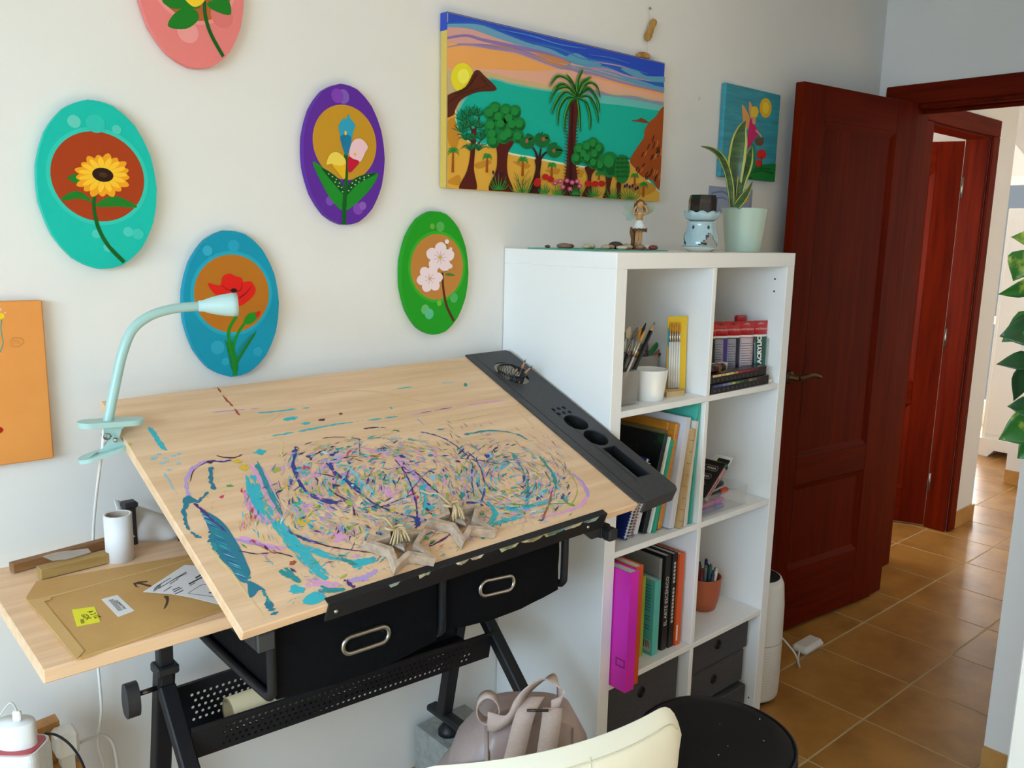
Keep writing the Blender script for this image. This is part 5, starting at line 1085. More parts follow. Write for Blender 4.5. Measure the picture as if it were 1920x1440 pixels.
# ================================================================== DRAWING TABLE
M_BEECH = mat('beech_laminate', '#ecc8a4', .48, col2='#d8b088', nscale=3.2, stretch=(1.0, 14, 14), contrast=(.35, .72))
M_BLK = mat('black_powder_coat', '#17171b', .45, spec=.3, col2='#1c1c20', nscale=60, bump=.05)
M_BLKP = mat('black_plastic_tray', '#3a3b3f', .55, col2='#333438', nscale=80, bump=.08)
M_CLOTH = mat('black_drawer_fabric', '#0a090b', .85, spec=.15, col2='#0e0d10', nscale=70, bump=.2)
M_CHROME = mat('brushed_nickel', '#b8b0a4', .3, metal=1.0)
tb_ = thing('drawing_table', 'tilted beech drawing table covered with paint splashes', 'table', (-.6, -.32, 0))
top = part('tabletop', MB().box((0, 0, -.018), (TW, TD, 0), 0, T, .002), M_BEECH, tb_, 'beech board covered with dried paint')
sdb = part('side_board', MB().box((-1.227, -.486, .892), (-.80, -.06, .913), 0, None, .002), M_BEECH, tb_, 'small level beech side board')
# dark tray along the right edge with holes
ta0, ta1 = .857, 1.000
def circ(a, b, ra, rb, n=24, rot=0): return [(a+ra*math.cos(t)*math.cos(rot)-rb*math.sin(t)*math.sin(rot), b+ra*math.cos(t)*math.sin(rot)+rb*math.sin(t)*math.cos(rot)) for t in (2*math.pi*k/n for k in range(n))]
tu = lambda u, v: onT(u, v, .002)
zt2 = lambda pts: [tu(1000+x/6.4, 740+y/6.4) for x, y in pts]
zt1 = lambda pts: [tu(860+x/8.727, 640+y/8.727) for x, y in pts]
(c1a, c1b), (c2a, c2b) = zt2([(512, 340), (750, 522)])
hA, hB = zt1([(545, 370)])[0], zt1([(1190, 690)])[0]
mA = ((hA[0]+hB[0])/2, (hA[1]+hB[1])/2)
holes = [circ(mA[0], mA[1], .040, .052, 28), circ(c1a, c1b, .0305, .0305, 26), circ(c2a, c2b, .0305, .0305, 26)]
small = zt2([(240, 187), (303, 175), (365, 163), (305, 238), (368, 225), (433, 215)])
holes += [circ(a, b, .0058, .0058, 10) for a, b in small]
rq = [(a, b) for a, b in zt2([(815, 655), (965, 620), (1430, 965), (1235, 1000)])]
ra0 = (rq[0][0]+rq[3][0])/2; ra1 = (rq[1][0]+rq[2][0])/2; rb0 = (rq[0][1]+rq[1][1])/2; rb1 = (rq[2][1]+rq[3][1])/2
holes.append([(ra0, rb0), (ra1, rb0), (ra1, rb1), (ra0, rb1)])
outer = [(ta0, -.004), (ta1-.008, -.004), (ta1, .004), (ta1, TD-.012), (ta1-.010, TD), (ta0+.022, TD+.006), (ta0+.008, TD+.004), (ta0, TD-.008)]
mb = MB().prism([T(a, b, .0005) for a, b in outer], TN*.0035, holes=[[T(a, b, .0005) for a, b in h] for h in holes])
sy = part('side_tray', mb, M_BLKP, tb_, 'dark grey accessory tray along the right edge')
mb = MB().prism([T(a, b, .0002) for a, b in ((ta1-.004, 0), (ta1, .004), (ta1, TD-.012), (ta1-.004, TD-.010))], -TN*.026)
mb.prism([T(a, b, .0002) for a, b in ((ta0+.020, TD+.002), (ta0+.022, TD+.006), (ta1-.010, TD), (ta1-.004, TD-.008), (ta1-.012, TD-.004))], -TN*.026)
part('tray_skirt', mb, M_BLKP, sy)
part('tray_groove', MB().prism([T(a, b, .0041) for a, b in ((ta0+.0200, 0), (ta0+.0215, 0), (ta0+.0215, TD), (ta0+.0200, TD))], TN*.0003), flat('#151517', .7), sy)
part('tray_groove', MB().prism([T(a, b, .0041) for a, b in ((ra0-.010, c1b-.055), (ra0-.0088, c1b-.055), (ra0-.0088, rb1+.01), (ra0-.010, rb1+.01))], TN*.0003), flat('#151517', .7), sy)
def cupwell(name, ring, dep):
    mb = MB(); n = len(ring); ca = sum(a for a, b in ring)/n; cb = sum(b for a, b in ring)/n
    vs = [T(a, b, .0006) for a, b in ring]+[T(ca+(a-ca)*.94, cb+(b-cb)*.94, -dep) for a, b in ring]+[T(ca+(a-ca)*1.03, cb+(b-cb)*1.03, .0006) for a, b in ring]+[T(ca+(a-ca)*.98, cb+(b-cb)*.98, -dep-.002) for a, b in ring]
    fs = [(i, (i+1) % n, n+(i+1) % n, n+i) for i in range(n)]+[tuple(range(n, 2*n))]+[(2*n+(i+1) % n, 2*n+i, 3*n+i, 3*n+(i+1) % n) for i in range(n)]+[tuple(range(3*n, 4*n))[::-1]]
    return part(name, mb.add(vs, fs), mat('black_well', '#0e0e10', .6), sy)
cupwell('cup_well', holes[1], .045); cupwell('cup_well', holes[2], .045); cupwell('tool_well', holes[9], .030)
for h in holes[3:9]: cupwell('tool_hole', h, .012)
part('well_rim', MB().tube([T(a, b, .004) for a, b in holes[9]], .0018, 6, closed=True), M_BLKP, sy)
# front lip
la0, la1 = onT(618, 1137)[0], onT(1130, 957)[0]
lip = part('front_lip', MB().box((la0, TD-.002, -.034), (la1, TD+.003, .003), 0, T, .0008).box((la0, TD-.012, .0002), (la1, TD-.002, .002), 0, T), M_BLK, tb_, 'black metal ledge smeared with paint')
for u, v in ((632, 1128), (1118, 985), (640, 1140)):
    a, b = onT(u, v); part('rivet', MB().sphere(T(min(max(a, la0+.01), la1-.01), TD+.003, -.017), .0035, 10, 6), M_CHROME, lip)
random.seed(21)
for k in range(34):
    a = random.uniform(la0+.05, la1-.02); w_ = random.uniform(.006, .022); c = random.choice(['#c9b48c', '#b8b490', '#8ea29a', '#d8d0c0', '#5f8d94', '#a8a060'])
    if random.random() < .5 and not (.4 < (a-la0)/(la1-la0) < .8): continue
    part('paint_smear', MB().prism([T(a-w_, TD+.0031, .0031), T(a+w_, TD+.0031, .0031), T(a+w_*.7, TD+.0031, -.001-random.uniform(0, .006)), T(a-w_*.5, TD+.0031, -.001-random.uniform(0, .007))], TB*.0004), flat(c, .6), lip)
# supports under the board
def tub(nm, p, q, w_=.028, h_=.028, par=tb_, up=(0, 0, 1), m=M_BLK): return part(nm, MB().bar(p, q, w_, h_, up, 0, .003), m, par)
rl = tub('side_rail', (-.925, -.515, .868), (-.925, -.08, .872), .030, .030)
part('bolt', MB().sphere((-.9415, -.47, .872), .004, 8, 6), M_CHROME, rl)
rr_ = tub('side_rail', (-.225, -.590, .912), (-.225, -.08, .885), .030, .026)
part('end_cap', MB().box((-.238, -.612, .897), (-.212, -.589, .922), 0, None, .004), flat('#101012', .5), rr_)
part('bracket', MB().prism([(-.30, -.575, .935), (-.232, -.590, .940), (-.232, -.590, .905), (-.262, -.585, .902)], (0, .006, 0)), M_BLK, rr_)
part('end_cap', MB().box((-.9395, -.519, .853), (-.9105, -.512, .883), 0, None, .002), flat('#3a3a3c', .45), rl)
tub('cross_rail', (-.91, -.10, .875), (-.24, -.10, .885))
tub('cross_rail', (-.91, -.33, .880), (-.24, -.33, .888))
tub('tilt_stay', (-.90, -.12, .885), (-.90, -.10, 1.13), .022, .012); tub('tilt_stay', (-.26, -.12, .89), (-.26, -.10, 1.13), .022, .012)
# drawers with hanger frames
def table_drawer(label, x0, x1, z0, z1, yf, seed, tint=None):
    d = part('drawer', MB(), M_CLOTH, tb_) if False else None
    random.seed(seed); mb = MB(); yb = -.20; nu, nv = 14, 8
    def sag(x, z): t = (x-x0)/(x1-x0); return z0+(z-z0)-(.012*math.sin(math.pi*t))*(1-(z-z0)/(z1-z0))
    front = [[Vector((x0+(x1-x0)*i/nu, yf-.010*math.sin(math.pi*i/nu)*math.sin(math.pi*min(1, j/nv+.1))+random.uniform(-.001, .001), sag(x0+(x1-x0)*i/nu, z0+(z1-z0)*j/nv))) for j in range(nv+1)] for i in range(nu+1)]
    mb.grid(front, 0, True)
    back = [[Vector((p.x, yb, p.z)) for p in row] for row in front]
    mb.grid([row[::-1] for row in back], 0, True)
    mb.grid([[front[0][j], back[0][j]] for j in range(nv+1)], 0, True); mb.grid([[back[nu][j], front[nu][j]] for j in range(nv+1)], 0, True)
    mb.grid([[back[i][0], front[i][0]] for i in range(nu+1)], 0, True); mb.grid([[front[i][nv], back[i][nv]] for i in range(nu+1)], 0, True)
    return part('drawer', mb, M_CLOTH, tb_, label)
def handle_on(d, uL, vL, uR, vR, yf, inside):
    p = onY(uL, vL, yf); q = onY(uR, vR, yf); ax = (q-p); L = ax.length; ax.normalize(); up = Vector((0, -1, 0)).cross(ax)*-1; up = up if up.z > 0 else -up
    r = .015; c0, c1 = p+ax*r, q-ax*r; ring = []
    for k in range(13): t = math.pi/2+math.pi*k/12; ring.append(c0+ax*r*math.cos(t)+up*r*math.sin(t))
    for k in range(13): t = -math.pi/2+math.pi*k/12; ring.append(c1+ax*r*math.cos(t)+up*r*math.sin(t))
    part('handle', MB().tube(ring, .0042, 10, closed=True), M_CHROME, d, 'oblong nickel grip ring')
    part('grip_opening', MB().prism([v+Vector((0, .0035, 0)) for v in ring], (0, .001, 0)), mat(inside[0], inside[1], .4, col2=inside[2], nscale=40, stretch=(1, 1, 5)), d)
dl = table_drawer('black fabric drawer, left one', -.903, -.583, .755, .882, -.500, 4)
dr = table_drawer('black fabric drawer, right one', -.566, -.268, .768, .905, -.500, 9)
handle_on(dl, 643, 1214, 729, 1186, -.5115, ('grip_dark', '#060606', '#0a0a0c')); handle_on(dr, 900, 1105, 963, 1091, -.5115, ('grip_blue', '#14304a', '#060608'))
for x, z in ((-.912, .760), (-.575, .765), (-.256, .775)):
    hg = part('drawer_hanger', MB().tube(smooth([(x, -.505, .890), (x, -.505, z+.03), (x, -.500, z+.006), (x, -.47, z), (x, -.30, z), (x, -.21, z+.004), (x, -.20, z+.03), (x, -.20, .885)], 4, False), .008, 8), M_BLK, tb_)
for k, (x0_, x1_, y_, z_) in enumerate(((-.86, -.62, -.49, .889), (-.52, -.33, -.49, .912))):
    part('stray_paper', MB().box((x0_, y_, z_), (x1_, y_+.2, z_+.003), 0, lambda x, y, z: Vector((x, y, z+(x+.6)*.02))), flat('#56544f' if k == 0 else '#4a2018', .6), (dl, dr)[k])
# legs
LXX, RXX = -.965, -.25
lg = tub('leg', (LXX, -.168, .700), (LXX, -.075, .285), .032, .032); tub('leg', (LXX, -.170, .655), (LXX, -.500, .285), .030, .026)
lr = tub('leg', (RXX, -.168, .690), (RXX, -.085, .275), .032, .032); tub('leg', (RXX, -.185, .665), (RXX, -.575, .285), .030, .026)
post = tub('post', (LXX, -.167, .66), (LXX, -.175, .892), .026, .026); tub('post', (RXX, -.167, .66), (RXX, -.175, .892), .026, .026)
part('collar', MB().box((LXX-.020, -.190, .684), (LXX+.020, -.148, .702), 0, None, .003), flat('#1c1c1e', .5), post)
kp = onX(262, 1287, LXX-.055); kb = Vector((LXX-.016, -.165, .655))
kn = part('clamp_knob', MB().prism([Vector((LXX-.050, -.165+.024*q[0], .652+.030*q[1])) for q in smooth([(-.5, -1.1), (.5, -1.1), (.85, -.3), (.6, .7), (0, 1), (-.6, .7), (-.85, -.3)], 4)], (-.022, 0, 0)), flat('#2a2a2d', .5), tb_)
part('knob_screw', MB().tube([(LXX-.050, -.165, .655), kb], .005, 8), mat('dark_steel', '#6a6560', .3, metal=1.0), kn)
ft = part('foot_beam', MB().bar((RXX, -.03, .280), (RXX, -.62, .276), .036, .020, (0, 0, 1), 0, .006), flat('#1c1c1f', .55), tb_)
part('foot_pad', MB().lathe([(.0005, 0), (.026, 0), (.026, .012), (.020, .020), (.012, .030), (.0005, .032)], (RXX, -.105, .2365), 24), flat('#141416', .5), ft)
fl_ = part('foot_beam', MB().bar((LXX, -.03, .280), (LXX, -.60, .276), .036, .020, (0, 0, 1), 0, .006), flat('#1c1c1f', .55), tb_)
for x_, y_ in ((LXX, -.105), (LXX, -.53), (RXX, -.555)): part('foot_pad', MB().lathe([(.0005, 0), (.026, 0), (.026, .012), (.020, .020), (.012, .030), (.0005, .032)], (x_, y_, .2365), 24), flat('#141416', .5), fl_ if x_ == LXX else ft)
# perforated tray
def perf(mb, o, du, dv, nrm, W, Hh, pitch, r, margin_u, margin_v, th=.0014):
    o = Vector(o); du = Vector(du).normalized(); dv = Vector(dv).normalized(); nrm = Vector(nrm).normalized()
    nv = int((Hh-2*margin_v)/pitch); nu = int((W-2*margin_u)/pitch)
    u0 = (W-nu*pitch)/2; v0 = (Hh-nv*pitch)/2
    P = lambda u, v, k=0: o+du*u+dv*v+nrm*(th*k)
    def quad(u_0, v_0, u_1, v_1):
        for k in (0, 1):
            q = [P(u_0, v_0, k), P(u_1, v_0, k), P(u_1, v_1, k), P(u_0, v_1, k)]; mb.add(q if k else q[::-1], [(0, 1, 2, 3)])
    quad(0, 0, W, v0); quad(0, v0+nv*pitch, W, Hh)
    for j in range(nv):
        off = (pitch/2 if j % 2 else 0); ua = u0+off-pitch/4; va = v0+j*pitch
        quad(0, va, ua, va+pitch); quad(ua+nu*pitch, va, W, va+pitch)
        for i in range(nu):
            cu, cv = ua+(i+.5)*pitch, va+pitch/2; h = pitch/2
            sq = [(-h, -h), (0, -h), (h, -h), (h, 0), (h, h), (0, h), (-h, h), (-h, 0)]
            for k in (0, 1):
                vs = [P(cu+a, cv+b, k) for a, b in sq]+[P(cu+r*math.cos(t), cv+r*math.sin(t), k) for t in (-2.356+math.pi/4*q for q in range(8))]
                fs = [(q, (q+1) % 8, 8+(q+1) % 8, 8+q) for q in range(8)]; mb.add(vs, fs if k else [f[::-1] for f in fs])
            vs = [P(cu+r*math.cos(t), cv+r*math.sin(t), k) for k in (0, 1) for t in (-2.356+math.pi/4*q for q in range(8))]
            mb.add(vs, [((q+1) % 8, q, 8+q, 8+(q+1) % 8) for q in range(8)])
    for a, b, c, d in ((0, 0, W, 0), (W, 0, W, Hh), (W, Hh, 0, Hh), (0, Hh, 0, 0)): mb.add([P(a, b, 0), P(c, d, 0), P(c, d, 1), P(a, b, 1)], [(0, 1, 2, 3)])
    return mb
st = part('storage_tray', perf(MB(), (LXX+.014, -.238, .532), (.70, -.035, -.012), (0, -.18, 1), (0, -1, -.1), .690, .066, .0125, .0030, .055, .008), M_BLK, tb_, 'black perforated metal trough between the legs')
part('trough_back', perf(MB(), (LXX+.014, -.150, .535), (1, 0, -.012), (0, .08, 1), (0, -1, 0), .690, .092, .0125, .0032, .035, .014), M_BLK, st)
part('trough_bottom', perf(MB(), (LXX+.014, -.150, .534), (1, 0, -.012), (0, -1, 0), (0, 0, 1), .690, .090, .0125, .0030, .05, .02), M_BLK, st)
part('tray_rim', MB().bar((LXX+.014, -.252, .599), (LXX+.704, -.288, .587), .006, .006), M_BLK, st); part('tray_rim', MB().bar((LXX+.014, -.144, .628), (LXX+.704, -.144, .620), .008, .008), M_BLK, st)
single('concrete_block', MB().box((-.297, -.160, 0), (-.13, -.022, .2365), 0, None, .004), mat('rough_concrete', '#a9aaa4', .95, col2='#8f918c', nscale=40, bump=.8, contrast=(.3, .7)), 'rough grey concrete block under the rear right table foot', 'block', 'blocks under the table')
for x_, y_, lb in ((-.295, -.62, 'rough grey concrete block hidden behind the backpack'), (-1.05, -.175, 'rough grey concrete block under the rear left table foot'), (-1.05, -.60, 'rough grey concrete block under the front left table foot')): single('concrete_block', MB().box((x_, y_, 0), (x_+.165, y_+.135, .2365), 0, None, .004), MATS['rough_concrete'], lb, 'block', 'blocks under the table')
# kraft paper rolls in the trough
def roll(label, p, q, r, col, name='paper_roll'):
    p = Vector(p); q = Vector(q); d = (q-p); M = align(d); L = d.length; o = thing(name, label, 'paper roll', tuple(p))
    part('roll_sheet', MB().lathe([(r*.80, 0), (r, 0), (r, L), (r*.80, L), (r*.80, 0)], p, 30, M=M), col, o)
    sp = [p-d.normalized()*.0004+M @ Vector(((r*.82+r*.0018*k)*math.cos(k*.35), (r*.82+r*.0018*k)*math.sin(k*.35), 0)) for k in range(90)]
    part('spiral_edge', MB().tube(sp, .0005, 4), flat('#8c7854', .8), o)
M_KRAFT = mat('pale_kraft', '#cdb892', .75, col2='#c4ad84', nscale=10)
pa = onY(428, 1322, -.197); roll('thick roll of pale kraft paper in the perforated trough', (pa.x, -.197, .572), (-.52, -.200, .570), .0300, M_KRAFT)
roll('thin roll of paper sticking out at the right of the trough', (-.505, -.205, .575), (-.36, -.215, .600), .014, mat('ochre_paper', '#c0a070', .8))

# ================================================================== PAINT ON THE TABLE
random.seed(33)
PAL = {'cyan': '#2fb4c4', 'teal': '#1f8f96', 'deep_teal': '#1a7690', 'navy': '#2a3a90', 'purple': '#4a2a78', 'plum': '#4c1c44', 'pink': '#dfa0cc', 'lilac': '#b79ad2', 'green': '#4a9a52', 'yellow': '#dcb63c', 'red': '#cc3450', 'rust': '#a8502c', 'cream': '#e4c894', 'white': '#d4dce0', 'sky': '#8cc4d8', 'brown': '#6a4028', 'olive': '#a8b040', 'glaze_pink': '#d8ac9c', 'glaze_teal': '#9cb4a4', 'glaze_sand': '#c8a888', 'glaze_lilac': '#c4a4b0', 'glaze_sky': '#b4bcb4'}
ST = {k: MB() for k in PAL}; LAYER = [0]
def tpoly(col, ab):
    LAYER[0] += 1; h = .00025+.00000035*(LAYER[0] % 2600)
    ab = [(min(max(a, .003), TW-.002), min(max(b, .003), TD-.003)) for a, b in ab]
    try: ST[col].poly([T(a, b, h) for a, b in ab])
    except Exception: pass
def tline(col, pts, w0, w1=None, jag=.35, dash=0.0, n=6):
    w1 = w1 or w0
    if max(w0, w1) > .0095:
        W_ = max(w0, w1); k = int(W_/.0017)
        for q in range(k):
            o = random.uniform(-.5, .5)*W_; t0 = random.uniform(0, .25); P = smooth(pts, n, False) if len(pts) > 2 else list(pts)
            i0 = int(len(P)*t0); i1 = max(i0+2, int(len(P)*(1-random.uniform(0, .25)))); Q = P[i0:i1]; R_ = []
            for i in range(len(Q)):
                a_ = Q[max(i-1, 0)]; b_ = Q[min(i+1, len(Q)-1)]; dx, dy = b_[0]-a_[0], b_[1]-a_[1]; l = math.hypot(dx, dy) or 1; t = i/max(1, len(Q)-1); s_ = (w0*(1-t)+w1*t)/W_
                R_.append((Q[i][0]-dy/l*o*s_, Q[i][1]+dx/l*o*s_))
            if len(R_) > 1: tline(col, R_, random.uniform(.0022, .0065), random.uniform(.001, .004), .6, .05, 1)
        return
    P = smooth(pts, n, False) if len(pts) > 2 and n > 1 else pts
    seg = []
    for i in range(len(P)-1):
        d = math.hypot(P[i+1][0]-P[i][0], P[i+1][1]-P[i][1]); k = max(1, int(d/.006))
        seg += [(P[i][0]+(P[i+1][0]-P[i][0])*q/k, P[i][1]+(P[i+1][1]-P[i][1])*q/k) for q in range(k)]
    seg.append(P[-1]); cur = []; N = len(seg)
    def flush():
        if len(cur) > 1:
            Lp = []; Rp = []
            for i, (x, y, w_) in enumerate(cur):
                a = cur[max(i-1, 0)]; b = cur[min(i+1, len(cur)-1)]; dx, dy = b[0]-a[0], b[1]-a[1]; l = math.hypot(dx, dy) or 1
                e = .15 if i in (0, len(cur)-1) else 1
                r1 = w_*e*(1+random.uniform(-jag, jag)*1.6); r2 = w_*e*(1+random.uniform(-jag, jag)*1.6)
                Lp.append((x-dy/l*r1, y+dx/l*r1)); Rp.append((x+dy/l*r2, y-dx/l*r2))
            tpoly(col, Lp+Rp[::-1])
        cur.clear()
    for i, (x, y) in enumerate(seg):
        t = i/max(1, N-1); cur.append((x, y, (w0*(1-t)+w1*t)/2))
        if dash and random.random() < dash: flush()
    flush()
def px(pts, ox=380, oy=640, s=2.5946): return [onT(ox+x/s, oy+y/s) for x, y in pts]
pz_ = lambda pts: px(pts, 180, 660, 2.6661)
def blot(col, c, r, n=11, el=1.0, ang=0):
    tpoly(col, [(c[0]+r*el*random.uniform(.45, 1.15)*math.cos(t)*math.cos(ang)-r*random.uniform(.45, 1.15)*math.sin(t)*math.sin(ang), c[1]+r*el*random.uniform(.45, 1.15)*math.cos(t)*math.sin(ang)+r*random.uniform(.45, 1.15)*math.sin(t)*math.cos(ang)) for t in (2*math.pi*k/n for k in range(n))])
# pale glazes first
for pts, w_ in (([(240, 590), (290, 660), (340, 760), (390, 860)], .020), ([(700, 540), (620, 600), (540, 650), (500, 690)], .012), ([(930, 540), (1010, 630), (1110, 730), (1180, 780)], .016), ([(260, 700), (230, 760), (260, 830), (330, 880), (400, 830)], .018), ([(180, 950), (300, 990), (420, 1010)], .012), ([(770, 520), (860, 540), (940, 560)], .012), ([(880, 700), (905, 740), (940, 760)], .020), ([(420, 830), (520, 800), (600, 780)], .010), ([(620, 960), (700, 930), (740, 900)], .022), ([(500, 1170), (600, 1180), (680, 1190)], .014), ([(1830, 680), (1870, 740), (1840, 800), (1760, 830), (1640, 860)], .008), ([(320, 620), (380, 620), (440, 600)], .012)): tline('pink', px(pts), w_, w_*.7, .4)
for pts, w_ in (([(1000, 620), (1060, 680), (1120, 730)], .008), ([(1790, 640), (1850, 690), (1880, 760)], .007), ([(150, 960), (260, 985), (360, 1010)], .006), ([(700, 1170), (790, 1150), (850, 1110)], .009)): tline('lilac', px(pts), w_, w_, .4)
for k in range(620):
    q = random.random(); s_ = math.sqrt(random.random())*1.05; t = random.uniform(0, 2*math.pi)
    cx, cy, rx, ry = (880, 740, 520, 260) if q < .7 else (1520, 690, 260, 170)
    x, y = cx+rx*s_*math.cos(t), cy+ry*s_*math.sin(t); x2, y2 = cx+rx*s_*math.cos(t+.10), cy+ry*s_*math.sin(t+.13)
    if y > 1085 and x > 800: continue
    tline(random.choice(['glaze_pink', 'glaze_teal', 'glaze_pink', 'glaze_sand', 'glaze_lilac', 'glaze_sky', 'glaze_sand']), px([(x, y), ((x+x2)/2+4, (y+y2)/2), (x2, y2)]), random.uniform(.003, .0094), .002, .6)
# long cream and thin lines
for pts in ([(540, 255), (700, 240), (860, 245), (1000, 275), (1140, 305)], [(340, 450), (385, 485), (385, 560), (430, 650), (520, 760), (640, 850), (760, 910), (870, 955)], [(290, 410), (340, 375), (370, 350)], [(1500, 300), (1560, 360), (1650, 450)], [(1200, 385), (1280, 375), (1400, 350)], [(30, 1010), (130, 1120), (220, 1240), (290, 1330)], [(1640, 600), (1640, 680), (1620, 740)]): tline('cream', px(pts), .0042, .003, .25)
for col, pts, w_, ds in (('cyan', [(290, 470), (460, 440), (640, 405), (800, 385), (950, 365)], .0045, .10), ('pink', [(1000, 362), (1180, 325), (1320, 305), (1470, 285)], .0035, .12), ('purple', [(1060, 350), (1180, 328), (1260, 315)], .002, .25), ('cyan', [(250, 350), (380, 338), (520, 322)], .005, .05), ('lilac', [(0, 350), (110, 340), (300, 325)], .0025, .2), ('cyan', [(940, 232), (1020, 222)], .003, 0), ('sky', [(1040, 375), (1080, 410)], .003, 0), ('rust', [(70, 225), (110, 280), (140, 310), (182, 362)], .0045, .02), ('sky', [(1160, 205), (1225, 200)], .003, 0)): tline(col, px(pts), w_, w_, .35, ds)
blot('teal', px([(1278, 212)])[0], .011, el=.5, ang=.9); blot('cyan', px([(430, 375)])[0], .008, el=2); blot('cyan', px([(505, 400)])[0], .006, el=1.8); blot('cyan', px([(918, 325)])[0], .0045); blot('plum', px([(580, 382)])[0], .005, el=1.8, ang=-.3); blot('brown', px([(672, 353)])[0], .004, el=1.6, ang=-.3); blot('rust', px([(55, 222)])[0], .006)
for k in range(12): blot('cyan', pz_([(272+k*6, 385+k*9)])[0], .005, el=1.4, ang=.9)
for k in range(10): blot('sky', pz_([(310+random.uniform(-30, 110), 530+random.uniform(-20, 60))])[0], .003, el=2)
for pts in ([(330, 580), (360, 640), (405, 710)],): tline('sky', pz_(pts), .004, .003, .5, .15)
blot('yellow', pz_([(168, 463)])[0], .004)
# left side feather, arcs
fe = [(540, 800), (600, 825), (650, 870), (690, 930), (725, 990), (755, 1060), (772, 1110), (735, 1150), (705, 1130), (670, 1080), (620, 1030), (600, 960), (560, 880)]
for k in range(46):
    t = k/45; x, y = 548+190*t+20*math.sin(t*9), 800+340*t; L = 34+30*math.sin(math.pi*min(1, t*1.1))
    tline(random.choice(['deep_teal', 'teal', 'deep_teal', 'navy' if t < .4 else 'teal']), pz_([(x-L*.8+random.uniform(-8, 8), y-10+random.uniform(-10, 10)), (x, y+8), (x+L*.8+random.uniform(-8, 8), y+26+random.uniform(-10, 10))]), .007, .003, .6)
tpoly('deep_teal', pz_(smooth(fe, 3)))
for k in range(30):
    t = k/29; x, y = 556+180*t, 815+310*t; tline(random.choice(['teal', 'sky', 'navy', 'cyan']), pz_([(x-30+random.uniform(-10, 10), y), (x+30, y+25)]), .0018, .001, .5)
for pts, c, w_ in (([(470, 735), (440, 790), (450, 860), (480, 905), (525, 932)], 'deep_teal', .006), ([(582, 575), (572, 630), (592, 690)], 'deep_teal', .0075), ([(500, 755), (540, 720), (562, 700)], 'deep_teal', .005), ([(570, 540), (620, 550), (680, 540)], 'navy', .004), ([(490, 755), (540, 800), (590, 850), (650, 900)], 'purple', .0045), ([(565, 545), (500, 570), (455, 630), (455, 690), (480, 740)], 'lilac', .006), ([(555, 550), (490, 590), (470, 650)], 'plum', .0015), ([(600, 520), (680, 530), (740, 510)], 'plum', .003), ([(850, 1245), (880, 1290), (898, 1315)], 'deep_teal', .009), ([(830, 1190), (850, 1225), (870, 1260)], 'teal', .004)): tline(c, pz_(pts), w_, w_*.8, .5, .03)
blot('deep_teal', pz_([(470, 742)])[0], .014); tpoly('deep_teal', pz_(smooth([(760, 1150), (800, 1160), (850, 1195), (815, 1190), (790, 1220), (765, 1225)], 3)))
for c, x, y, r in (('yellow', 740, 580, .010), ('yellow', 705, 545, .007), ('olive', 905, 588, .008), ('green', 670, 670, .004), ('cyan', 820, 500, .010), ('red', 628, 725, .004), ('plum', 570, 552, .005), ('yellow', 1040, 855, .009), ('red', 1050, 580, .007), ('rust', 985, 1055, .006), ('cyan', 1000, 1190, .010), ('cyan', 1090, 1235, .014)): blot(c, pz_([(x, y)])[0], r, el=1.5, ang=random.uniform(-.6, .6))
# red dashes
for k in range(60):
    t = random.random(); x = 190+45*math.sin(t*3)+random.uniform(-25, 25); y = 710+200*t
    tline('red', px([(x, y), (x+random.uniform(-6, 10), y+random.uniform(8, 24))]), random.uniform(.0025, .006), .002, .6)
for k in range(34): t = random.random(); x, y = 225+120*t, 965+60*t; tline(random.choice(['red', 'red', 'plum']), px([(x, y+random.uniform(-12, 12)), (x+random.uniform(10, 26), y+random.uniform(0, 18))]), .005, .002, .6)
# big cyan strokes
for pts, c, w0, w1 in (([(240, 650), (258, 740), (300, 820), (350, 880)], 'cyan', .020, .026), ([(350, 860), (420, 950), (490, 1030), (560, 1110), (620, 1160)], 'cyan', .022, .030), ([(430, 980), (520, 1010), (600, 1040), (680, 1065)], 'cyan', .018, .012), ([(560, 1210), (640, 1215), (700, 1205)], 'teal', .016, .006), ([(380, 1110), (430, 1140), (480, 1180)], 'teal', .016, .004), ([(250, 570), (300, 680), (350, 780), (400, 870)], 'teal', .008, .010), ([(720, 1090), (800, 1070), (860, 1060)], 'cyan', .016, .010), ([(440, 1205), (470, 1208)], 'cyan', .022, .018), ([(1380, 780), (1420, 840), (1380, 900)], 'cyan', .012, .008), ([(1420, 800), (1520, 820), (1640, 790), (1740, 760)], 'cyan', .010, .006), ([(1400, 900), (1480, 870), (1560, 850)], 'cyan', .010, .008), ([(980, 720), (1020, 690), (1060, 670)], 'sky', .010, .006), ([(540, 1240), (600, 1250)], 'cyan', .014, .006), ([(650, 1050), (720, 1080), (760, 1090)], 'teal', .010, .006), ([(1500, 540), (1560, 630), (1582, 720), (1570, 790)], 'teal', .008, .005), ([(1640, 560), (1700, 640), (1720, 720)], 'teal', .006, .006), ([(1270, 455), (1400, 435), (1520, 450), (1580, 480)], 'teal', .005, .004), ([(1060, 700), (1085, 770), (1070, 850)], 'cyan', .007, .006), ([(700, 600), (780, 690), (830, 740)], 'sky', .006, .006)): tline(c, px(pts), w0, w1, .55, .02)
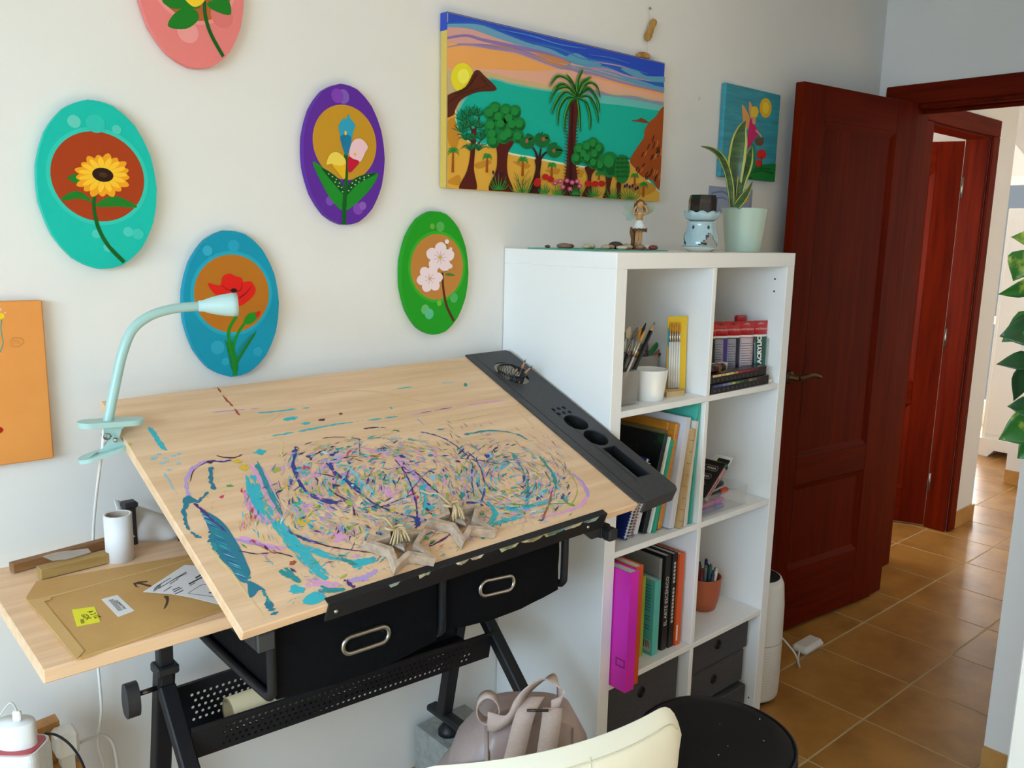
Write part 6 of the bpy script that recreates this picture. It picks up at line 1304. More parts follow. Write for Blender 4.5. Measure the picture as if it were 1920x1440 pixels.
# dark loops
for pts, c, w_, ds in (([(455, 512), (442, 570), (455, 650), (490, 715), (545, 760), (620, 785), (690, 775)], 'navy', .007, .0), ([(500, 720), (560, 765), (640, 770)], 'navy', .010, .02), ([(420, 930), (520, 970), (620, 1000), (740, 1018), (870, 1035)], 'plum', .0030, .0), ([(410, 920), (500, 965), (560, 980)], 'navy', .005, .05), ([(600, 590), (650, 640), (730, 710), (820, 780), (900, 820), (1000, 850), (1110, 875)], 'navy', .0042, .02), ([(620, 590), (650, 650), (720, 690), (770, 730)], 'navy', .008, .05), ([(935, 575), (985, 640), (1020, 720), (1038, 800), (1042, 890), (1035, 910)], 'purple', .0038, .0), ([(540, 660), (640, 740), (720, 790), (740, 850)], 'plum', .0035, .03), ([(540, 640), (600, 650), (640, 660)], 'plum', .003, 0), ([(640, 640), (650, 700), (665, 740)], 'red', .002, 0), ([(480, 510), (600, 470), (720, 470), (790, 485)], 'plum', .002, .12), ([(520, 580), (560, 545), (640, 510)], 'plum', .0035, .03), ([(620, 580), (740, 560), (850, 560)], 'plum', .0024, .04), ([(780, 425), (880, 420), (960, 440)], 'plum', .0035, .1), ([(1060, 440), (1140, 460), (1220, 500), (1290, 560)], 'navy', .004, .1), ([(1290, 540), (1330, 580), (1360, 640), (1372, 720), (1350, 790)], 'navy', .003, .02), ([(1310, 590), (1310, 680), (1320, 760)], 'navy', .003, .05), ([(1250, 570), (1350, 580), (1450, 600)], 'purple', .003, .1), ([(1030, 630), (1090, 690), (1150, 740)], 'purple', .004, .04), ([(860, 810), (960, 770), (1040, 735)], 'plum', .002, .02), ([(1100, 1000), (1160, 970), (1220, 930)], 'plum', .003, .02), ([(170, 1020), (260, 1035), (360, 1030), (440, 1050)], 'plum', .0024, .04), ([(1280, 780), (1340, 790), (1370, 800)], 'navy', .012, .05), ([(1030, 850), (1045, 880), (1030, 900)], 'navy', .016, .05), ([(1700, 720), (1690, 780), (1665, 840), (1655, 870)], 'rust', .004, .0), ([(1740, 750), (1780, 790), (1810, 800)], 'green', .005, .0), ([(1500, 790), (1600, 800), (1700, 790), (1800, 790)], 'green', .0025, .03), ([(1680, 540), (1760, 610), (1815, 690), (1815, 760), (1780, 800)], 'olive', .0025, .06), ([(1530, 690), (1590, 740)], 'plum', .003, 0), ([(690, 1160), (720, 1185), (740, 1200)], 'purple', .006, .0), ([(1000, 740), (1090, 640), (1140, 620)], 'purple', .0014, 0), ([(760, 470), (765, 560)], 'navy', .0015, 0)): tline(c, px(pts), w_, w_*.85, .5, ds)
# short flecks swirling on ellipses
def fleck(cx, cy, rx, ry, t, col, L, w_):
    x, y = cx+rx*math.cos(t), cy+ry*math.sin(t); dx, dy = -rx*math.sin(t), ry*math.cos(t); l = math.hypot(dx, dy); dx, dy = dx/l*L, dy/l*L
    j = random.uniform(-.5, .5); tline(col, px([(x, y), (x+dx-dy*j, y+dy+dx*j)]), w_, w_*.4, .6)
cols = ['cyan']*9+['teal']*6+['navy']*5+['purple']*3+['plum']*3+['pink']*8+['lilac']*6+['green']*4+['yellow']*3+['sky']*4+['white']*3+['olive']*2+['red', 'rust', 'brown', 'brown']
for k in range(2300):
    q = random.random(); c = random.choice(cols)
    if q < .55: cx, cy, rx, ry = random.choice([(700, 700, 330, 200), (900, 700, 330, 230), (1040, 700, 330, 230), (820, 760, 420, 260)])
    elif q < .8: cx, cy, rx, ry = (1500, 660, 260, 190)
    else: cx, cy, rx, ry = (560, 900, 330, 210)
    s_ = random.uniform(.22, 1.22); t = random.uniform(0, 2*math.pi)
    if cy+ry*s_*math.sin(t) > 1085 and cx+rx*s_*math.cos(t) > 900: continue
    fleck(cx, cy, rx*s_, ry*s_, t, c, random.uniform(8, 46), random.choice([.0011, .0014, .0018, .0024, .003, .0045]))
for k in range(330):
    q = random.random(); s_ = math.sqrt(random.random()); t = random.uniform(0, 2*math.pi)
    cx, cy, rx, ry = (860, 740, 470, 250) if q < .72 else (1520, 700, 250, 150)
    x, y = cx+rx*s_*math.cos(t), cy+ry*s_*math.sin(t)
    if y > 1080 and x > 800: continue
    dx, dy = -rx*math.sin(t), ry*math.cos(t); l = math.hypot(dx, dy) or 1; L_ = random.uniform(14, 42)
    tline(random.choice(['cyan', 'cyan', 'teal', 'sky', 'pink', 'pink', 'lilac', 'lilac', 'navy', 'green', 'yellow', 'olive', 'sky']), px([(x, y), (x+dx/l*L_*.5+random.uniform(-5, 5), y+dy/l*L_*.5), (x+dx/l*L_, y+dy/l*L_)]), random.uniform(.004, .009), .002, .65, .04)
for k in range(90):
    x, y = random.uniform(430, 1420), random.uniform(520, 960); blot(random.choice(cols), px([(x, y)])[0], random.uniform(.002, .0065), el=random.uniform(1, 2.2), ang=random.uniform(0, 3))
for k in range(360):
    x = random.uniform(430, 1800); y = 1390-.33*(x-200)-random.uniform(25, 210)
    tline(random.choice(['cyan', 'teal', 'cyan', 'pink', 'lilac', 'green', 'navy', 'sky']), px([(x, y), (x+random.uniform(-30, 30), y+random.uniform(-18, 18))]), random.uniform(.0015, .0065), .002, .6)
for k in range(130):
    x, y = random.uniform(1150, 1750), random.uniform(380, 760); tline(random.choice(['cream', 'brown', 'brown', 'pink', 'rust', 'teal', 'white']), px([(x, y), (x+random.uniform(12, 34), y+random.uniform(14, 30))]), .0016, .001, .4)
for k in range(60): x, y = random.uniform(-40, 420), random.uniform(560, 940); tline(random.choice(['plum', 'pink', 'teal', 'brown', 'green', 'lilac']), px([(x, y), (x+random.uniform(-22, 22), y+random.uniform(-14, 14))]), .0022, .001, .5)
for c in PAL:
    if ST[c].v: part('paint_strokes', ST[c], mat('dried_paint_'+c, PAL[c], .5), top, kind='stuff')
# ================================================================== THINGS ON THE TABLE
# pencils in a mesh cup in the tray
mc = thing('mesh_pencil_cup', 'black wire mesh cup of pencils set in the table tray', 'cup', tuple(T(mA[0], mA[1], -.04)))
pa_, pb_ = mA[0]-.002, mA[1]+.002
up_ = (TN*.75+Vector((0, 0, 1))*.25).normalized(); Mc = align(up_); c_ = T(pa_, pb_, 0)
part('cup_rim', MB().tube([c_+Mc @ Vector((.036*math.cos(t), .036*math.sin(t), .012)) for t in (2*math.pi*k/28 for k in range(28))], .0028, 8, closed=True), flat('#121214', .35), mc)
mb = MB()
for k in range(30):
    t = 2*math.pi*k/30; mb.tube([c_+Mc @ Vector((.0355*math.cos(t), .0355*math.sin(t), .012)), c_+Mc @ Vector((.031*math.cos(t+.5), .031*math.sin(t+.5), -.045))], .0007, 4); mb.tube([c_+Mc @ Vector((.0355*math.cos(t), .0355*math.sin(t), .012)), c_+Mc @ Vector((.031*math.cos(t-.5), .031*math.sin(t-.5), -.045))], .0007, 4)
part('wire_mesh', mb, flat('#1a1a1c', .4), mc, kind='stuff')
part('cup_floor', MB().disc(c_+Mc @ Vector((0, 0, -.045)), .031, up_, 20), flat('#161618', .5), mc)
def tp3(u, v, h): a, b = onT(u, v, h); return tuple(T(a, b, h))
pen_tips = [(986, 673, 'black pencil with sharp grey tip, topmost in the mesh cup', '#1c1c22', '#302c2c'), (999, 685, 'dark green pencil at the right of the mesh cup', '#14211c', '#2a2624'), (978, 700, 'short dark blue pencil with a pale sharpened tip in the mesh cup', '#16245a', '#5c4030'), (972, 688, 'silver capped pencil in the mesh cup', '#6c6a6e', '#5a4440')]
for k, (u, v, lb, c, ld) in enumerate(pen_tips):
    h = (.062, .050, .030, .045)[k]
    base = c_+Mc @ Vector(((.012, .010, -.012, -.016)[k], (.006, -.012, -.010, .008)[k], -.040))
    pencil('pencil', lb, tuple(base), tp3(u, v, h), .0038, c, ld, '#b98a68', 'pencils in the mesh cup')
# wooden star ornaments
M_DRY = mat('weathered_wood', '#cfbaa6', .8, col2='#98806a', nscale=16, stretch=(3, 3, 3), bump=.35, contrast=(.3, .72))
M_RAF = mat('raffia', '#cbb48c', .9)
def star(label, tips, seed):
    A_ = [onT(660+x/6.857, 900+y/6.857, .018) for x, y in tips]
    ca = sum(a for a, b in A_)/5; cb = sum(b for a, b in A_)/5; R_ = sum(math.hypot(a-ca, b-cb) for a, b in A_)/5
    a0 = math.atan2(A_[0][1]-cb, A_[0][0]-ca)
    sg = 1
    def ring(ro, ri): return [(ca+(ro if k % 2 == 0 else ri)*math.cos(a0+sg*math.pi*k/5), cb+(ro if k % 2 == 0 else ri)*math.sin(a0+sg*math.pi*k/5)) for k in range(10)]
    o = thing('star_ornament', label, 'ornament', tuple(T(ca, cb, .001)), 'wooden star ornaments')
    mb = MB().prism([T(a, b, .0012) for a, b in ring(R_*1.02, R_*.48)], TN*.018, holes=[[T(a, b, .0012) for a, b in ring(R_*.70, R_*.33)]])
    part('star_frame', mb, M_DRY, o)
    top_ = ring(R_*.42, R_*.42)[0]; random.seed(seed); mb = MB()
    tipT = A_[0]
    for k in range(16):
        d = random.uniform(-.9, .9); L = random.uniform(.016, .034)
        p0 = T(top_[0], top_[1], .022); ang = a0+math.pi+d*.8
        mb.tube(smooth([tuple(p0), tuple(p0+TA*(math.cos(ang)*L*.5)+TB*(math.sin(ang)*L*.5)+TN*random.uniform(.006, .014)), tuple(p0+TA*(math.cos(ang)*L)+TB*(math.sin(ang)*L)-TN*random.uniform(.0, .010))], 3, False), .0013, 5)
    for s_ in (-1, 1):
        q = [T(top_[0], top_[1], .022)]
        for k in range(1, 8): t = math.pi*2*k/8; q.append(T(top_[0]+.014*math.cos(a0+s_*1.0)*(1-math.cos(t))*.6+.008*math.sin(t)*math.cos(a0+s_*2.2), top_[1]+.014*math.sin(a0+s_*1.0)*(1-math.cos(t))*.6+.008*math.sin(t)*math.sin(a0+s_*2.2), .024+.004*math.sin(t)))
        mb.tube(q, .0022, 6, closed=True)
    part('raffia_bow', mb, M_RAF, o)
    mb = MB().tube(smooth([tuple(T(top_[0], top_[1], .022)), tuple(T(tipT[0], tipT[1], .020)), tuple(T(tipT[0]+(tipT[0]-ca)*.5, tipT[1]+(tipT[1]-cb)*.35, .004)), tuple(T(tipT[0]+(tipT[0]-ca)*.75-.008, tipT[1]+(tipT[1]-cb)*.55, .003))], 4, False), .0018, 6)
    part('hanging_cord', mb, M_RAF, o)
    hp = []
    for k in range(26):
        t = 2*math.pi*k/26; x = 16*math.sin(t)**3; y = 13*math.cos(t)-5*math.cos(2*t)-2*math.cos(3*t)-math.cos(4*t); s_ = R_*.021*.62
        e = (math.cos(a0), math.sin(a0)); f_ = (-e[1], e[0]); hp.append((ca+e[0]*y*s_*1.15+f_[0]*x*s_, cb+e[1]*y*s_*1.15+f_[1]*x*s_))
    mb = MB(); n = len(hp); hc = (sum(a for a, b in hp)/n, sum(b for a, b in hp)/n)
    rows = [[T(hc[0]+(a-hc[0])*k, hc[1]+(b-hc[1])*k, .006+z) for a, b in hp] for k, z in ((.72, 0), (1, .004), (.9, .008), (.55, .0105), (.1, .0115))]
    vs = [v for r in rows for v in r]; fs = [(i*n+j, i*n+(j+1) % n, (i+1)*n+(j+1) % n, (i+1)*n+j) for i in range(4) for j in range(n)]+[tuple(range(n))[::-1]]
    part('heart_charm', mb.add(vs, fs, 0, True), mat('pewter_heart', '#9a8c80', .45, metal=.25), o)
star('weathered wooden star ornament with raffia bow, nearer the table front', [(430, 510), (975, 640), (1060, 1010), (535, 1150), (175, 760)], 1)
star('weathered wooden star ornament lying further up the painted board', [(1110, 195), (1600, 275), (1830, 640), (1475, 840), (1020, 530)], 2)
# ================================================================== CLIP LAMP
M_MINT = mat('mint_lacquer', '#a4c8c4', .38, coat=.15)
LY = -.165
lp = thing('clip_lamp', 'mint green clip-on lamp on the table corner', 'lamp', tuple(onY(203, 790, LY)))
LP = lambda u, v, y=LY: tuple(onY(u, v, y))
neck = smooth([LP(202, 794), LP(207, 765), LP(218, 712), LP(229, 664), LP(247, 620), LP(278, 594), LP(320, 580), LP(362, 575), LP(378, 574)], 5, False)
part('gooseneck', MB().tube(neck, .0085, 14), M_MINT, lp)
h0 = Vector(LP(372, 574)); h1 = Vector(LP(445, 571, LY-.02)); d = (h1-h0); L = d.length; Mh = align(d)
hd_ = part('lamp_head', MB().lathe([(.0005, 0), (.0095, 0), (.0105, L*.12), (.0155, L*.35), (.0195, L*.62), (.0215, L*.85), (.0215, L), (.0195, L), (.018, L*.8), (.0005, L*.7)], h0, 32, M=Mh), mat('mint_lacquer_pale', '#b8d6d6', .38), lp)
part('lamp_lens', MB().disc(h0+d*.93, .0192, d, 24), mat('lens', '#d8dcd6', .3), hd_)
cl_c = Vector(LP(205, 793)); cx_ = (TA*.97+TB*.12).normalized(); cn_ = Vector((0, 0, 1)); cy_ = cn_.cross(cx_).normalized()
CLP = lambda x, y, z: cl_c+cx_*x+cy_*y+cn_*z
def pad(xa, xb, w_, z, th, tilt=0):
    out = []
    for k in range(25): t = math.pi/2+math.pi*k/24; out.append((xa+w_+w_*math.cos(t), w_*math.sin(t)))
    for k in range(25): t = -math.pi/2+math.pi*k/24; out.append((xb-w_+w_*math.cos(t), w_*math.sin(t)))
    return MB().prism([CLP(x, y, z+tilt*x) for x, y in out], cn_*th)
part('upper_jaw', pad(-.050, .056, .021, -.004, .009), M_MINT, lp)
part('lower_jaw', pad(-.052, .030, .020, -.052, .007, .28), M_MINT, lp)
part('jaw_web', MB().prism([CLP(-.012, -.004, -.003), CLP(.030, -.004, -.003), CLP(.018, -.004, -.012), CLP(.014, -.004, -.026), CLP(.024, -.004, -.040), CLP(-.02, -.004, -.050), CLP(-.004, -.004, -.03)], cy_*.008), M_MINT, lp)
part('spring', MB().tube([CLP(-.006+.006*math.cos(k*.9), -.012+.0012*k, -.022+.006*math.sin(k*.9)) for k in range(22)], .0011, 5), mat('spring_steel', '#8a8680', .3, metal=1), lp)
part('rivet', MB().sphere(CLP(.006, -.012, -.028), .0045, 10, 8), M_CHROME, lp)
part('moulded_slot', MB().tube([CLP(-.040, -.010, -.0555+.0), CLP(-.022, -.008, -.049)], .0014, 6), flat('#8fb0ac', .5), lp)
cord = smooth([LP(194, 803), LP(192, 840), tuple(onY(184, 900, -.12)), tuple(onY(178, 955, -.07)), tuple(onY(175, 1000, -.040)), tuple(onY(174, 1060, -.034)), tuple(onY(178, 1150, -.034)), tuple(onY(184, 1250, -.036)), tuple(onY(190, 1330, -.040)), tuple(onY(184, 1395, -.045)), tuple(onY(196, 1450, -.05)), (-1.06, -.05, .30)], 6, False)
part('power_cord', MB().tube(cord, .0026, 8), flat('#e8e6e2', .5), lp, 'white cord hanging down the wall')
WHITE_CORD = MB().tube(smooth([tuple(onY(150, 1392, -.08)), tuple(onY(170, 1384, -.06)), tuple(onY(196, 1379, -.05)), tuple(onY(212, 1395, -.05)), tuple(onY(219, 1430, -.05)), tuple(onY(221, 1460, -.05)), (-1.03, -.05, .3)], 6, False), .0032, 8)
# ================================================================== ON THE SIDE BOARD
ZB_ = .9135
zs = lambda pts, z=ZB_: [onZ(0+x/4.364, 960+y/4.364, z) for x, y in pts]
ev = thing('cardboard_envelope', 'brown cardboard mailing envelope lying on the side board', 'envelope', (-1.05, -.3, ZB_))
out = zs([(300, 585), (215, 715), (250, 770), (625, 1212), (665, 1208), (1870, 795), (1620, 380), (1560, 365)])
M_CARD = mat('kraft_card', '#c79f62', .7, col2='#bd9457', nscale=8)
part('envelope_body', MB().prism(out, (0, 0, .004)), M_CARD, ev)
part('fold_flap', MB().prism(zs([(235, 722), (340, 708), (690, 1140), (625, 1210)], ZB_+.0042), (0, 0, .0008)), mat('kraft_card_fold', '#cba66c', .7), ev)
part('fold_line', MB().prism(zs([(340, 715), (415, 700), (1600, 378), (1605, 372), (410, 692), (338, 708)], ZB_+.0042), (0, 0, .0009)), mat('kraft_card_edge', '#d0ad74', .7), ev)
part('tear_strip', MB().prism(zs([(340, 718), (412, 702), (416, 716), (345, 735)], ZB_+.0050), (0, 0, .0006)), mat('kraft_card_edge', '#d0ad74', .7), ev)
def on_env(pts, z): return zs(pts, ZB_+.004+z)
yl = part('yellow_sticker', MB().prism(on_env([(588, 800), (773, 775), (820, 900), (628, 938)], .0001), (0, 0, .0004)), flat('#e6e414', .5), ev)
def lblM(o, x, y, z=.0006):
    o_, x_, y_ = on_env([o, x, y], z); X_ = (x_-o_).normalized(); Y_ = (y_-o_); Y_ = (Y_-X_*Y_.dot(X_)).normalized(); Z_ = X_.cross(Y_)
    return Matrix(((X_.x, Y_.x, Z_.x, o_.x), (X_.y, Y_.y, Z_.y, o_.y), (X_.z, Y_.z, Z_.z, o_.z), (0, 0, 0, 1)))
text('sticker_lettering', 'A 2 1Z\nGDK', .0115, lblM((735, 848), (782, 885), (775, 800)), flat('#2a2a10', .6), yl, .0003)
for k in range(5): part('print_line', MB().prism(on_env([(655+k*6, 880-k*2), (658+k*6, 880-k*2), (668+k*6, 915-k*2), (665+k*6, 915-k*2)], .0006), (0, 0, .0002)), flat('#6a6a18', .6), yl)
wl = part('barcode_label', MB().prism(on_env([(830, 715), (960, 680), (1100, 810), (968, 860)], .0001), (0, 0, .0004)), flat('#dfe0e4', .5), ev)
for k in range(22):
    t = k/21; w_ = (.010, .018, .007)[k % 3]; a = (888+80*t, 722+88*t); b = (925+80*t, 712+88*t); e = (80*w_, 88*w_)
    part('barcode_bar', MB().prism(on_env([a, b, (b[0]+e[0], b[1]+e[1]), (a[0]+e[0], a[1]+e[1])], .0006), (0, 0, .0002)), flat('#2a2a2e', .6), wl)
text('label_number', 'ZAZ8WHYY0X', .0062, lblM((985, 758), (1030, 800), (1010, 750)), flat('#3a3a40', .6), wl, .0003)
part('arrow_mark', MB().prism(on_env(smooth([(1340, 692), (1378, 690), (1380, 725), (1368, 765), (1345, 793), (1340, 788), (1356, 745), (1358, 715)], 3), .0001), (0, 0, .0003)), flat('#4a3624', .7), ev)
part('arrow_mark', MB().prism(on_env([(1088, 585), (1130, 570), (1210, 565), (1205, 573), (1150, 580), (1235, 600), (1245, 612), (1220, 612), (1140, 590), (1112, 590), (1122, 608), (1140, 618), (1110, 612)], .0001), (0, 0, .0003)), flat('#4a3624', .7), ev)
ps = thing('printed_sheet', 'white printed address sheet on the envelope under the board edge', 'paper', tuple(zs([(1500, 600)], ZB_+.005)[0]))
part('sheet', MB().prism(on_env([(1170, 655), (1510, 434), (1620, 440), (1900, 760), (1790, 757), (1560, 700), (1400, 672)], .0012), (0, 0, .0004)), flat('#e3e5ea', .6), ps)
def psline(a, b, w_, c='#3c3e48'):
    a = Vector((a[0], a[1])); b = Vector((b[0], b[1])); n_ = Vector((-(b-a).y, (b-a).x)).normalized()*w_
    part('print_line', MB().prism(on_env([tuple(a-n_), tuple(b-n_), tuple(b+n_), tuple(a+n_)], .0017), (0, 0, .0002)), flat(c, .7), ps)
for a, b, w_ in (((1280, 610), (1395, 540), 2), ((1300, 625), (1400, 565), 2), ((1340, 650), (1405, 608), 2), ((1390, 590), (1460, 545), 2), ((1400, 565), (1525, 490), 2.5), ((1430, 548), (1530, 500), 2), ((1545, 590), (1625, 548), 5), ((1555, 602), (1600, 578), 2), ((1600, 540), (1650, 512), 6), ((1625, 548), (1665, 530), 5), ((1540, 665), (1640, 600), 1.2), ((1540, 665), (1780, 700), 1.2), ((1640, 600), (1700, 590), 1.2), ((1420, 655), (1490, 620), 3), ((1430, 672), (1500, 640), 3), ((1410, 640), (1470, 615), 3), ((1708, 660), (1740, 662), 4)): psline(a, b, w_)
for q in range(5): psline((1255+q*13, 655-q*9), (1268+q*13, 618-q*9), 3.2 if q % 2 else 2)
# wood sticks, tape, roll, cloth, bracket
M_STICK = mat('dark_stick_wood', '#7c5430', .6, col2='#94693c', nscale=14, stretch=(1, 8, 8)); M_STICK2 = mat('olive_stick_wood', '#9c7c44', .6, col2='#b08e54', nscale=14, stretch=(1, 8, 8))
def stickbar(name, label, p, q, w_, h_, m, ring=False):
    a, b = zs([p, q], ZB_+.001); o = thing(name, label, 'wood stick', tuple(a), 'wood sticks at the back of the side board')
    part('bar', MB().bar(a+Vector((0, 0, h_/2)), b+Vector((0, 0, h_/2)), w_, h_, (0, 0, 1), 0, .001), m, o)
    return o, a, b
stickbar('wood_stick', 'dark brown square stick at the back of the side board', (95, 492), (905, 275), .018, .016, M_STICK)
o, a, b = stickbar('wood_stick', 'olive brown stretcher bar in front of the dark stick', (320, 540), (905, 395), .024, .018, M_STICK2)
tape = zs([(345, 365), (470, 330), (720, 300), (745, 330), (560, 385), (430, 400)], ZB_+.022)
single('tape_strip', MB().prism(tape, (0, 0, .0006)), mat('clear_tape', '#d8d4cc', .25, alpha=.35), 'strip of clear adhesive tape stuck over the wood sticks', 'tape')
rb = zs([(985, 385)], ZB_)[0]; rr = onY(228, 962, rb.y)
ro = thing('paper_roll', 'white paper roll standing upright on the side board', 'paper roll', tuple(rb))
hh_ = rr.z-rb.z
part('roll_wall', MB().lathe([(.0195, 0), (.0235, 0), (.0235, hh_), (.0195, hh_), (.0195, 0)], rb, 32), flat('#e9e9ea', .7), ro)
part('cardboard_core', MB().lathe([(.0193, 0), (.0193, hh_-.0008), (.0186, hh_-.0008), (.0186, 0)], rb, 32), flat('#b0a59a', .8), ro)
c0_ = rb+Vector((.030, .030, 0)); G = []
for i in range(13):
    t = i/12; x = rb.x+.018+.125*t; yb = rb.y+.048+.012*math.sin(t*7); hz = hh_*1.02*(1-t*.62)-.01*t
    G.append([Vector((x, yb-.014*math.sin(math.pi*k/5)+.006*k, ZB_+.001+hz*k/5)) for k in range(6)])
single('white_cloth', MB().grid(G, 0, True, .0012), mat('white_tissue', '#e6e7ea', .8), 'sheet of white paper unrolling behind the standing roll', 'paper')
bq = onY(243, 948, -.085)
part('tilt_bracket', MB().box((bq.x-.013, -.095, .985), (bq.x+.013, -.07, bq.z+.008), 0, None, .003), flat('#26262a', .5), tb_); part('tilt_bracket_post', MB().box((bq.x-.009, -.090, .905), (bq.x+.009, -.074, .99)), flat('#26262a', .5), tb_)
# ================================================================== POWER TOWER AT THE LOWER LEFT
PWY = -.16
Pw = lambda u, v, y=PWY: onY(u, v, y)
q0 = Pw(42, 1440); zb = q0.z
base_z = zb-.16
ss = thing('side_stand', 'small wooden stand at the lower left corner', 'stand', (q0.x, PWY, 0))
part('stand_top', MB().box((q0.x-.20, -.30, base_z-.02), (q0.x+.09, -.02, base_z), 0, None, .003), mat('honey_wood', '#b5803c', .5, col2='#a06e30', nscale=10, stretch=(1, 6, 6)), ss)
for x in (q0.x-.18, q0.x+.07):
    for y in (-.28, -.04): part('leg', MB().box((x-.015, y-.015, 0), (x+.015, y+.015, base_z-.02)), mat('honey_wood', '#b5803c', .5), ss)
for nm, pts, y, th, lb in (('wood_offcut', [(70, 1368), (111, 1351), (118, 1373), (84, 1392)], -.085, .03, 'honey coloured wood offcut standing behind the power tower'), ('wood_offcut', [(96, 1432), (147, 1414), (154, 1450), (96, 1465)], -.085, .025, 'honey coloured wood offcut below the white plug')):
    P_ = [Pw(u, v, y) for u, v in pts]; P_[2] = P_[2] if False else P_[2]
    lo_ = min(p.z for p in P_)
    o = single(nm, MB().prism([P_[0], P_[1], Vector((P_[1].x+.006, y, base_z)), Vector((P_[0].x+.002, y, base_z))] if lb.startswith('honey coloured wood offcut standing') else [P_[0], P_[1], Vector((P_[1].x+.004, y, base_z)), Vector((P_[0].x, y, base_z))], (0, th if 'standing' in lb else -th, 0)), mat('honey_wood2', '#b9833f', .5, col2='#a26c2c', nscale=20, stretch=(3, 1, 1)), lb, 'wood piece')
tw = thing('power_tower', 'white power socket tower with red socket panels', 'power strip', (q0.x, PWY, base_z))
fr_ = Vector((cf.x, cf.y, 0)).normalized(); rt_ = cr
tc0 = Pw(38, 1420, -.15); tc0.z = 0
TP = lambda x, y, z: tc0+rt_*x-fr_*y+Vector((0, 0, z))
zt_ = Pw(40, 1396, -.15).z
ol = []
for k in range(32):
    t = 2*math.pi*k/32; c, s_ = math.cos(t), math.sin(t); ol.append((.042*math.copysign(abs(c)**.45, c), .036*math.copysign(abs(s_)**.45, s_)))
mb = MB(); vs = [TP(x, y, base_z) for x, y in ol]+[TP(x, y, zt_-.012) for x, y in ol]+[TP(x*.94, y*.94, zt_) for x, y in ol]
n = 32; mb.add(vs, [(i+j*n, (i+1) % n+j*n, (i+1) % n+(j+1)*n, i+(j+1)*n) for j in range(2) for i in range(n)]+[tuple(range(2*n, 3*n)), tuple(range(n))[::-1]], 0, False)
part('tower_body', mb, mat('glossy_white', '#e6e8e6', .25, coat=.3), tw)
part('red_socket_top', MB().prism([TP(x*.86, y*.80, zt_+.0002) for x, y in ol], (0, 0, .002)), flat('#b8444a', .35), tw)
rp = []
for k in range(28):
    t = 2*math.pi*k/28; c, s_ = math.cos(t), math.sin(t); rp.append((.030*math.copysign(abs(c)**.5, c), .040*math.copysign(abs(s_)**.5, s_)))
pz0 = zt_-.068
part('red_socket_panel', MB().prism([TP(x, -.0365, pz0+z) for x, z in rp], -(TP(0, 0, 0)-TP(0, -.0015, 0))*-1), mat('socket_red', '#cc1f1a', .3, coat=.3), tw)
for k, c in ((0, '#b01c8c'), (1, '#2a1a2a'), (2, '#241414')):
    part('usb_port', MB().box((-.012+.012*k, -.0395, pz0+.004+.003*k), (-.003+.012*k, -.037, pz0+.018+.003*k), 0, TP), flat(c, .4), tw)
ch = thing('usb_charger', 'white oval phone charger plugged into the power tower', 'charger', tuple(TP(0, 0, zt_+.002)))
ov = [(.034*math.cos(t), .021*math.sin(t)) for t in (2*math.pi*k/28 for k in range(28))]
chh = .046
mb = MB(); rows = [(1, .0022), (1, chh-.004), (.95, chh)]
mb.add([TP(x*s_-.004, y*s_, zt_+z) for s_, z in rows for x, y in ov], [(i+j*28, (i+1) % 28+j*28, (i+1) % 28+(j+1)*28, i+(j+1)*28) for j in range(2) for i in range(28)]+[tuple(range(56, 84))], 0, True)
part('charger_body', mb, flat('#e8e8e6', .35), ch)
pl_ = part('usb_plug', MB().box((-.006, -.004, zt_+chh), (.008, .004, zt_+chh+.018), 0, TP, .002), flat('#eeeeec', .35), ch)
part('cable', MB().tube(smooth([tuple(TP(.001, 0, zt_+chh+.017)), tuple(TP(-.004, 0, zt_+chh+.030)), tuple(TP(-.012, 0, zt_+chh+.030)), tuple(TP(-.030, -.002, zt_+chh+.004)), tuple(TP(-.048, -.004, zt_+.01)), tuple(TP(-.065, -.004, zt_-.06)), tuple(TP(-.07, -.004, base_z+.01))], 5, False), .0018, 7), flat('#c9c9c6', .5), pl_)
wpz = [Pw(101, 1378, -.11), Pw(145, 1372, -.11)]
pg = thing('white_plug', 'white mains plug block beside the power tower', 'plug', (wpz[0].x, -.11, base_z))
part('plug_body', MB().box((wpz[0].x, -.125, Pw(120, 1426, -.125).z), (wpz[1].x, -.08, wpz[0].z), 0, None, .006), flat('#e9e8e4', .35), pg)
part('plug_stand', MB().box((wpz[0].x+.008, -.115, base_z), (wpz[1].x-.008, -.09, Pw(120, 1426, -.125).z)), flat('#d8d6d0', .4), pg)
part('black_cord', MB().tube(smooth([tuple(Pw(84, 1375, -.13)), tuple(Pw(105, 1378, -.14)), tuple(Pw(128, 1393, -.145)), tuple(Pw(146, 1415, -.145)), tuple(Pw(158, 1440, -.14)), tuple(Pw(165, 1470, -.14))], 5, False), .0022, 8), flat('#1c2430', .45), tw)
part('white_cord', WHITE_CORD, flat('#e4e0d8', .5), pg)
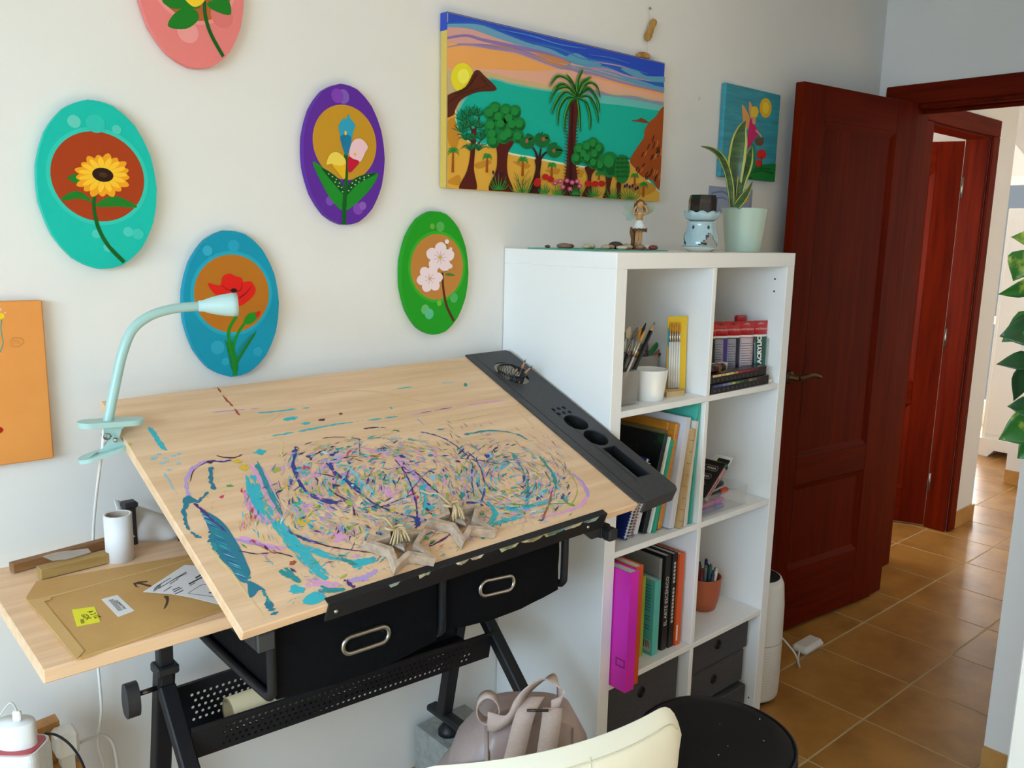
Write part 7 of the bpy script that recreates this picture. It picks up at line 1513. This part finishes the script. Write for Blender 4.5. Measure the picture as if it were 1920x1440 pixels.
# ================================================================== BACKPACK
M_BAG = mat('rose_taupe_nylon', '#b09a94', .42, col2='#a08a86', nscale=9, bump=.25, bscale=26, coat=.05)
M_BAGD = mat('bag_lining', '#3a3430', .8); M_STRAP = mat('webbing', '#c4aea4', .75, col2='#b9a298', nscale=150, stretch=(1, 1, 4)); M_ZIP = mat('zip_teeth', '#cfc8c4', .35, metal=.6)
bo = onY(968, 1400, -.635); bo.z = 0
zbb = .464
bg_ = thing('backpack', 'rose taupe nylon backpack sitting on the cream chair', 'backpack', (bo.x, bo.y, zbb))
BK = lambda x, y, z: bo+cr*x+cf*y+Vector((0, 0, z))
ztop = onY(985, 1312, -.635).z
def rows(prof, n=36, ex=.62):
    R_ = []
    for (hx, hy, z, ox_) in prof:
        R_.append([BK(ox_+hx*math.copysign(abs(math.cos(t))**ex, math.cos(t)), hy*math.copysign(abs(math.sin(t))**ex, math.sin(t)), z) for t in (2*math.pi*k/n for k in range(n))])
    mb = MB(); vs = [v for r in R_ for v in r]; fs = [(i*n+j, i*n+(j+1) % n, (i+1)*n+(j+1) % n, (i+1)*n+j) for i in range(len(R_)-1) for j in range(n)]+[tuple(range(n))[::-1], tuple((len(R_)-1)*n+j for j in range(n))]
    return mb.add(vs, fs, 0, True)
part('bag_body', rows([(.115, .075, zbb, 0), (.132, .090, zbb+.015, 0), (.138, .095, zbb+.045, 0), (.134, .092, max(zbb+.06, ztop-.13), .004), (.122, .085, ztop-.075, .010), (.100, .072, ztop-.04, .014), (.080, .052, ztop-.008, .018), (.060, .035, ztop+.004, .020), (.02, .012, ztop+.006, .02)]), M_BAG, bg_)
# front flap panel with seams
F = []
for i in range(9):
    u_ = i/8; F.append([BK(-.052+(.150)*u_+.012*(1-k/8)*(u_-.5), .060+.036*math.sin(math.pi/2*min(1, k/4.5))+.004*math.sin(u_*6+k), ztop+.004-(ztop-zbb-.012)*k/8-.012*(abs(u_-.5)*2)**2*(1 if k < 2 else 0)) for k in range(9)])
part('front_flap', MB().grid([r[::-1] for r in F], 0, True, .004), M_BAG, bg_)
for i in (0, 8):
    part('seam', MB().tube([q+cf*.002+cr*(.006 if i == 0 else -.006) for q in F[i]], .0016, 6), mat('seam_thread', '#8f7a74', .6), bg_)
# side pocket with zip
zp = [BK(-.052, .085, ztop-.068), BK(-.085, .088, ztop-.072), BK(-.115, .080, ztop-.084), BK(-.132, .066, ztop-.100), BK(-.136, .060, ztop-.122), BK(-.128, .070, ztop-.138)]
zs_ = [Vector(q) for q in smooth([tuple(q) for q in zp], 6, False)]
part('zip_gap', MB().tube(zs_, .007, 8), M_BAGD, bg_)
zt_ = part('zip_tape', MB().tube([q+Vector((0, 0, .006))+cf*.002 for q in zs_], .004, 8), M_STRAP, bg_)
for k in range(0, len(zs_)-1):
    part('zip_tooth', MB().box((-.0012, -.002, -.003), (.0012, .003, .003), 0, Matrix.Translation(zs_[k]+Vector((0, 0, .003))+cf*.006)), M_ZIP, zt_)
part('zip_pull', MB().tube(smooth([tuple(zs_[-1]+cf*.008), tuple(zs_[-1]+cf*.012-Vector((0, 0, .018))), tuple(zs_[-1]+cf*.012-cr*.004-Vector((0, 0, .034)))], 4, False), .0022, 6), M_ZIP, zt_)
part('pocket_bulge', rows([(.020, .020, zbb+.001, -.115), (.042, .060, zbb+.012, -.110), (.046, .072, zbb+.04, -.108), (.040, .066, ztop-.13, -.100), (.022, .05, ztop-.10, -.092), (.004, .01, ztop-.09, -.09)], 24, .8), M_BAG, bg_)

part('round_button', MB().lathe([(.0005, .003), (.007, .004), (.012, .002), (.012, -.002), (.0005, -.003)], zs_[-1]-Vector((0, 0, .045))-cr*.012+cf*.012, 20, M=align(cf+Vector((-.5, 0, 0)))), mat('horn_button', '#c8b070', .35), bg_)
# straps
def ribbon(name, pts, w_, side, th=.0022):
    P_ = [Vector(q) for q in smooth([tuple(q) for q in pts], 7, False)]; S_ = [Vector(q) for q in smooth([tuple(q) for q in side], 7, False)]
    return part(name, MB().grid([[p-s_.normalized()*w_/2, p, p+s_.normalized()*w_/2] for p, s_ in zip(P_, S_)], 0, True, th), M_STRAP, bg_)
up = Vector((0, 0, 1))
zt0 = ztop
ribbon('shoulder_strap', [BK(.030, .050, zt0+.045), BK(.012, .085, zt0+.030), BK(-.004, .108, zt0-.03), BK(-.020, .118, zt0-.085), BK(-.014, .122, zt0-.118), BK(.010, .124, zt0-.128), BK(.032, .120, zt0-.105), BK(.046, .112, zt0-.05), BK(.056, .092, zt0+.010), BK(.060, .070, zt0+.035)], .034, [cr, cr, cr, cr*.9+up*.4, up*.8+cr*.4, up, up*.7-cr*.7, -cr, -cr, -cr])
ribbon('shoulder_strap', [BK(.058, .070, zt0+.030), BK(.076, .060, zt0+.040), BK(.070, .020, zt0+.058), BK(.045, .030, zt0+.066), BK(.015, .060, zt0+.060), BK(-.006, .078, zt0+.036), BK(-.030, .080, zt0+.010), BK(-.052, .076, zt0+.012)], .036, [up, up+cr*.3, cf, cf*.6+up*.4, up*.7+cf*.5, up*.8, up*.7+cr*.4, up])
rg = [BK(-.052+.024*math.cos(t)*.85, .066+.012*math.sin(t), zt0+.030+.034*math.sin(t)) for t in (2*math.pi*k/16+.6 for k in range(17))]
ribbon('top_handle', rg, .024, [cf]*len(rg))
part('buckle', MB().tube([BK(.015, .088, zt0+.040), BK(.052, .084, zt0+.038)], .0024, 8), mat('dark_buckle', '#4c4440', .35, metal=.8), bg_)

# ================================================================== CREAM CHAIR
M_CREAM = mat('cream_leatherette', '#e4e1d0', .36, bump=.06, bscale=30)
zc_ = .775
e1 = onZ(1322, 1330, zc_); e0 = onZ(905, 1440, zc_); cx2 = (e1-e0); cx2.z = 0; cx2.normalize(); cy2 = Vector((-cx2.y, cx2.x, 0))
if cy2.y < 0: cy2 = -cy2
hw = .25; cc = e1-cx2*hw; cc.z = 0
ch_ = thing('cream_chair', 'cream leatherette chair with padded backrest at the bottom edge', 'chair', tuple(cc+cy2*.2))
def CB_(x, y, z): return Vector((cc.x, cc.y, 0))+cx2*x+cy2*y+Vector((0, 0, z))
def backpt(s_, t_, side):
    # s in -1..1 across, t 0..1 up
    x = hw*s_; th = .030*(max(0, 1-abs(s_)**5))**.5*(max(0, 1-t_**7))**.5+.0005
    drop = .075*(max(0, abs(s_)-.72)/.28)**2.4; z = .44+(zc_-.44-drop)*t_
    y = .055*s_*s_+.05*(1-t_)*.6
    return CB_(x, y+side*th, z)
nS, nT = 40, 20
fr1 = [[backpt(-1+2*i/nS, j/nT, -1) for j in range(nT+1)] for i in range(nS+1)]; fr2 = [[backpt(-1+2*i/nS, j/nT, 1) for j in range(nT+1)] for i in range(nS+1)]
mb = MB().grid(fr1, 0, True).grid([r[::-1] for r in fr2], 0, True)
mb.grid([[fr1[i][nT], fr2[i][nT]] for i in range(nS+1)], 0, True); mb.grid([[fr2[i][0], fr1[i][0]] for i in range(nS+1)], 0, True)
bk = part('backrest', mb, M_CREAM, ch_)
tt = .93
part('seam', MB().tube([backpt(-1+2*i/nS, tt-.05*math.sin(math.pi*i/nS)*0, -1)-cy2*.0004 for i in range(2, nS-1)], .0016, 6), mat('cream_seam', '#d8d3b8', .5), bk)
part('seam', MB().tube([backpt(.14, j/nT, -1)-cy2*.0004 for j in range(2, nT)], .0014, 6), mat('cream_seam', '#d8d3b8', .5), bk)
part('seat', MB().lathe([(.0005, .38), (.19, .38), (.215, .40), (.215, .43), (.19, .455), (.0005, .462)], CB_(0, .235, 0), 36), M_CREAM, ch_)
part('back_bracket', MB().bar(CB_(0, .06, .47), CB_(0, .10, .40), .06, .012, cx2), M_CHROME, ch_)
part('pedestal', MB().lathe([(.0005, .0), (.20, .0), (.20, .01), (.06, .03), (.028, .05), (.028, .38), (.0005, .38)], CB_(0, .235, 0), 36), M_CHROME, ch_)
# ================================================================== BLACK STOOL
zs2 = .50
scn = onZ(1343, 1374, zs2)
sl_ = thing('round_stool', 'black round padded stool in front of the shelf', 'stool', (scn.x, scn.y, 0))
part('seat_cushion', MB().lathe([(.0005, -.075), (.145, -.075), (.158, -.06), (.163, -.035), (.158, -.014), (.142, -.003), (.11, .002), (.0005, .004)], (scn.x, scn.y, zs2), 56), mat('black_velour', '#0e0e11', .62, spec=.25, bump=.05, bscale=120), sl_)
part('seat_piping', MB().tube([(scn.x+.1585*math.cos(t), scn.y+.1585*math.sin(t), zs2-.012) for t in (2*math.pi*k/56 for k in range(56))], .003, 6, closed=True), mat('black_piping', '#101012', .5), sl_)
part('column', MB().lathe([(.0005, .02), (.025, .02), (.025, zs2-.07), (.0005, zs2-.07)], (scn.x, scn.y, 0), 20), M_CHROME, sl_)
for k in range(5):
    t = 2*math.pi*k/5; part('foot_arm', MB().bar((scn.x, scn.y, .05), (scn.x+.17*math.cos(t), scn.y+.17*math.sin(t), .02), .03, .02), flat('#1a1a1c', .5), sl_)
random.seed(2)
for k in range(5):
    t = random.uniform(0, 6.28); r = random.uniform(.02, .12); part('lint_speck', MB().sphere((scn.x+r*math.cos(t), scn.y+r*math.sin(t), zs2+.0025), .0014, 6, 4), flat('#c8c4bc', .8), sl_)
# ================================================================== RIGHT EDGE: white cabinet and pothos
cw = atD(1893, 1390, 1.72)
cb_ = thing('white_cabinet', 'white cabinet side at the lower right corner', 'cabinet', (cw.x+.2, cw.y-.1, 0))
dxr = cr; dyb = Vector((cf.x, cf.y, 0))
# cabinet footprint: near left corner at cw, runs to the right and back along the room axes
M_CABW = mat('white_cabinet_lacquer', '#f0eee9', .4)
part('cabinet_body', MB().box((cw.x, cw.y-.42, .03), (cw.x+.40, cw.y, 1.38), 0, None, .003), M_CABW, cb_)
part('cabinet_top', MB().box((cw.x-.004, cw.y-.425, 1.38), (cw.x+.405, cw.y+.004, 1.40), 0, None, .003), M_CABW, cb_)
part('plinth', MB().box((cw.x+.01, cw.y-.41, 0), (cw.x+.39, cw.y-.01, .03)), flat('#3a3632', .6), cb_)
# pothos: pot on the cabinet, stems trailing into view
M_PL = mat('pothos_leaf', '#2c6a24', .36, col2='#b8c44c', nscale=16, contrast=(.52, .66), rnd=1.0); M_PD = mat('pothos_leaf_dark', '#143c1c', .36, col2='#24582a', nscale=10); M_ST = mat('pothos_stem', '#5c7a34', .5)
po = Vector((cw.x+.12, cw.y-.12, 1.40))
pot = thing('pothos_pot', 'white pot of the trailing pothos beyond the right edge', 'pot', tuple(po))
part('pot_shell', MB().lathe([(.0005, 0), (.06, 0), (.075, .12), (.075, .13), (.069, .13), (.064, .11), (.0005, .11)], po, 28), mat('white_ceramic', '#ece9e4', 0.2), pot)
pth = thing('pothos_plant', 'variegated pothos leaves at the right edge of the photo', 'plant', tuple(po+Vector((0, 0, .12))))
DD = 1.78
def leaf(u, v, du, dv, ln, wd, m, D=DD, fold=.25, curl=.2, roll_=0.0):
    b = atD(u, v, D); d = (_r*du-_u*dv).normalized()-_f*.15*0; nrm_ = -_f; nrm_ = (nrm_*math.cos(roll_)+d.cross(nrm_)*math.sin(roll_)); s_ = d.cross(nrm_).normalized(); G = []
    prof = [(0, .05), (.06, .42), (.18, .86), (.34, 1.0), (.52, .86), (.7, .58), (.86, .26), (1, .01)]
    for t, w_ in prof:
        c = b+d*ln*t-nrm_*curl*ln*t*t
        back = -.10*ln*(1-t/.12) if t < .12 else 0
        G.append([c+s_*wd*w_*q+nrm_*(fold*wd*w_*abs(q))+d*(back*abs(q)) for q in (-1, -.66, -.33, 0, .33, .66, 1)])
    part('leaf', MB().grid(G, 0, True, .0006), m, pth)
    return b
stm = []
for (u, v, du, dv, ln, wd, m, rl) in ((1944, 452, -1, -.25, .050, .020, M_PL, .2), (1925, 474, -.35, .9, .062, .036, M_PL, .1), (1938, 530, -1, .45, .072, .022, M_PL, -.5), (1944, 618, -1, .15, .072, .036, M_PD, .2), (1950, 600, -.9, .5, .085, .036, M_PL, .3), (1938, 676, -1, .05, .072, .022, M_PD, .3), (1914, 690, -.05, 1, .070, .030, M_PD, -.3), (1938, 765, -.95, -.1, .050, .024, M_PD, .2), (1944, 790, -.85, .45, .082, .040, M_PL, .1), (1945, 830, -.7, .6, .05, .03, M_PL, .2)):
    stm.append(leaf(u, v, du, dv, ln, wd, m, roll_=rl))
pp_ = [po+Vector((-.02, .02, .11)), po+Vector((-.06, .06, .145)), (po+Vector((-.06, .06, .15))+atD(1954, 420, DD))/2+Vector((0, 0, .03))]+[atD(1952, y, DD) for y in (440, 530, 610, 690, 770, 840)]
part('stem', MB().tube(smooth([tuple(q) for q in pp_], 6, False), .0028, 7), M_ST, pth)
for b in stm:
    k = min(range(len(pp_)), key=lambda i: (pp_[i]-b).length); part('leaf_stalk', MB().tube([b, (b+pp_[k])/2+Vector((0, 0, .006)), pp_[k]], .0017, 6), M_ST, pth)
random.seed(8)
for k in range(11):
    t = 2*math.pi*k/11; q0_ = po+Vector((.02*math.cos(t), .02*math.sin(t), .11)); q1_ = q0_+Vector((.075*math.cos(t), .075*math.sin(t), random.uniform(.05, .13)))
    part('leaf_stalk', MB().tube([q0_, (q0_+q1_)/2+Vector((0, 0, .02)), q1_], .0017, 6), M_ST, pth)
    d_ = Vector((math.cos(t), math.sin(t), -.35)).normalized(); n_ = Vector((math.cos(t)*.35, math.sin(t)*.35, 1)).normalized(); s_ = d_.cross(n_).normalized(); G = []
    for tt_, w_ in [(0, .05), (.06, .42), (.18, .86), (.34, 1.0), (.52, .86), (.7, .58), (.86, .26), (1, .01)]:
        c = q1_+d_*.075*tt_-n_*.015*tt_*tt_; G.append([c+s_*.030*w_*q+n_*(.007*w_*abs(q)) for q in (-1, -.5, 0, .5, 1)])
    part('leaf', MB().grid(G, 0, True, .0006), M_PL if k % 2 else M_PD, pth)
# ================================================================== FAR ROOM
fc = thing('white_sideboard', 'white cabinet in the bright room beyond the hall', 'cabinet', (5.25, .6, 0))
part('carcass', MB().box((5.05, .02, .10), (5.45, .50, 1.75), 0, None, .004), M_CABW, fc)
mb = MB().prism([(5.03, .0, .13), (5.03, .52, .13), (5.03, .52, 0), (5.03, .44, 0), (5.03, .40, .05), (5.03, .12, .05), (5.03, .08, 0), (5.03, .0, 0)], (.44, 0, 0))
part('plinth', mb, M_CABW, fc)
for k in range(2): part('cabinet_door', MB().box((5.042, .03+.23*k, .16), (5.05, .25+.23*k, 1.70), 0, None, .003), M_CABW, fc)
